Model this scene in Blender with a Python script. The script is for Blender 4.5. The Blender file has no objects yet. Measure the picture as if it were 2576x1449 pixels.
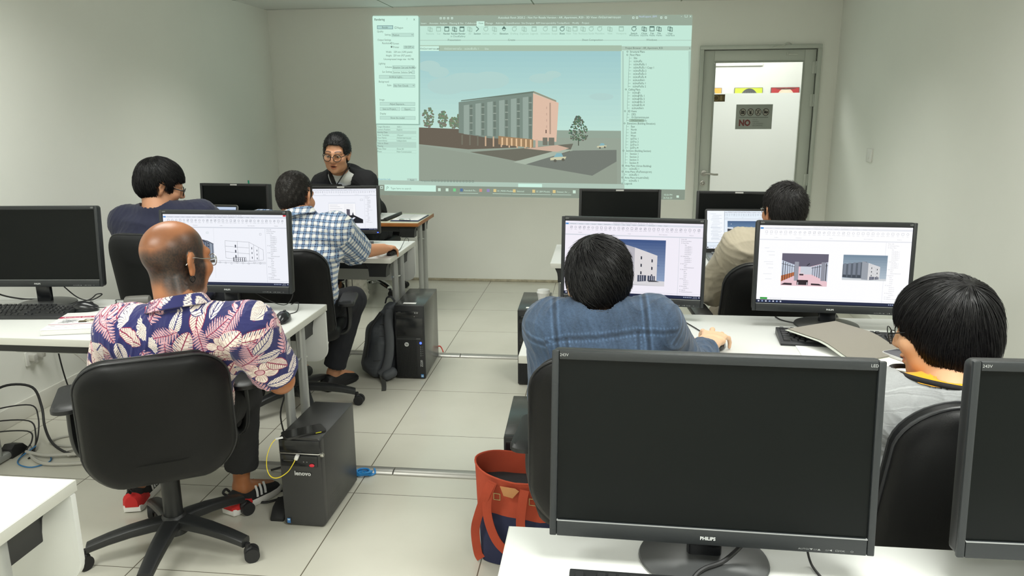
import bpy, bmesh, math, random
import numpy as np
from mathutils import Vector, Matrix, Euler

scene = bpy.context.scene
COL = scene.collection
PI = math.pi
R = math.radians


def S(r, g, b):
    def f(c):
        c /= 255.0
        return c / 12.92 if c <= 0.04045 else ((c + 0.055) / 1.055) ** 2.4
    return (f(r), f(g), f(b))


# ------------------------------------------------------------------ materials
MATS = {}


def mat(name, color, rough=0.5, metal=0.0, spec=0.5, bump=0.0, bscale=200.0, var=0.0, vscale=8.0,
        coat=0.0, sheen=0.0, attr=None, emit=0.0, trans=0.0, aniso=0.0, sss=0.0, stretch=None, bdist=0.002):
    if name in MATS:
        return MATS[name]
    m = bpy.data.materials.new(name)
    m.use_nodes = True
    nt = m.node_tree
    N, L = nt.nodes, nt.links
    b = N['Principled BSDF']
    b.inputs['Base Color'].default_value = (*color, 1)
    b.inputs['Roughness'].default_value = rough
    b.inputs['Metallic'].default_value = metal
    b.inputs['Specular IOR Level'].default_value = spec
    if coat:
        b.inputs['Coat Weight'].default_value = coat
        b.inputs['Coat Roughness'].default_value = 0.15
    if sheen:
        b.inputs['Sheen Weight'].default_value = sheen
    if trans:
        b.inputs['Transmission Weight'].default_value = trans
    if aniso:
        b.inputs['Anisotropic'].default_value = aniso
    if sss:
        b.inputs['Subsurface Weight'].default_value = sss
        b.inputs['Subsurface Radius'].default_value = (0.01, 0.004, 0.002)
        b.inputs['Subsurface Scale'].default_value = 0.6
    tc = N.new('ShaderNodeTexCoord')
    src = tc.outputs['Object']
    if stretch:
        mp = N.new('ShaderNodeMapping')
        mp.inputs['Scale'].default_value = stretch
        L.new(src, mp.inputs[0])
        src = mp.outputs[0]
    colsock = None
    if attr:
        a = N.new('ShaderNodeAttribute')
        a.attribute_name = attr
        colsock = a.outputs['Color']
        if emit:
            L.new(colsock, b.inputs['Emission Color'])
            b.inputs['Emission Strength'].default_value = emit
        else:
            L.new(colsock, b.inputs['Base Color'])
    elif emit:
        b.inputs['Emission Color'].default_value = (*color, 1)
        b.inputs['Emission Strength'].default_value = emit
    if var:
        n = N.new('ShaderNodeTexNoise')
        n.inputs['Scale'].default_value = vscale
        n.inputs['Detail'].default_value = 5
        L.new(src, n.inputs['Vector'])
        mr = N.new('ShaderNodeMapRange')
        mr.inputs[1].default_value = 0.3
        mr.inputs[2].default_value = 0.7
        mr.inputs[3].default_value = 1 - var
        mr.inputs[4].default_value = 1 + var
        L.new(n.outputs[0], mr.inputs[0])
        mx = N.new('ShaderNodeVectorMath')
        mx.operation = 'SCALE'
        if colsock is not None and not emit:
            L.new(colsock, mx.inputs[0])
        else:
            mx.inputs[0].default_value = color
        L.new(mr.outputs[0], mx.inputs['Scale'])
        L.new(mx.outputs[0], b.inputs['Base Color'])
    if bump:
        n2 = N.new('ShaderNodeTexNoise')
        n2.inputs['Scale'].default_value = bscale
        n2.inputs['Detail'].default_value = 3
        L.new(src, n2.inputs['Vector'])
        bp = N.new('ShaderNodeBump')
        bp.inputs['Strength'].default_value = bump
        bp.inputs['Distance'].default_value = bdist
        L.new(n2.outputs[0], bp.inputs['Height'])
        L.new(bp.outputs[0], b.inputs['Normal'])
    MATS[name] = m
    return m


# ------------------------------------------------------------------ mesh builder
class MB:
    def __init__(self):
        self.bm = bmesh.new()

    def _tf(self, vs, M):
        for v in vs:
            v.co = M @ v.co

    def box(self, c, s, bev=0.0, rot=None, seg=2):
        r = bmesh.ops.create_cube(self.bm, size=1.0)
        vs = r['verts']
        for v in vs:
            v.co = Vector((v.co.x * s[0], v.co.y * s[1], v.co.z * s[2]))
        if bev > 0:
            es = list({e for v in vs for e in v.link_edges})
            o = bmesh.ops.bevel(self.bm, geom=es, offset=bev, segments=seg, affect='EDGES', profile=0.5)
            vs = list({v for f in o['faces'] for v in f.verts} | {v for v in vs if v.is_valid})
        M = Matrix.Translation(Vector(c))
        if rot is not None:
            M = M @ (rot.to_4x4() if not isinstance(rot, (tuple, list)) else Euler(rot).to_matrix().to_4x4())
        self._tf(vs, M)
        return self

    def frame(self, a, b, up=None):
        a = Vector(a); b = Vector(b)
        z = (b - a).normalized()
        u = Vector(up) if up else (Vector((0, 0, 1)) if abs(z.z) < 0.95 else Vector((1, 0, 0)))
        x = u.cross(z).normalized()
        y = z.cross(x)
        return x, y, z

    def cyl(self, a, b, r, r2=None, n=20, cap=True):
        r2 = r if r2 is None else r2
        x, y, z = self.frame(a, b)
        a = Vector(a); b = Vector(b)
        bm = self.bm
        A = [bm.verts.new(a + (x * math.cos(2 * PI * i / n) + y * math.sin(2 * PI * i / n)) * r) for i in range(n)]
        B = [bm.verts.new(b + (x * math.cos(2 * PI * i / n) + y * math.sin(2 * PI * i / n)) * r2) for i in range(n)]
        for i in range(n):
            j = (i + 1) % n
            bm.faces.new((A[i], A[j], B[j], B[i]))
        if cap:
            bm.faces.new(A[::-1])
            bm.faces.new(B)
        return self

    def loft(self, rings, cap=True, closed=True):
        bm = self.bm
        V = [[bm.verts.new(Vector(p)) for p in ring] for ring in rings]
        n = len(V[0])
        for k in range(len(V) - 1):
            for i in range(n if closed else n - 1):
                j = (i + 1) % n
                bm.faces.new((V[k][i], V[k][j], V[k + 1][j], V[k + 1][i]))
        if cap and closed:
            bm.faces.new(V[0][::-1])
            bm.faces.new(V[-1])
        return self

    def tube(self, pts, r, n=8, smooth=0, flat=None, cap=True):
        P = [Vector(p) for p in pts]
        if smooth:
            P = catmull(P, smooth)
        rings = []
        x = None
        m = len(P)
        for i, p in enumerate(P):
            t = (P[min(i + 1, m - 1)] - P[max(i - 1, 0)])
            if t.length < 1e-9:
                t = Vector((0, 0, 1))
            t.normalize()
            if x is None:
                u = Vector((0, 0, 1)) if abs(t.z) < 0.9 else Vector((1, 0, 0))
                x = u.cross(t).normalized()
            else:
                x = (x - t * x.dot(t))
                if x.length < 1e-6:
                    x = t.orthogonal()
                x.normalize()
            y = t.cross(x)
            rr = r(i / (m - 1)) if callable(r) else r
            fx, fy = (rr, rr) if flat is None else (rr * flat[0], rr * flat[1])
            rings.append([p + x * math.cos(2 * PI * k / n) * fx + y * math.sin(2 * PI * k / n) * fy for k in range(n)])
        self.loft(rings, cap=cap)
        return self

    def strap(self, pts, w, t, across, smooth=6):
        """flat band: width w along 'across' vector(s), thickness t"""
        P = catmull([Vector(p) for p in pts], smooth) if smooth else [Vector(p) for p in pts]
        rings = []
        m = len(P)
        for i, p in enumerate(P):
            tn = (P[min(i + 1, m - 1)] - P[max(i - 1, 0)]).normalized()
            a = Vector(across) if not callable(across) else Vector(across(i / (m - 1)))
            a = (a - tn * a.dot(tn)).normalized()
            nn = tn.cross(a)
            rings.append([p + a * w / 2 + nn * t / 2, p - a * w / 2 + nn * t / 2, p - a * w / 2 - nn * t / 2, p + a * w / 2 - nn * t / 2])
        return self.loft(rings)

    def lathe(self, prof, c=(0, 0, 0), n=32, M=None, sx=1, sy=1):
        rings = []
        for (r, z) in prof:
            ring = []
            for i in range(n):
                a = 2 * PI * i / n
                v = Vector((r * math.cos(a) * sx, r * math.sin(a) * sy, z))
                if M is not None:
                    v = M @ v
                ring.append(v + Vector(c))
            rings.append(ring)
        return self.loft(rings)

    def prism(self, poly, z0, z1, M=None, bev=0.0, seg=2):
        bm = self.bm
        M = M or Matrix.Identity(4)
        A = [bm.verts.new(Vector((p[0], p[1], z0))) for p in poly]
        B = [bm.verts.new(Vector((p[0], p[1], z1))) for p in poly]
        n = len(poly)
        fs = [bm.faces.new(A[::-1]), bm.faces.new(B)]
        for i in range(n):
            j = (i + 1) % n
            fs.append(bm.faces.new((A[i], A[j], B[j], B[i])))
        vs = A + B
        if bev > 0:
            es = list({e for f in fs[:2] for e in f.edges})
            o = bmesh.ops.bevel(bm, geom=es, offset=bev, segments=seg, affect='EDGES', profile=0.5)
            vs = list({v for f in o['faces'] for v in f.verts} | {v for v in vs if v.is_valid})
        self._tf(vs, M)
        return self

    def ball(self, c, r, s=(1, 1, 1), rot=None, u=20, v=12):
        o = bmesh.ops.create_uvsphere(self.bm, u_segments=u, v_segments=v, radius=r)
        M = Matrix.Translation(Vector(c))
        if rot is not None:
            M = M @ (Euler(rot).to_matrix().to_4x4() if isinstance(rot, (tuple, list)) else rot.to_4x4())
        M = M @ Matrix.Diagonal((*s, 1))
        self._tf(o['verts'], M)
        return self

    def xf(self, M):
        self._tf(list(self.bm.verts), M)
        return self

    def build(self, name, material, parent=None, angle=38, smooth=True):
        me = bpy.data.meshes.new(name)
        bmesh.ops.recalc_face_normals(self.bm, faces=self.bm.faces)
        self.bm.to_mesh(me)
        self.bm.free()
        me.materials.append(material)
        if smooth:
            me.shade_smooth()
            me.set_sharp_from_angle(angle=R(angle))
        o = bpy.data.objects.new(name, me)
        COL.objects.link(o)
        if parent is not None:
            o.parent = parent
        return o


def catmull(P, k):
    P = [Vector(p) for p in P]
    if len(P) < 3:
        return P
    out = []
    n = len(P)
    for i in range(n - 1):
        p0 = P[i - 1] if i > 0 else P[0] * 2 - P[1]
        p1, p2 = P[i], P[i + 1]
        p3 = P[i + 2] if i + 2 < n else P[n - 1] * 2 - P[n - 2]
        for j in range(k):
            t = j / k
            out.append(0.5 * ((2 * p1) + (p2 - p0) * t + (2 * p0 - 5 * p1 + 4 * p2 - p3) * t * t + (3 * p1 - p0 - 3 * p2 + p3) * t ** 3))
    out.append(P[-1])
    return out


def rrect(w, h, r, n=6, cx=0, cy=0):
    """rounded rectangle outline, ccw; r scalar or 4 radii (br, tr, tl, bl)"""
    rs = r if isinstance(r, (tuple, list)) else (r, r, r, r)
    pts = []
    for (sx, sy, a0, q) in ((1, -1, -90, rs[0]), (1, 1, 0, rs[1]), (-1, 1, 90, rs[2]), (-1, -1, 180, rs[3])):
        ox, oy = sx * (w / 2 - q), sy * (h / 2 - q)
        for i in range(n + 1):
            a = R(a0 + 90 * i / n)
            pts.append((cx + ox + q * math.cos(a), cy + oy + q * math.sin(a)))
    return pts


XZ = Matrix(((1, 0, 0, 0), (0, 0, -1, 0), (0, 1, 0, 0), (0, 0, 0, 1)))   # prism (x,y,z) -> (x,-z,y): polygon in xz plane, extrusion to -y
YZ = Matrix(((0, 0, 1, 0), (1, 0, 0, 0), (0, 1, 0, 0), (0, 0, 0, 1)))    # polygon in yz plane, extrusion along x


# ------------------------------------------------------------------ things
def tag(o, label=None, cat=None, group=None, kind=None):
    if label: o['label'] = label
    if cat: o['category'] = cat
    if group: o['group'] = group
    if kind: o['kind'] = kind
    return o


def thing(name, label, cat, loc=(0, 0, 0), rotz=0.0, group=None):
    o = bpy.data.objects.new(name, None)
    o.empty_display_size = 0.05
    COL.objects.link(o)
    o.location = loc
    o.rotation_euler = (0, 0, rotz)
    return tag(o, label, cat, group)


def struct(name, mb, m, **k):
    return tag(mb.build(name, m, **k), kind='structure')


def copy_tree(o, parent=None):
    c = o.copy()
    COL.objects.link(c)
    if parent is not None:
        c.parent = parent
    for ch in list(o.children):
        copy_tree(ch, c)
    return c


# ------------------------------------------------------------------ flat artwork (screens, prints, signs)
TEXT = {}


def text_geo(s, bold=0.0):
    key = (s, bold)
    if key not in TEXT:
        cu = bpy.data.curves.new('txt', 'FONT')
        cu.body = s
        cu.size = 1.0
        cu.resolution_u = 2
        cu.offset = bold
        ob = bpy.data.objects.new('txt', cu)
        me = ob.to_mesh()
        me.calc_loop_triangles()
        V = np.array([v.co[:2] for v in me.vertices], dtype=float).reshape(-1, 2)
        T = [tuple(t.vertices) for t in me.loop_triangles]
        ob.to_mesh_clear()
        bpy.data.objects.remove(ob)
        bpy.data.curves.remove(cu)
        TEXT[key] = (V, T)
    return TEXT[key]


class Canvas:
    """paints rectangles, polygons, lines and lettering on a flat sheet W x H units (y down)"""
    def __init__(self, W, H):
        self.W, self.H = W, H
        self.v, self.f, self.c = [], [], []
        self.L = 0

    def up(self):
        self.L += 0.5

    def poly(self, pts, c):
        self.L += 0.04
        b = len(self.v)
        for p in pts:
            self.v.append((p[0], p[1], self.L))
        self.f.append(tuple(range(b, b + len(pts))))
        self.c.append(c)

    def rect(self, x, y, w, h, c):
        self.poly([(x, y + h), (x + w, y + h), (x + w, y), (x, y)], c)

    def border(self, x, y, w, h, t, c):
        self.rect(x, y, w, t, c); self.rect(x, y + h - t, w, t, c)
        self.rect(x, y + t, t, h - 2 * t, c); self.rect(x + w - t, y + t, t, h - 2 * t, c)

    def line(self, p, q, w, c):
        dx, dy = q[0] - p[0], q[1] - p[1]
        l = math.hypot(dx, dy) or 1
        nx, ny = -dy / l * w / 2, dx / l * w / 2
        pts = [(p[0] + nx, p[1] + ny), (q[0] + nx, q[1] + ny), (q[0] - nx, q[1] - ny), (p[0] - nx, p[1] - ny)]
        self.poly(pts[::-1], c)

    def pline(self, pts, w, c):
        for a, b in zip(pts, pts[1:]):
            self.line(a, b, w, c)

    def disc(self, x, y, r, c, n=20, ry=None, a0=0, a1=360):
        ry = ry or r
        pts = [(x + r * math.cos(R(a0 + (a1 - a0) * i / n)), y + ry * math.sin(R(a0 + (a1 - a0) * i / n))) for i in range(n + (a1 - a0 < 360))]
        self.poly(pts[::-1], c)

    def ring(self, x, y, r, w, c, n=24):
        keep = self.L + 0.04
        for i in range(n):
            self.L = keep - 0.04
            a, b = 2 * PI * i / n, 2 * PI * (i + 1) / n
            self.poly([(x + r * math.cos(b), y + r * math.sin(b)), (x + r * math.cos(a), y + r * math.sin(a)),
                       (x + (r - w) * math.cos(a), y + (r - w) * math.sin(a)), (x + (r - w) * math.cos(b), y + (r - w) * math.sin(b))][::-1], c)

    def text(self, s, x, y, size, c, anchor='l', bold=0.0, sx=1.0, rot=0):
        V, T = text_geo(s, bold)
        if not len(V):
            return
        w = V[:, 0].max() * size * sx
        ox = x - (w / 2 if anchor == 'c' else w if anchor == 'r' else 0)
        self.L += 0.04
        b = len(self.v)
        ca, sa = math.cos(R(rot)), math.sin(R(rot))
        for p in V:
            px, py = p[0] * size * sx, -p[1] * size
            if rot:
                px, py = px * ca - py * sa, px * sa + py * ca
            self.v.append((ox + px, y + py, self.L))
        for t in T:
            self.f.append((b + t[0], b + t[1], b + t[2]))
            self.c.append(c)

    def build(self, name, material, parent, mapf, eps=0.00012, gain=1.0):
        """mapf(u, v) -> point and normal; u, v in 0..1"""
        vs = []
        for (x, y, l) in self.v:
            p, n = mapf(x / self.W, y / self.H)
            vs.append(Vector(p) + Vector(n) * (eps * (l + 1)))
        me = bpy.data.meshes.new(name)
        me.from_pydata([tuple(v) for v in vs], [], self.f)
        at = me.color_attributes.new('Col', 'FLOAT_COLOR', 'CORNER')
        buf = np.ones((len(me.loops), 4), dtype=np.float32)
        cols = np.array([c[:3] for c in self.c], dtype=np.float32) * gain
        cnt = np.array([len(f) for f in self.f])
        buf[:, :3] = np.repeat(cols, cnt, axis=0)
        at.data.foreach_set('color', buf.ravel())
        me.materials.append(material)
        o = bpy.data.objects.new(name, me)
        COL.objects.link(o)
        if parent is not None:
            o.parent = parent
        return o


def planar(w, h, origin=(0, 0, 0), M=None):
    """sheet w x h standing in the xz plane, facing -y, centred on origin"""
    M = M or Matrix.Identity(4)
    nrm = (M.to_3x3() @ Vector((0, -1, 0)))
    o = Vector(origin)

    def f(u, v):
        return M @ (o + Vector(((u - 0.5) * w, 0, (0.5 - v) * h))), nrm
    return f


def flat_top(w, h, origin=(0, 0, 0), M=None):
    """sheet lying face up in the xy plane"""
    M = M or Matrix.Identity(4)
    nrm = (M.to_3x3() @ Vector((0, 0, 1)))
    o = Vector(origin)

    def f(u, v):
        return M @ (o + Vector(((u - 0.5) * w, (0.5 - v) * h, 0))), nrm
    return f
# ------------------------------------------------------------------ common materials
m_wall = mat('wall_paint', (0.875, 0.88, 0.825), rough=0.7, bump=0.08, bscale=90, var=0.015, vscale=2)
m_white = mat('white_laminate', (0.655, 0.665, 0.645), rough=0.36, bump=0.03, bscale=400, var=0.01, vscale=5)
m_edge = mat('white_edging', (0.60, 0.60, 0.55), rough=0.45)
m_black = mat('black_plastic', (0.017, 0.018, 0.019), rough=0.42, bump=0.05, bscale=900)
m_bracket = mat('black_bracket', (0.016, 0.017, 0.018), rough=0.5)
m_gloss = mat('glossy_black', (0.010, 0.011, 0.013), rough=0.2)
m_brushed = mat('brushed_bezel', (0.022, 0.025, 0.027), rough=0.36, spec=0.4, bump=0.35, bscale=14, stretch=(3, 40, 300), bdist=0.0004)
m_tube = mat('grey_tube', (0.42, 0.43, 0.42), rough=0.35, metal=0.35, bump=0.05, bscale=60)
m_chrome = mat('chrome', (0.72, 0.74, 0.74), rough=0.14, metal=1.0)
m_steel = mat('satin_steel', (0.50, 0.49, 0.46), rough=0.32, metal=1.0)
m_screen_off = mat('screen_off', (0.003, 0.0042, 0.0042), rough=0.33, spec=0.17)
m_leather = mat('black_leather', (0.0058, 0.006, 0.0064), rough=0.46, spec=0.24, bump=0.32, bscale=320, var=0.12, vscale=4, bdist=0.0008)
m_mesh_cloth = mat('black_fabric', (0.013, 0.014, 0.015), rough=0.85, bump=0.4, bscale=700, bdist=0.0006)
m_rubber = mat('black_rubber', (0.012, 0.012, 0.013), rough=0.6)
m_towerside = mat('tower_steel', (0.040, 0.041, 0.040), rough=0.22, spec=0.6, bump=0.12, bscale=700, bdist=0.0004)
m_towerfront = mat('tower_front', (0.013, 0.014, 0.016), rough=0.4)
m_paper = mat('paper', (0.83, 0.83, 0.81), rough=0.8)
m_print = mat('printed', (0.8, 0.8, 0.8), rough=0.55, attr='Col')
m_glowprint = mat('lit_screen', (0.0, 0.0, 0.0), rough=0.4, spec=0.35, attr='Col', emit=1.0)
m_letter = mat('letter_grey', (0.62, 0.63, 0.63), rough=0.4)
m_letter_dim = mat('letter_dim', (0.30, 0.31, 0.31), rough=0.4)
m_doorpaint = mat('door_paint', (0.55, 0.58, 0.53), rough=0.38, metal=0.15)
m_cable_k = mat('cable_black', (0.015, 0.015, 0.016), rough=0.5)
m_cable_g = mat('cable_grey', (0.40, 0.39, 0.35), rough=0.55)

XL, XR, YB, YF, CZ = -2.95, 1.915, 6.86, -1.7, 2.405


def floor_mat():
    m = bpy.data.materials.new('floor_tiles')
    m.use_nodes = True
    nt = m.node_tree; N, L = nt.nodes, nt.links
    b = N['Principled BSDF']
    tc = N.new('ShaderNodeTexCoord')
    sp = N.new('ShaderNodeSeparateXYZ')
    L.new(tc.outputs['Object'], sp.inputs[0])

    def line(sock, off, per, half):
        a = N.new('ShaderNodeMath'); a.operation = 'ADD'; a.inputs[1].default_value = off
        L.new(sock, a.inputs[0])
        md = N.new('ShaderNodeMath'); md.operation = 'PINGPONG'; md.inputs[1].default_value = per / 2
        L.new(a.outputs[0], md.inputs[0])
        lt = N.new('ShaderNodeMath'); lt.operation = 'LESS_THAN'; lt.inputs[1].default_value = half
        L.new(md.outputs[0], lt.inputs[0])
        return lt.outputs[0]
    lx = line(sp.outputs['X'], 0.995 + 12.0, 0.6, 0.0021)
    ly = line(sp.outputs['Y'], -6.426 + 12.0, 0.6, 0.0017)
    mxm = N.new('ShaderNodeMath'); mxm.operation = 'MAXIMUM'
    L.new(lx, mxm.inputs[0]); L.new(ly, mxm.inputs[1])
    n = N.new('ShaderNodeTexNoise'); n.inputs['Scale'].default_value = 3; n.inputs['Detail'].default_value = 6
    L.new(tc.outputs['Object'], n.inputs['Vector'])
    cr = N.new('ShaderNodeValToRGB')
    cr.color_ramp.elements[0].position = 0.3; cr.color_ramp.elements[0].color = (0.545, 0.53, 0.455, 1)
    cr.color_ramp.elements[1].position = 0.75; cr.color_ramp.elements[1].color = (0.59, 0.575, 0.50, 1)
    L.new(n.outputs[0], cr.inputs[0])
    mix = N.new('ShaderNodeMix'); mix.data_type = 'RGBA'
    L.new(mxm.outputs[0], mix.inputs['Factor'])
    L.new(cr.outputs[0], mix.inputs['A'])
    mix.inputs['B'].default_value = (0.13, 0.115, 0.085, 1)
    L.new(mix.outputs['Result'], b.inputs['Base Color'])
    b.inputs['Roughness'].default_value = 0.2
    b.inputs['Specular IOR Level'].default_value = 0.5
    n2 = N.new('ShaderNodeTexNoise'); n2.inputs['Scale'].default_value = 9
    L.new(tc.outputs['Object'], n2.inputs['Vector'])
    bp = N.new('ShaderNodeBump'); bp.inputs['Strength'].default_value = 0.05; bp.inputs['Distance'].default_value = 0.01
    L.new(n2.outputs[0], bp.inputs['Height'])
    L.new(bp.outputs[0], b.inputs['Normal'])
    return m


def ceiling_mat():
    m = bpy.data.materials.new('ceiling_boards')
    m.use_nodes = True
    nt = m.node_tree; N, L = nt.nodes, nt.links
    b = N['Principled BSDF']
    tc = N.new('ShaderNodeTexCoord')
    sp = N.new('ShaderNodeSeparateXYZ')
    L.new(tc.outputs['Object'], sp.inputs[0])
    outs = []
    for ax, off, per, half in (('X', 1.815 + 24.4, 1.22, 0.006), ('Y', -6.80 + 12.2, 0.61, 0.006)):
        a = N.new('ShaderNodeMath'); a.operation = 'ADD'; a.inputs[1].default_value = off
        L.new(sp.outputs[ax], a.inputs[0])
        md = N.new('ShaderNodeMath'); md.operation = 'PINGPONG'; md.inputs[1].default_value = per / 2
        L.new(a.outputs[0], md.inputs[0])
        lt = N.new('ShaderNodeMath'); lt.operation = 'LESS_THAN'; lt.inputs[1].default_value = half
        L.new(md.outputs[0], lt.inputs[0])
        outs.append(lt.outputs[0])
    mxm = N.new('ShaderNodeMath'); mxm.operation = 'MAXIMUM'
    L.new(outs[0], mxm.inputs[0]); L.new(outs[1], mxm.inputs[1])
    mix = N.new('ShaderNodeMix'); mix.data_type = 'RGBA'
    L.new(mxm.outputs[0], mix.inputs['Factor'])
    mix.inputs['A'].default_value = (0.80, 0.81, 0.78, 1)
    mix.inputs['B'].default_value = (0.25, 0.28, 0.22, 1)
    L.new(mix.outputs['Result'], b.inputs['Base Color'])
    b.inputs['Roughness'].default_value = 0.8
    return m


# ------------------------------------------------------------------ shell
mb = MB().box(((XL + XR) / 2, (YF + YB) / 2, -0.05), (XR - XL + 0.2, YB - YF + 0.2, 0.1))
struct('floor', mb, floor_mat())
mb = MB().box(((XL + XR) / 2, (YF + YB) / 2, CZ + 0.05), (XR - XL + 0.2, YB - YF + 0.2, 0.1))
struct('ceiling', mb, ceiling_mat())
struct('wall_left', MB().box((XL - 0.05, (YF + YB) / 2, CZ / 2), (0.1, YB - YF, CZ)), m_wall)
struct('wall_right', MB().box((XR + 0.05, (YF + YB) / 2, CZ / 2), (0.1, YB - YF, CZ)), m_wall)
struct('wall_front', MB().box(((XL + XR) / 2, YF - 0.05, CZ / 2), (XR - XL + 0.2, 0.1, CZ)), m_wall)
DX0, DX1, DZ = 0.827, 1.750, 2.018
mb = MB()
mb.box(((XL + DX0) / 2, YB + 0.05, CZ / 2), (DX0 - XL, 0.1, CZ))
mb.box(((DX1 + XR) / 2, YB + 0.05, CZ / 2), (XR - DX1, 0.1, CZ))
mb.box(((DX0 + DX1) / 2, YB + 0.05, (DZ + CZ) / 2), (DX1 - DX0, 0.1, CZ - DZ))
struct('wall_back', mb, m_wall)
m_base = mat('skirting', (0.74, 0.73, 0.67), rough=0.4)
struct('baseboard_left', MB().box((XL + 0.006, (YF + YB) / 2, 0.05), (0.012, YB - YF - 0.02, 0.1), bev=0.003), m_base)
struct('baseboard_right', MB().box((XR - 0.006, (YF + YB) / 2, 0.05), (0.012, YB - YF - 0.02, 0.1), bev=0.003), m_base)
mb = MB().box(((XL + DX0 - 0.03) / 2, YB - 0.004, 0.012), (DX0 - 0.03 - XL - 0.03, 0.008, 0.024), bev=0.003)
struct('baseboard_back', mb, mat('skirting_worn', (0.42, 0.38, 0.28), rough=0.8, var=0.25, vscale=30, bump=0.5, bscale=60))
# metal floor trunking across the aisle, with a raised round-backed cover
m_trunk = mat('trunking', (0.40, 0.39, 0.36), rough=0.35, metal=0.6)
for i, (yt, xa, xb) in enumerate(((4.66, -2.2, 0.4), (3.03, -2.2, 0.4))):
    mb = MB()
    prof = [(-0.035, 0.0), (0.035, 0.0), (0.035, 0.004), (0.020, 0.012), (-0.015, 0.014), (-0.030, 0.008), (-0.035, 0.003)]
    for a, b in ((xa, -0.88), (-0.874, -0.30), (-0.294, xb)):
        mb.prism(prof, a, b, M=Matrix.Translation((0, yt, 0.0005)) @ YZ)
    struct('trim_%d' % (i + 1), mb, m_trunk)

# door surround, leaf, glass
mb = MB()
AW = 0.032
mb.box((DX0 - AW / 2 + 0.004, YB - 0.008, (DZ - 0.002) / 2), (AW, 0.03, DZ - 0.002), bev=0.002)
mb.box((DX1 + AW / 2 - 0.004, YB - 0.008, (DZ - 0.002) / 2), (AW, 0.03, DZ - 0.002), bev=0.002)
mb.box(((DX0 + DX1) / 2, YB - 0.008, DZ + AW / 2 - 0.002), (DX1 - DX0 + 2 * AW - 0.008, 0.03, AW), bev=0.004)
for (xa, xb, za, zb) in ((DX0 - 0.005, DX0 + 0.022, 0.0, DZ - 0.0221), (DX1 - 0.022, DX1 + 0.005, 0.0, DZ - 0.0221), (DX0 - 0.005, DX1 + 0.005, DZ - 0.022, DZ + 0.005)):
    mb.box(((xa + xb) / 2, YB + 0.072, (za + zb) / 2), (xb - xa, 0.03, zb - za))
struct('trim_3', mb, m_doorpaint)
# door_1: leaf with frame, glass and furniture
door = bpy.data.objects.new('door_1', None)
COL.objects.link(door)
door.location = (0, YB + 0.03, 0)
tag(door, kind='structure')
gx0, gx1, gz0, gz1 = 0.922, 1.650, 0.22, 1.921
mb = MB()
for (xa, xb, za, zb) in ((DX0 + 0.008, gx0, 0.008, DZ - 0.008), (gx1, DX1 - 0.008, 0.008, DZ - 0.008), (gx0, gx1, gz1, DZ - 0.008), (gx0, gx1, 0.008, gz0)):
    mb.box(((xa + xb) / 2, 0, (za + zb) / 2), (xb - xa, 0.045, zb - za), bev=0.003)
mb.build('door_frame', m_doorpaint, door)
mb = MB()
t = 0.012
for (xa, xb, za, zb) in ((gx0, gx0 + t, gz0 + t, gz1 - t), (gx1 - t, gx1, gz0 + t, gz1 - t), (gx0, gx1, gz1 - t, gz1), (gx0, gx1, gz0, gz0 + t)):
    mb.box(((xa + xb) / 2, -0.024, (za + zb) / 2), (xb - xa, 0.012, zb - za), bev=0.003)
mb.build('glazing_bead', mat('bead', (0.42, 0.45, 0.40), rough=0.4), door)
mg = bpy.data.materials.new('clear_glass'); mg.use_nodes = True
nt = mg.node_tree
nt.nodes.remove(nt.nodes['Principled BSDF'])
tr = nt.nodes.new('ShaderNodeBsdfTransparent'); tr.inputs[0].default_value = (0.95, 0.97, 0.95, 1)
gl = nt.nodes.new('ShaderNodeBsdfGlossy'); gl.inputs['Roughness'].default_value = 0.02
mx = nt.nodes.new('ShaderNodeMixShader'); mx.inputs[0].default_value = 0.05
nt.links.new(tr.outputs[0], mx.inputs[1]); nt.links.new(gl.outputs[0], mx.inputs[2])
nt.links.new(mx.outputs[0], nt.nodes['Material Output'].inputs[0])
MB().box(((gx0 + gx1) / 2, 0.0, (gz0 + gz1) / 2), (gx1 - gx0, 0.006, gz1 - gz0)).build('door_glass', mg, door)
mf = bpy.data.materials.new('frosted_film'); mf.use_nodes = True
nt = mf.node_tree
nt.nodes.remove(nt.nodes['Principled BSDF'])
tl = nt.nodes.new('ShaderNodeBsdfTranslucent'); tl.inputs[0].default_value = (0.94, 0.95, 0.95, 1)
df = nt.nodes.new('ShaderNodeBsdfDiffuse'); df.inputs[0].default_value = (0.85, 0.86, 0.84, 1)
mx = nt.nodes.new('ShaderNodeMixShader'); mx.inputs[0].default_value = 0.70
nt.links.new(df.outputs[0], mx.inputs[1]); nt.links.new(tl.outputs[0], mx.inputs[2])
nt.links.new(mx.outputs[0], nt.nodes['Material Output'].inputs[0])
tag(MB().box(((gx0 + gx1) / 2, -0.0045, (gz0 + 1.663) / 2), (gx1 - gx0 - 2 * t, 0.002, 1.663 - gz0)).build('frosted_film', mf, door), 'white frosted film on the glass')
mb = MB()
mb.lathe([(0.0, 0), (0.026, 0), (0.026, 0.008), (0.012, 0.010), (0.010, 0.045), (0, 0.045)], n=24, M=Matrix.Rotation(R(90), 4, 'X'), c=(0.879, -0.0225, 0.993))
mb.tube([(0.879, -0.066, 0.993), (0.895, -0.072, 0.993), (0.93, -0.073, 0.991), (0.96, -0.072, 0.986), (0.992, -0.068, 0.986)], 0.009, n=10, smooth=4)
tag(mb.build('door_handle', m_steel, door), 'satin steel lever handle')
mb = MB().lathe([(0.0, 0), (0.024, 0), (0.024, 0.007), (0.014, 0.010), (0.010, 0.004), (0.0, 0.004)], n=24, M=Matrix.Rotation(R(90), 4, 'X'), c=(0.873, -0.0225, 0.908))
mb.box((0.873, -0.028, 0.905), (0.005, 0.004, 0.018))
mb.build('lock_cylinder', m_steel, door)
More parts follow.
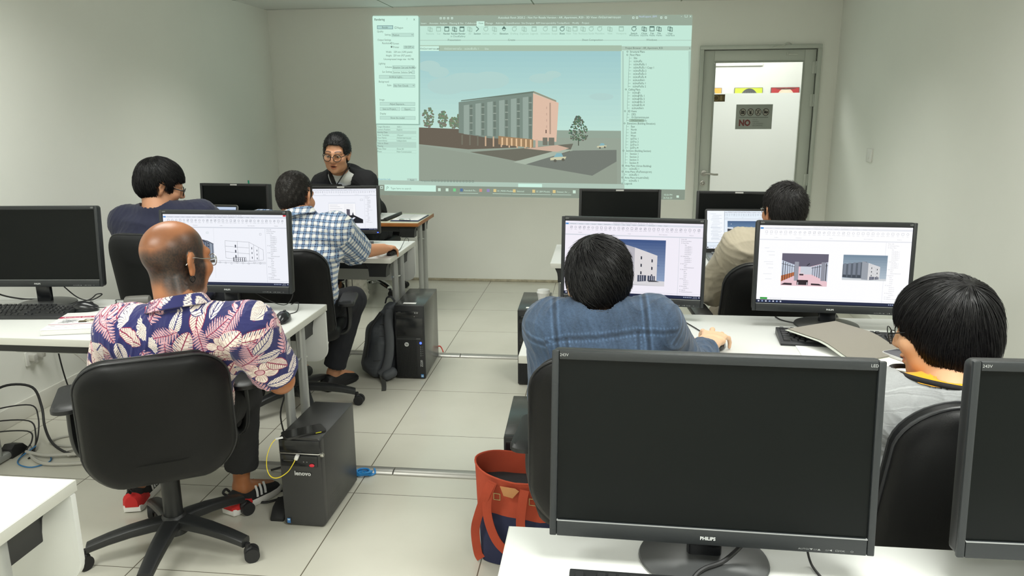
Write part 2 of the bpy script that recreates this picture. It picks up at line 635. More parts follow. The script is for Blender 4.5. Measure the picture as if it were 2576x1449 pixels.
for hz in (1.865, 1.60, 0.94, 0.30):
    h = MB().cyl((DX1 - 0.004, -0.03, hz - 0.05), (DX1 - 0.004, -0.03, hz + 0.05), 0.008, n=12)
    h.box((DX1 - 0.02, -0.0245, hz), (0.03, 0.004, 0.1), bev=0.001)
    h.build('hinge', m_doorpaint, door)
mb = MB()
mb.box((1.555, -0.026, 1.972), (0.075, 0.006, 0.012), bev=0.002)
mb.box((1.508, -0.026, 1.976), (0.010, 0.007, 0.022), bev=0.002)
mb.build('closer_mark', mat('paint_drip', (0.62, 0.64, 0.58), rough=0.5), door)
mb = MB().tube([(1.43, YB - 0.020, DZ + 0.018), (1.47, YB - 0.026, DZ + 0.026), (1.50, YB - 0.024, DZ + 0.045), (1.53, YB - 0.012, DZ + 0.036), (1.535, YB - 0.012, DZ + 0.022)], 0.004, n=8, smooth=4)
mb.tube([(1.385, YB - 0.023, DZ + 0.008), (1.405, YB - 0.025, DZ + 0.010), (1.43, YB - 0.022, DZ + 0.016)], 0.006, n=8, smooth=3)
struct('trim_4', mb, mat('paint_drip', (0.62, 0.64, 0.58)))

# corridor beyond the door
m_cw = mat('corridor_paint', (0.52, 0.52, 0.50), rough=0.6)
YC = 8.5
struct('floor_corridor', MB().box((1.3, (YB + YC) / 2 + 0.1, -0.05), (4.6, YC - YB, 0.1)), mat('corridor_floor', (0.6, 0.58, 0.5), rough=0.3))
struct('ceiling_corridor', MB().box((1.3, (YB + YC) / 2 + 0.1, 2.65), (4.6, YC - YB, 0.1)), m_cw)
mb = MB().box((1.3, YC + 0.05, 1.3), (4.6, 0.1, 2.6))
mb.box((1.32, YC - 0.008, 1.98), (0.62, 0.016, 0.035), bev=0.004)
mb.box((2.30, YC - 0.02, 1.3), (0.05, 0.04, 2.6), bev=0.004)
struct('wall_corridor', mb, m_cw)
struct('wall_corridor_left', MB().box((-0.95, (YB + YC) / 2 + 0.08, 1.3), (0.1, YC - YB - 0.05, 2.6)), m_cw)
struct('wall_corridor_right', MB().box((3.55, (YB + YC) / 2 + 0.08, 1.3), (0.1, YC - YB - 0.05, 2.6)), m_cw)
mb = MB()
mb.box(((-0.95 + XL * 0) / 2 + 0.4, YB + 0.13, 2.5), (1.0, 0.02, 0.3))
mb.box((1.3, YB + 0.13, 2.5), (4.6, 0.02, 0.2))
mb.box((2.7, YB + 0.13, 1.25), (1.75, 0.02, 2.5))
struct('wall_corridor_near', mb, m_cw)

# ------------------------------------------------------------------ light
def area(name, loc, size, power, color=(1, 1, 1), rot=(0, 0, 0), spread=180):
    l = bpy.data.lights.new(name, 'AREA')
    l.shape = 'RECTANGLE'; l.size, l.size_y = size
    l.energy = power; l.color = color; l.spread = R(spread)
    o = bpy.data.objects.new(name, l); COL.objects.link(o)
    o.location = loc; o.rotation_euler = rot
    return o


WARM = (0.985, 1.0, 0.945)
for i, (x, y, p, sp_) in enumerate(((-1.65, 5.0, 12, 112), (0.55, 5.0, 12, 112), (-1.85, 2.9, 20, 155), (0.70, 2.9, 18, 158), (-1.85, 0.8, 38, 158), (0.75, 0.8, 44, 160), (-0.5, -1.0, 36, 150))):
    area('ceiling_lamp', (x, y, CZ - 0.006), (1.15, 0.55), p, WARM, spread=sp_)
area('corridor_lamp', (1.3, 7.75, 2.58), (1.8, 0.6), 60, (1.0, 1.0, 0.965))

w = bpy.data.worlds.new('world'); scene.world = w
w.use_nodes = True
w.node_tree.nodes['Background'].inputs[0].default_value = (0.05, 0.055, 0.05, 1)
w.node_tree.nodes['Background'].inputs[1].default_value = 0.2

# ------------------------------------------------------------------ camera
cam = bpy.data.cameras.new('camera')
co = bpy.data.objects.new('camera', cam); COL.objects.link(co)
cam.sensor_fit = 'HORIZONTAL'; cam.sensor_width = 36.0
cam.lens = 1937.643 / 2576 * 36.0
cam.clip_start = 0.05
pi_, ya_, ro_ = 0.228825353, 0.115959781, -0.00688593938
fw = Vector((-math.sin(ya_) * math.cos(pi_), math.cos(ya_) * math.cos(pi_), -math.sin(pi_)))
rt = Vector((math.cos(ya_), math.sin(ya_), 0)); upv = rt.cross(fw)
r2 = rt * math.cos(ro_) + upv * math.sin(ro_)
u2 = -rt * math.sin(ro_) + upv * math.cos(ro_)
co.matrix_world = Matrix(((r2.x, u2.x, -fw.x, 0), (r2.y, u2.y, -fw.y, 0), (r2.z, u2.z, -fw.z, 1.54940), (0, 0, 0, 1)))
scene.camera = co

scene.view_settings.view_transform = 'Standard'
scene.view_settings.look = 'None'
scene.view_settings.exposure = 0.0
scene.view_settings.gamma = 1.0
scene.view_settings.use_curve_mapping = False
scene.cycles.max_bounces = 6
scene.cycles.diffuse_bounces = 4
scene.cycles.glossy_bounces = 3
scene.cycles.transmission_bounces = 4
scene.cycles.transparent_max_bounces = 8
scene.cycles.caustics_reflective = False
scene.cycles.caustics_refractive = False
scene.cycles.sample_clamp_indirect = 6.0
scene.cycles.use_denoising = True
scene.cycles.use_adaptive_sampling = True
scene.cycles.adaptive_threshold = 0.03
# ------------------------------------------------------------------ tables
m_wood_edge = mat('orange_wood', (0.36, 0.13, 0.03), rough=0.4, var=0.2, vscale=20, stretch=(1, 12, 12))
m_pres_top = mat('beige_laminate', (0.52, 0.50, 0.38), rough=0.35, var=0.04, vscale=12)


def desk(label, x0, x1, y0, z=0.73, depth=0.6, top=None, edge=None, name='training_table', cat='table', group='folding tables in rows', panel=True, inset=0.25):
    L = x1 - x0
    t = thing(name, label, cat, ((x0 + x1) / 2, y0 + depth / 2, 0), 0, group)
    hx, hy = L / 2, depth / 2
    top = top or m_white; edge = edge or m_edge
    tt = MB().box((0, 0, z - 0.014), (L - 0.004, depth - 0.004, 0.028), bev=0.0015).build('tabletop', top, t)
    mb = MB()
    for s in (-1, 1):
        mb.box((s * (hx - 0.001), 0, z - 0.0145), (0.002, depth, 0.0265), bev=0.0006)
        mb.box((0, s * (hy - 0.001), z - 0.0145), (L - 0.004, 0.002, 0.0265), bev=0.0006)
    mb.build('edge_band', edge, tt)
    for s, yy in ((-1, -hy + 0.075), (1, hy - 0.13)):
        MB().box((0, yy, z - 0.051), (L - 0.18, 0.035, 0.045), bev=0.004).build('beam', m_bracket, t)
    for sx in (-1, 1):
        x = sx * (hx - 0.05)
        for yy in (-hy + 0.26, -hy + 0.41):
            MB().cyl((x, yy, 0.03), (x, yy, z - 0.03), 0.019, n=20).build('leg', m_tube, t)
        MB().cyl((x, -hy + 0.20, z - 0.15), (x, -hy + 0.455, z - 0.19), 0.0065, n=10).build('hinge_rod', m_chrome, t)
        for yy, dd in ((-hy + 0.075, 0.085), (hy - 0.13, 0.11)):
            w = 0.10
            poly = [(-w / 2 - 0.03, 0), (w / 2 + 0.02, 0), (w / 2, -0.03), (w / 2, -0.085), (-w / 2, -0.085), (-w / 2, -0.03)]
            if sx < 0:
                poly = [(-p[0], p[1]) for p in poly][::-1]
            MB().prism(poly, -dd / 2, dd / 2, M=Matrix.Translation((sx * (hx - 0.09), yy, z - 0.029)) @ XZ, bev=0.004).build('bracket', m_bracket, t)
        ft = MB().box((x, -hy + 0.31, 0.0195), (0.046, 0.42, 0.033), bev=0.012).build('foot', m_tube, t)
        for s, ye in ((-1, -hy + 0.105), (1, -hy + 0.515)):
            prof = [(-0.05, 0.0), (0.055, 0.0), (0.055, 0.045), (0.03, 0.06), (-0.02, 0.045), (-0.05, 0.012)]
            if s > 0:
                prof = [(-p[0], p[1]) for p in prof][::-1]
            tag(MB().prism(prof, -0.028, 0.028, M=Matrix.Translation((x, ye, 0.0)) @ YZ, bev=0.005).build('foot_cap', m_rubber, ft), 'black plastic end cap')
    if panel:
        pl = L - inset - 0.004
        MB().prism(rrect(pl, 0.225, (0.055, 0.004, 0.004, 0.055), n=7), -0.008, 0.008,
                   M=Matrix.Translation((inset / 2 + 0.0, hy - 0.014, z - 0.03 - 0.1125)) @ XZ, bev=0.002).build('modesty_panel', m_white, t)
        mb = MB()
        for xx in (-0.3, 0.35):
            mb.box((xx * L, hy - 0.03, z - 0.06), (0.03, 0.02, 0.06), bev=0.002)
        mb.build('panel_bracket', m_bracket, t)
    return t


ZT = 0.73
desk('white folding table on the left where the man in the floral shirt sits', -2.735, -1.172, 2.52, inset=0.03)
desk('white folding table on the left where the man in the checked shirt rests his arm', -2.655, -1.172, 4.155, inset=0.02)
desk('white table end cut off by the bottom left corner', -2.66, -1.182, 0.893, inset=0.02)
desk('white folding table on the right where the person in the denim jacket holds a mouse', -0.27, 1.22, 2.488, inset=0.02)
desk('white folding table on the right carrying the laptop of the man in beige', -0.268, 1.222, 4.10, inset=0.02)
desk('white table in the right foreground under the big switched off monitor', -0.172, 1.318, 0.795, inset=0.02)
desk('orange edged table by the back wall with clipboard and papers on it', -2.82, -1.333, 5.50, z=0.735, depth=0.55, top=m_pres_top, edge=m_wood_edge, name='presenter_table', group=None, panel=False)


# ------------------------------------------------------------------ monitors
def philips(label, loc, yaw, tilt, zc, art=None, base_dy=0.02, logo=True, s=1.0):
    """panel centre at height zc over the floor, standing on a table at ZT"""
    t = thing('monitor', label, 'monitor', (loc[0], loc[1], ZT), R(yaw), 'wide black monitors with a round foot')
    W, H = 0.566, 0.345
    h = zc - ZT
    M = Matrix.Translation((0, 0, h)) @ Matrix.Rotation(-R(tilt), 4, 'X')
    mb = MB()
    mb.prism(rrect(W, H, 0.012, n=4), 0.0, -0.026, M=M @ XZ, bev=0.003)
    mb.loft([[M @ Vector((x, 0.026 + d, z)) for x, z in rrect(W * k, H * k, 0.04)] for d, k in ((-0.001, 0.9), (0.012, 0.84), (0.02, 0.7))])
    hs = mb.build('housing', m_black, t)
    bl, bt, bb = 0.0130, 0.0165, 0.031
    iw, ih = W - 2 * bl, H - bt - bb
    cz = (bb - bt) / 2
    mb = MB()
    for (xa, xb, za, zb) in ((-W / 2, -W / 2 + bl, -H / 2, H / 2), (W / 2 - bl, W / 2, -H / 2, H / 2), (-W / 2 + bl, W / 2 - bl, H / 2 - bt, H / 2), (-W / 2 + bl, W / 2 - bl, -H / 2, -H / 2 + bb)):
        mb.box(((xa + xb) / 2, -0.0035, (za + zb) / 2), (xb - xa - 0.0004, 0.009, zb - za - 0.0004), bev=0.0022)
    mb.xf(M)
    mb.build('bezel', m_brushed, t)
    if art is None:
        MB().box((0, -0.0012, cz), (iw, 0.0024, ih)).xf(M).build('screen', m_screen_off, t)
    else:
        sc_ = MB().box((0, -0.0012, cz), (iw, 0.0024, ih)).xf(M).build('screen', m_screen_off, t)
        art.build('screen_image', m_glowprint, sc_, planar(iw - 0.003, ih - 0.003, (0, -0.0025, cz), M))
    MB().box((0, -0.0052, -H / 2 + bb - 0.0012), (iw, 0.006, 0.0016)).xf(M).build('trim_strip', mat('strip_grey', (0.30, 0.31, 0.31), rough=0.3), t)
    mb = MB().box((0, 0.018, (h - 0.14) / 2 + 0.004), (0.062, 0.026, h - 0.14 + 0.03), bev=0.008)
    mb.box((0, 0.010, h - 0.155), (0.105, 0.03, 0.03), bev=0.010)
    mb.build('stand_neck', m_gloss, t)
    MB().lathe([(0.0, 0.0), (0.104, 0.0), (0.108, 0.003), (0.106, 0.007), (0.085, 0.013), (0.04, 0.018), (0.0, 0.019)], c=(0, base_dy, 0.0004), n=48, sx=1.1).build('stand_base', mat('foot_grey', (0.055, 0.057, 0.058), rough=0.32), t)
    c = Canvas(100, 10)
    c.text('PHILIPS', 50, 8, 9.0, S(205, 208, 208), 'c', bold=0.035, sx=1.0)
    tag(c.build('brand_mark', m_print, hs, planar(0.094, 0.0094, (0.0, -0.0082, -H / 2 + 0.0135), M)), 'pale maker lettering')
    for s_, xx in (('243V', -W / 2 + 0.022), ('LED', W / 2 - 0.020)):
        c = Canvas(20, 10)
        c.text(s_, 10, 8, 9, S(165, 167, 167), 'c')
        c.build('bezel_text', m_print, hs, planar(0.0164, 0.0082, (xx, -0.0082, H / 2 - 0.0075), M))
    c = Canvas(100, 10)
    for i, s_ in enumerate(('AUTO/\u25BC', '\u2299/\u25B2', '\u2299/\u25C4', '\u25A1/OK', '\u25CB')):
        c.text(s_, 4 + i * 22, 8, 7.0, S(150, 152, 152), 'c')
    c.build('button_marks', m_print, hs, planar(0.088, 0.0058, (W / 2 - 0.075, -0.0082, -H / 2 + 0.007), M))
    return t


def hp_monitor(label, loc, yaw, tilt, zc, art=None, w=0.49, h=0.31):
    t = thing('monitor', label, 'monitor', (loc[0], loc[1], ZT), R(yaw), 'black monitors with a pale tab on the top edge')
    hh = zc - ZT
    M = Matrix.Translation((0, 0, hh)) @ Matrix.Rotation(-R(tilt), 4, 'X')
    mb = MB()
    mb.prism(rrect(w, h, 0.006, n=3), 0.0, -0.034, M=M @ XZ, bev=0.003)
    mb.loft([[M @ Vector((x, 0.034 + d, z)) for x, z in rrect(w * k, h * k, 0.04)] for d, k in ((-0.001, 0.85), (0.014, 0.7))])
    mb.build('housing', m_black, t)
    b, bb = 0.0165, 0.023
    iw, ih = w - 2 * b, h - b - bb
    cz = (bb - b) / 2
    mb = MB()
    for (xa, xb, za, zb) in ((-w / 2, -w / 2 + b, -h / 2, h / 2), (w / 2 - b, w / 2, -h / 2, h / 2), (-w / 2 + b, w / 2 - b, h / 2 - b, h / 2), (-w / 2 + b, w / 2 - b, -h / 2, -h / 2 + bb)):
        mb.box(((xa + xb) / 2, -0.004, (za + zb) / 2), (xb - xa - 0.0004, 0.010, zb - za - 0.0004), bev=0.002)
    mb.xf(M).build('bezel', m_black, t)
    sc_ = MB().box((0, -0.001, cz), (iw, 0.002, ih)).xf(M).build('screen', m_screen_off, t)
    if art is not None:
        art.build('screen_image', m_glowprint, sc_, planar(iw - 0.002, ih - 0.002, (0, -0.0022, cz), M))
        mb = MB().box((w / 2 - 0.014, -0.0095, -h / 2 + 0.008), (0.009, 0.002, 0.005)).xf(M)
        tag(mb.build('power_light', mat('blue_led', (0.05, 0.10, 1.0), emit=3.0), t), 'small blue power light')
    mb = MB().box((0, -0.0095, h / 2 - 0.0075), (0.046, 0.002, 0.0085), bev=0.0008).xf(M)
    tag(mb.build('label_tab', mat('tab_grey', (0.62, 0.62, 0.6), rough=0.5), t), 'pale grey tab')
    MB().box((0, 0.045, hh / 2), (0.08, 0.03, hh * 0.98), bev=0.008).build('stand_neck', m_black, t)
    MB().prism(rrect(0.25, 0.20, 0.03), 0.0004, 0.014, M=Matrix.Translation((0, 0.02, 0)), bev=0.004).build('stand_base', m_black, t)
    return t


# ------------------------------------------------------------------ keyboard, mouse
KEYPROTO = {}


def key_mesh(w):
    if w not in KEYPROTO:
        mb = MB()
        k = 0.0155
        ww = 0.019 * w - 0.0035
        mb.loft([[(x, y, z) for x, y in rrect(ww * a, k * a, 0.002, n=2)] for z, a in ((0, 1.0), (0.004, 0.94), (0.0055, 0.86))])
        o = mb.build('key', m_black)
        KEYPROTO[w] = o.data
        bpy.data.objects.remove(o)
    return KEYPROTO[w]


def keyboard(label, loc, yaw, z=ZT, legends=True, keys=True):
    t = thing('keyboard', label, 'keyboard', (loc[0], loc[1], z), R(yaw), 'black computer keyboards')
    W, D = 0.448, 0.155
    prof = [(-D / 2, 0.0005), (D / 2, 0.0005), (D / 2, 0.024), (D / 2 - 0.012, 0.0255), (-D / 2 + 0.010, 0.0125), (-D / 2, 0.008)]
    MB().prism(prof, -W / 2, W / 2, M=YZ, bev=0.002).build('case', m_black, t)
    if not keys:
        return t
    rows = [[(0, 1)] + [(2 + i, 1) for i in range(4)] + [(6.5 + i, 1) for i in range(4)] + [(11 + i, 1) for i in range(4)] + [(15.5 + i, 1) for i in range(3)],
            [(i, 1) for i in range(13)] + [(13, 2)] + [(15.5 + i, 1) for i in range(3)] + [(18.9 + i, 1) for i in range(4)],
            [(0, 1.5)] + [(1.5 + i, 1) for i in range(12)] + [(13.5, 1.5)] + [(15.5 + i, 1) for i in range(3)] + [(18.9 + i, 1) for i in range(4)],
            [(0, 1.75)] + [(1.75 + i, 1) for i in range(11)] + [(12.75, 2.25)] + [(18.9 + i, 1) for i in range(3)],
            [(0, 2.25)] + [(2.25 + i, 1) for i in range(10)] + [(12.25, 2.75), (16.5, 1)] + [(18.9 + i, 1) for i in range(4)],
            [(0, 1.5), (1.5, 1.25), (2.75, 1.25), (4, 5.5), (9.5, 1.25), (10.75, 1.25), (12, 1.5), (13.5, 1.5), (15.5, 1), (16.5, 1), (17.5, 1), (18.9, 2), (20.9, 1)]]
    slope = math.atan2(0.013, D - 0.022)
    cnt = 0
    sx = 0.43 / (22.9 * 0.019)
    for r, row in enumerate(rows):
        y = D / 2 - 0.022 - r * 0.0205 - (0.006 if r else 0)
        z0 = 0.0125 + (y + D / 2 - 0.010) * math.tan(slope)
        for (x, w) in row:
            if cnt >= 100:
                break
            k = bpy.data.objects.new('key', key_mesh(w))
            COL.objects.link(k)
            k.parent = t
            k.location = (-0.215 + (x + w / 2) * 0.019 * sx, y, z0)
            k.rotation_euler = (slope, 0, 0)
            k.scale = (sx, 1, 1)
            cnt += 1
    if legends:
        c = Canvas(448, 155)
        rnd = random.Random(3)
        letters = ['1234567890-=', 'QWERTYUIOP[]', "ASDFGHJKL;'", 'ZXCVBNM,./']
        offs = [1, 1.5, 1.75, 2.25]
        for r, (row, o) in enumerate(zip(letters, offs)):
            y = D / 2 - 0.022 - (r + 1) * 0.0205 - 0.006
            for i, ch in enumerate(row):
                c.text(ch, 9 + (o + i + 0.3) * 19 * sx, (D / 2 - y) * 1000 + 1, 7.5, S(190, 192, 192), 'c')
        for i in range(3):
            for j in range(3):
                c.text(str(7 + j - 3 * i), 9 + (18.9 + j + 0.35) * 19 * sx, 22 + 27 + i * 20.5 + 20.5 - 20, 7.5, S(190, 192, 192), 'c')

        def mp(u, v):
            y = D / 2 - v * D
            return Vector(((u - 0.5) * W, y, 0.0125 + (y + D / 2 - 0.010) * math.tan(slope) + 0.0058)), Vector((0, -math.sin(slope), math.cos(slope)))
        c.build('key_legends', m_print, t, mp)
    return t


def mouse(label, loc, yaw, z=ZT):
    t = thing('mouse', label, 'mouse', (loc[0], loc[1], z), R(yaw), None)
    rings = []
    for i in range(13):
        f = i / 12
        y = -0.055 + 0.11 * f
        k = math.sin(PI * min(1, max(0.0, 0.04 + 0.92 * f))) ** 0.45
        hw = 0.030 * k
        hh = 0.036 * math.sin(PI * (0.06 + 0.86 * f) ** 0.85) ** 0.7
        ring = []
        for j in range(16):
            a = 2 * PI * j / 16
            ring.append((hw * math.cos(a) * (1.0 if math.sin(a) < 0 else 0.97), y, max(0.0006, 0.007 + hh * math.sin(a) if math.sin(a) > 0 else 0.007 + 0.0065 * math.sin(a))))
        rings.append(ring)
    MB().loft(rings).build('mouse_body', m_gloss, t)
    MB().cyl((-0.004, 0.028, 0.031), (0.004, 0.028, 0.031), 0.009, n=16).build('scroll_wheel', m_rubber, t)
    return t


# ------------------------------------------------------------------ pc towers
def hp_tower(label, loc, yaw, lit=True):
    t = thing('computer_tower', label, 'computer', (loc[0], loc[1], 0), R(yaw), 'black workstation towers with a ribbed lower front')
    W, H, D = 0.174, 0.445, 0.43
    MB().box((0, 0.006, H / 2 + 0.006), (W, D - 0.012, H - 0.008), bev=0.003).build('casing', m_towerside, t)
    mb = MB().box((0, -D / 2 + 0.006, H / 2 + 0.004), (W, 0.02, H - 0.004), bev=0.005)
    mb.build('front_panel', m_towerfront, t)
    y = -D / 2 - 0.004
    mb = MB()
    for i in range(22):
        mb.box((-0.078 + i * 0.0055, y - 0.0012, 0.125), (0.0026, 0.004, 0.225), bev=0.0008)
    mb.build('vent_ribs', m_towerfront, t)
    mb = MB().box((-0.012, y, 0.395), (0.135, 0.004, 0.038), bev=0.001)
    mb.box((0, y, 0.316), (0.155, 0.003, 0.11), bev=0.001)
    mb.build('drive_bay', m_gloss, t)
    c = Canvas(174, 445)
    for i in range(26):
        c.disc(-0 + 14 + i * 4.4, 445 - 247, 1.3, S(110, 112, 112), 8)
    c.rect(125, 445 - 250, 24, 4, S(120, 122, 122))
    c.text('DVD', 22, 445 - 405, 8, S(120, 120, 120))
    c.rect(118, 445 - 408, 7, 8, S(150, 150, 150)); c.rect(130, 445 - 408, 9, 8, S(150, 150, 150)); c.disc(118, 445 - 382, 3, S(140, 140, 140), 10)
    for i in range(5):
        c.rect(146, 445 - 203 + i * 13, 6, 9, S(95, 97, 97)); c.disc(160, 445 - 199 + i * 13, 2, S(130, 130, 130), 8)
    c.up()
    c.text('Z220', 158, 445 - 78, 19, S(190, 192, 192), 'l', bold=0.02, rot=-90)
    c.rect(146, 8 + 445 - 40, 16, 20, S(70, 130, 190))
    c.up()
    c.rect(148, 445 - 25, 12, 8, S(190, 215, 235))
    c.build('front_marks', m_print, t, planar(W, H, (0, y - 0.0018, H / 2)), eps=0.0004)
    c = Canvas(20, 20)
    c.disc(10, 10, 10, S(200, 202, 202), 28)
    c.up()
    c.text('hp', 10.2, 13.2, 13, S(40, 42, 44), 'c', bold=0.02, sx=0.9)
    tag(c.build('maker_badge', m_print, t, planar(0.026, 0.026, (-0.020, y - 0.0035, 0.214)), eps=0.0004), 'round pale badge')
    if lit:
        tag(MB().lathe([(0, 0), (0.007, 0), (0.006, 0.003), (0, 0.004)], n=16, M=Matrix.Rotation(R(90), 4, 'X'), c=(0.062, y - 0.001, 0.222)).build('power_button', mat('blue_led', (0.05, 0.10, 1.0), emit=3.0), t), 'glowing blue power button')
    tag(MB().box((-0.005, -0.165, H + 0.0025), (0.075, 0.028, 0.001)).build('asset_sticker', m_paper, t), 'white sticker')
    mb = MB()
    for sx in (-1, 1):
        for sy in (-1, 1):
            mb.cyl((sx * 0.065, sy * 0.17, 0), (sx * 0.065, sy * 0.17, 0.008), 0.012, n=12)
    mb.build('rubber_foot', m_rubber, t)
    return t


hp_tower('black workstation tower with lit blue button beside the dark backpack', (-1.098, 4.425), 2.0)
hp_tower('black workstation tower half hidden behind the denim jacket', (-0.372, 4.385), 1.0, lit=False)

# the tower with the phone on top
t = thing('computer_tower', 'dark grey desktop tower in the aisle with a yellow cable plugged in its front', 'computer', (-1.095, 2.735, 0), R(-1))
W, H, D = 0.166, 0.362, 0.365
m_len = mat('tower_charcoal', (0.040, 0.040, 0.040), rough=0.38, bump=0.1, bscale=500, var=0.06, vscale=3, bdist=0.0004)
MB().box((0, 0.012, H / 2 + 0.006), (W, D - 0.024, H - 0.012), bev=0.004).build('casing', m_len, t)
prof = rrect(W, H - 0.004, 0.012, n=5)
mb = MB().loft([[(x * k, -D / 2 + d, z + H / 2 + 0.004) for x, z in prof] for d, k in ((0.03, 1.0), (0.008, 1.0), (0.001, 0.975), (-0.002, 0.94))])
mb.build('front_panel', m_len, t)
y = -D / 2 - 0.002
MB().box((0, y + 0.004, H - 0.032), (W * 0.96, 0.016, 0.052), bev=0.004).build('drive_bay', m_gloss, t)
MB().box((-0.004, y + 0.001, H - 0.090), (W * 0.86, 0.010, 0.045), bev=0.003).build('port_panel', m_gloss, t)
mb = MB().tube([(-W / 2 + 0.004, y - 0.002, H - 0.060), (W / 2 - 0.01, y - 0.004, H - 0.060), (W / 2 + 0.004, y + 0.008, H - 0.058)], 0.0022, n=8)
mb.box((W / 2 + 0.002, y + 0.003, H - 0.064), (0.016, 0.014, 0.014), bev=0.005)
mb.build('silver_trim', m_steel, t)
mb = MB().lathe([(0.0062, 0), (0.0098, 0), (0.0098, 0.003), (0.0075, 0.004), (0.0062, 0.002)], n=20, sy=0.62, M=Matrix.Rotation(R(90), 4, 'X'), c=(0.046, y - 0.005, H - 0.104))
tag(mb.build('power_button', mat('red_ring', (0.6, 0.03, 0.05), rough=0.3, emit=0.15), t), 'red ringed power button')
c = Canvas(178, 362)
c.text('lenovo', 62, 362 - 215, 24, S(205, 206, 206), 'l', bold=0.03, sx=1.05)
c.build('maker_lettering', m_print, t, planar(W, H, (0, y - 0.0045, H / 2)), eps=0.0004)
c = Canvas(178, 362)
c.rect(16, 362 - 34, 14, 20, S(60, 120, 185)); c.up(); c.rect(18, 362 - 31, 10, 6, S(190, 215, 235))
tag(c.build('sticker', m_print, t, planar(W, H, (0, y - 0.0045, H / 2)), eps=0.0004), 'small blue sticker')
c = Canvas(178, 362)
c.rect(20, 88, 40, 2, S(80, 80, 80)); c.disc(104, 92, 2.5, S(120, 120, 120)); c.disc(118, 92, 2.5, S(120, 120, 120))
c.build('front_marks', m_print, t, planar(W, H, (0, y - 0.0045, H / 2)), eps=0.0004)
c = Canvas(100, 100)
for i in range(6):
    c.text('model serial input 100-240V', 2, 12 + i * 14, 9, S(90, 90, 88), 'l')
c.build('side_print', m_print, t, lambda u, v: (Vector((W / 2 + 0.0004, -0.14 + u * 0.11, 0.105 - v * 0.085)), Vector((1, 0, 0))))

t = thing('computer_tower', 'dark tower with greenish top beside the red and navy tote bag', 'computer', (-0.25, 2.765, 0), R(1.5))
MB().box((0, 0.008, 0.205), (0.175, 0.39, 0.39), bev=0.004).build('casing', m_towerside, t)
MB().box((0, -0.192, 0.2), (0.176, 0.02, 0.398), bev=0.006).build('front_panel', m_towerfront, t)
MB().box((0, -0.203, 0.36), (0.16, 0.004, 0.05), bev=0.002).build('drive_bay', m_gloss, t)




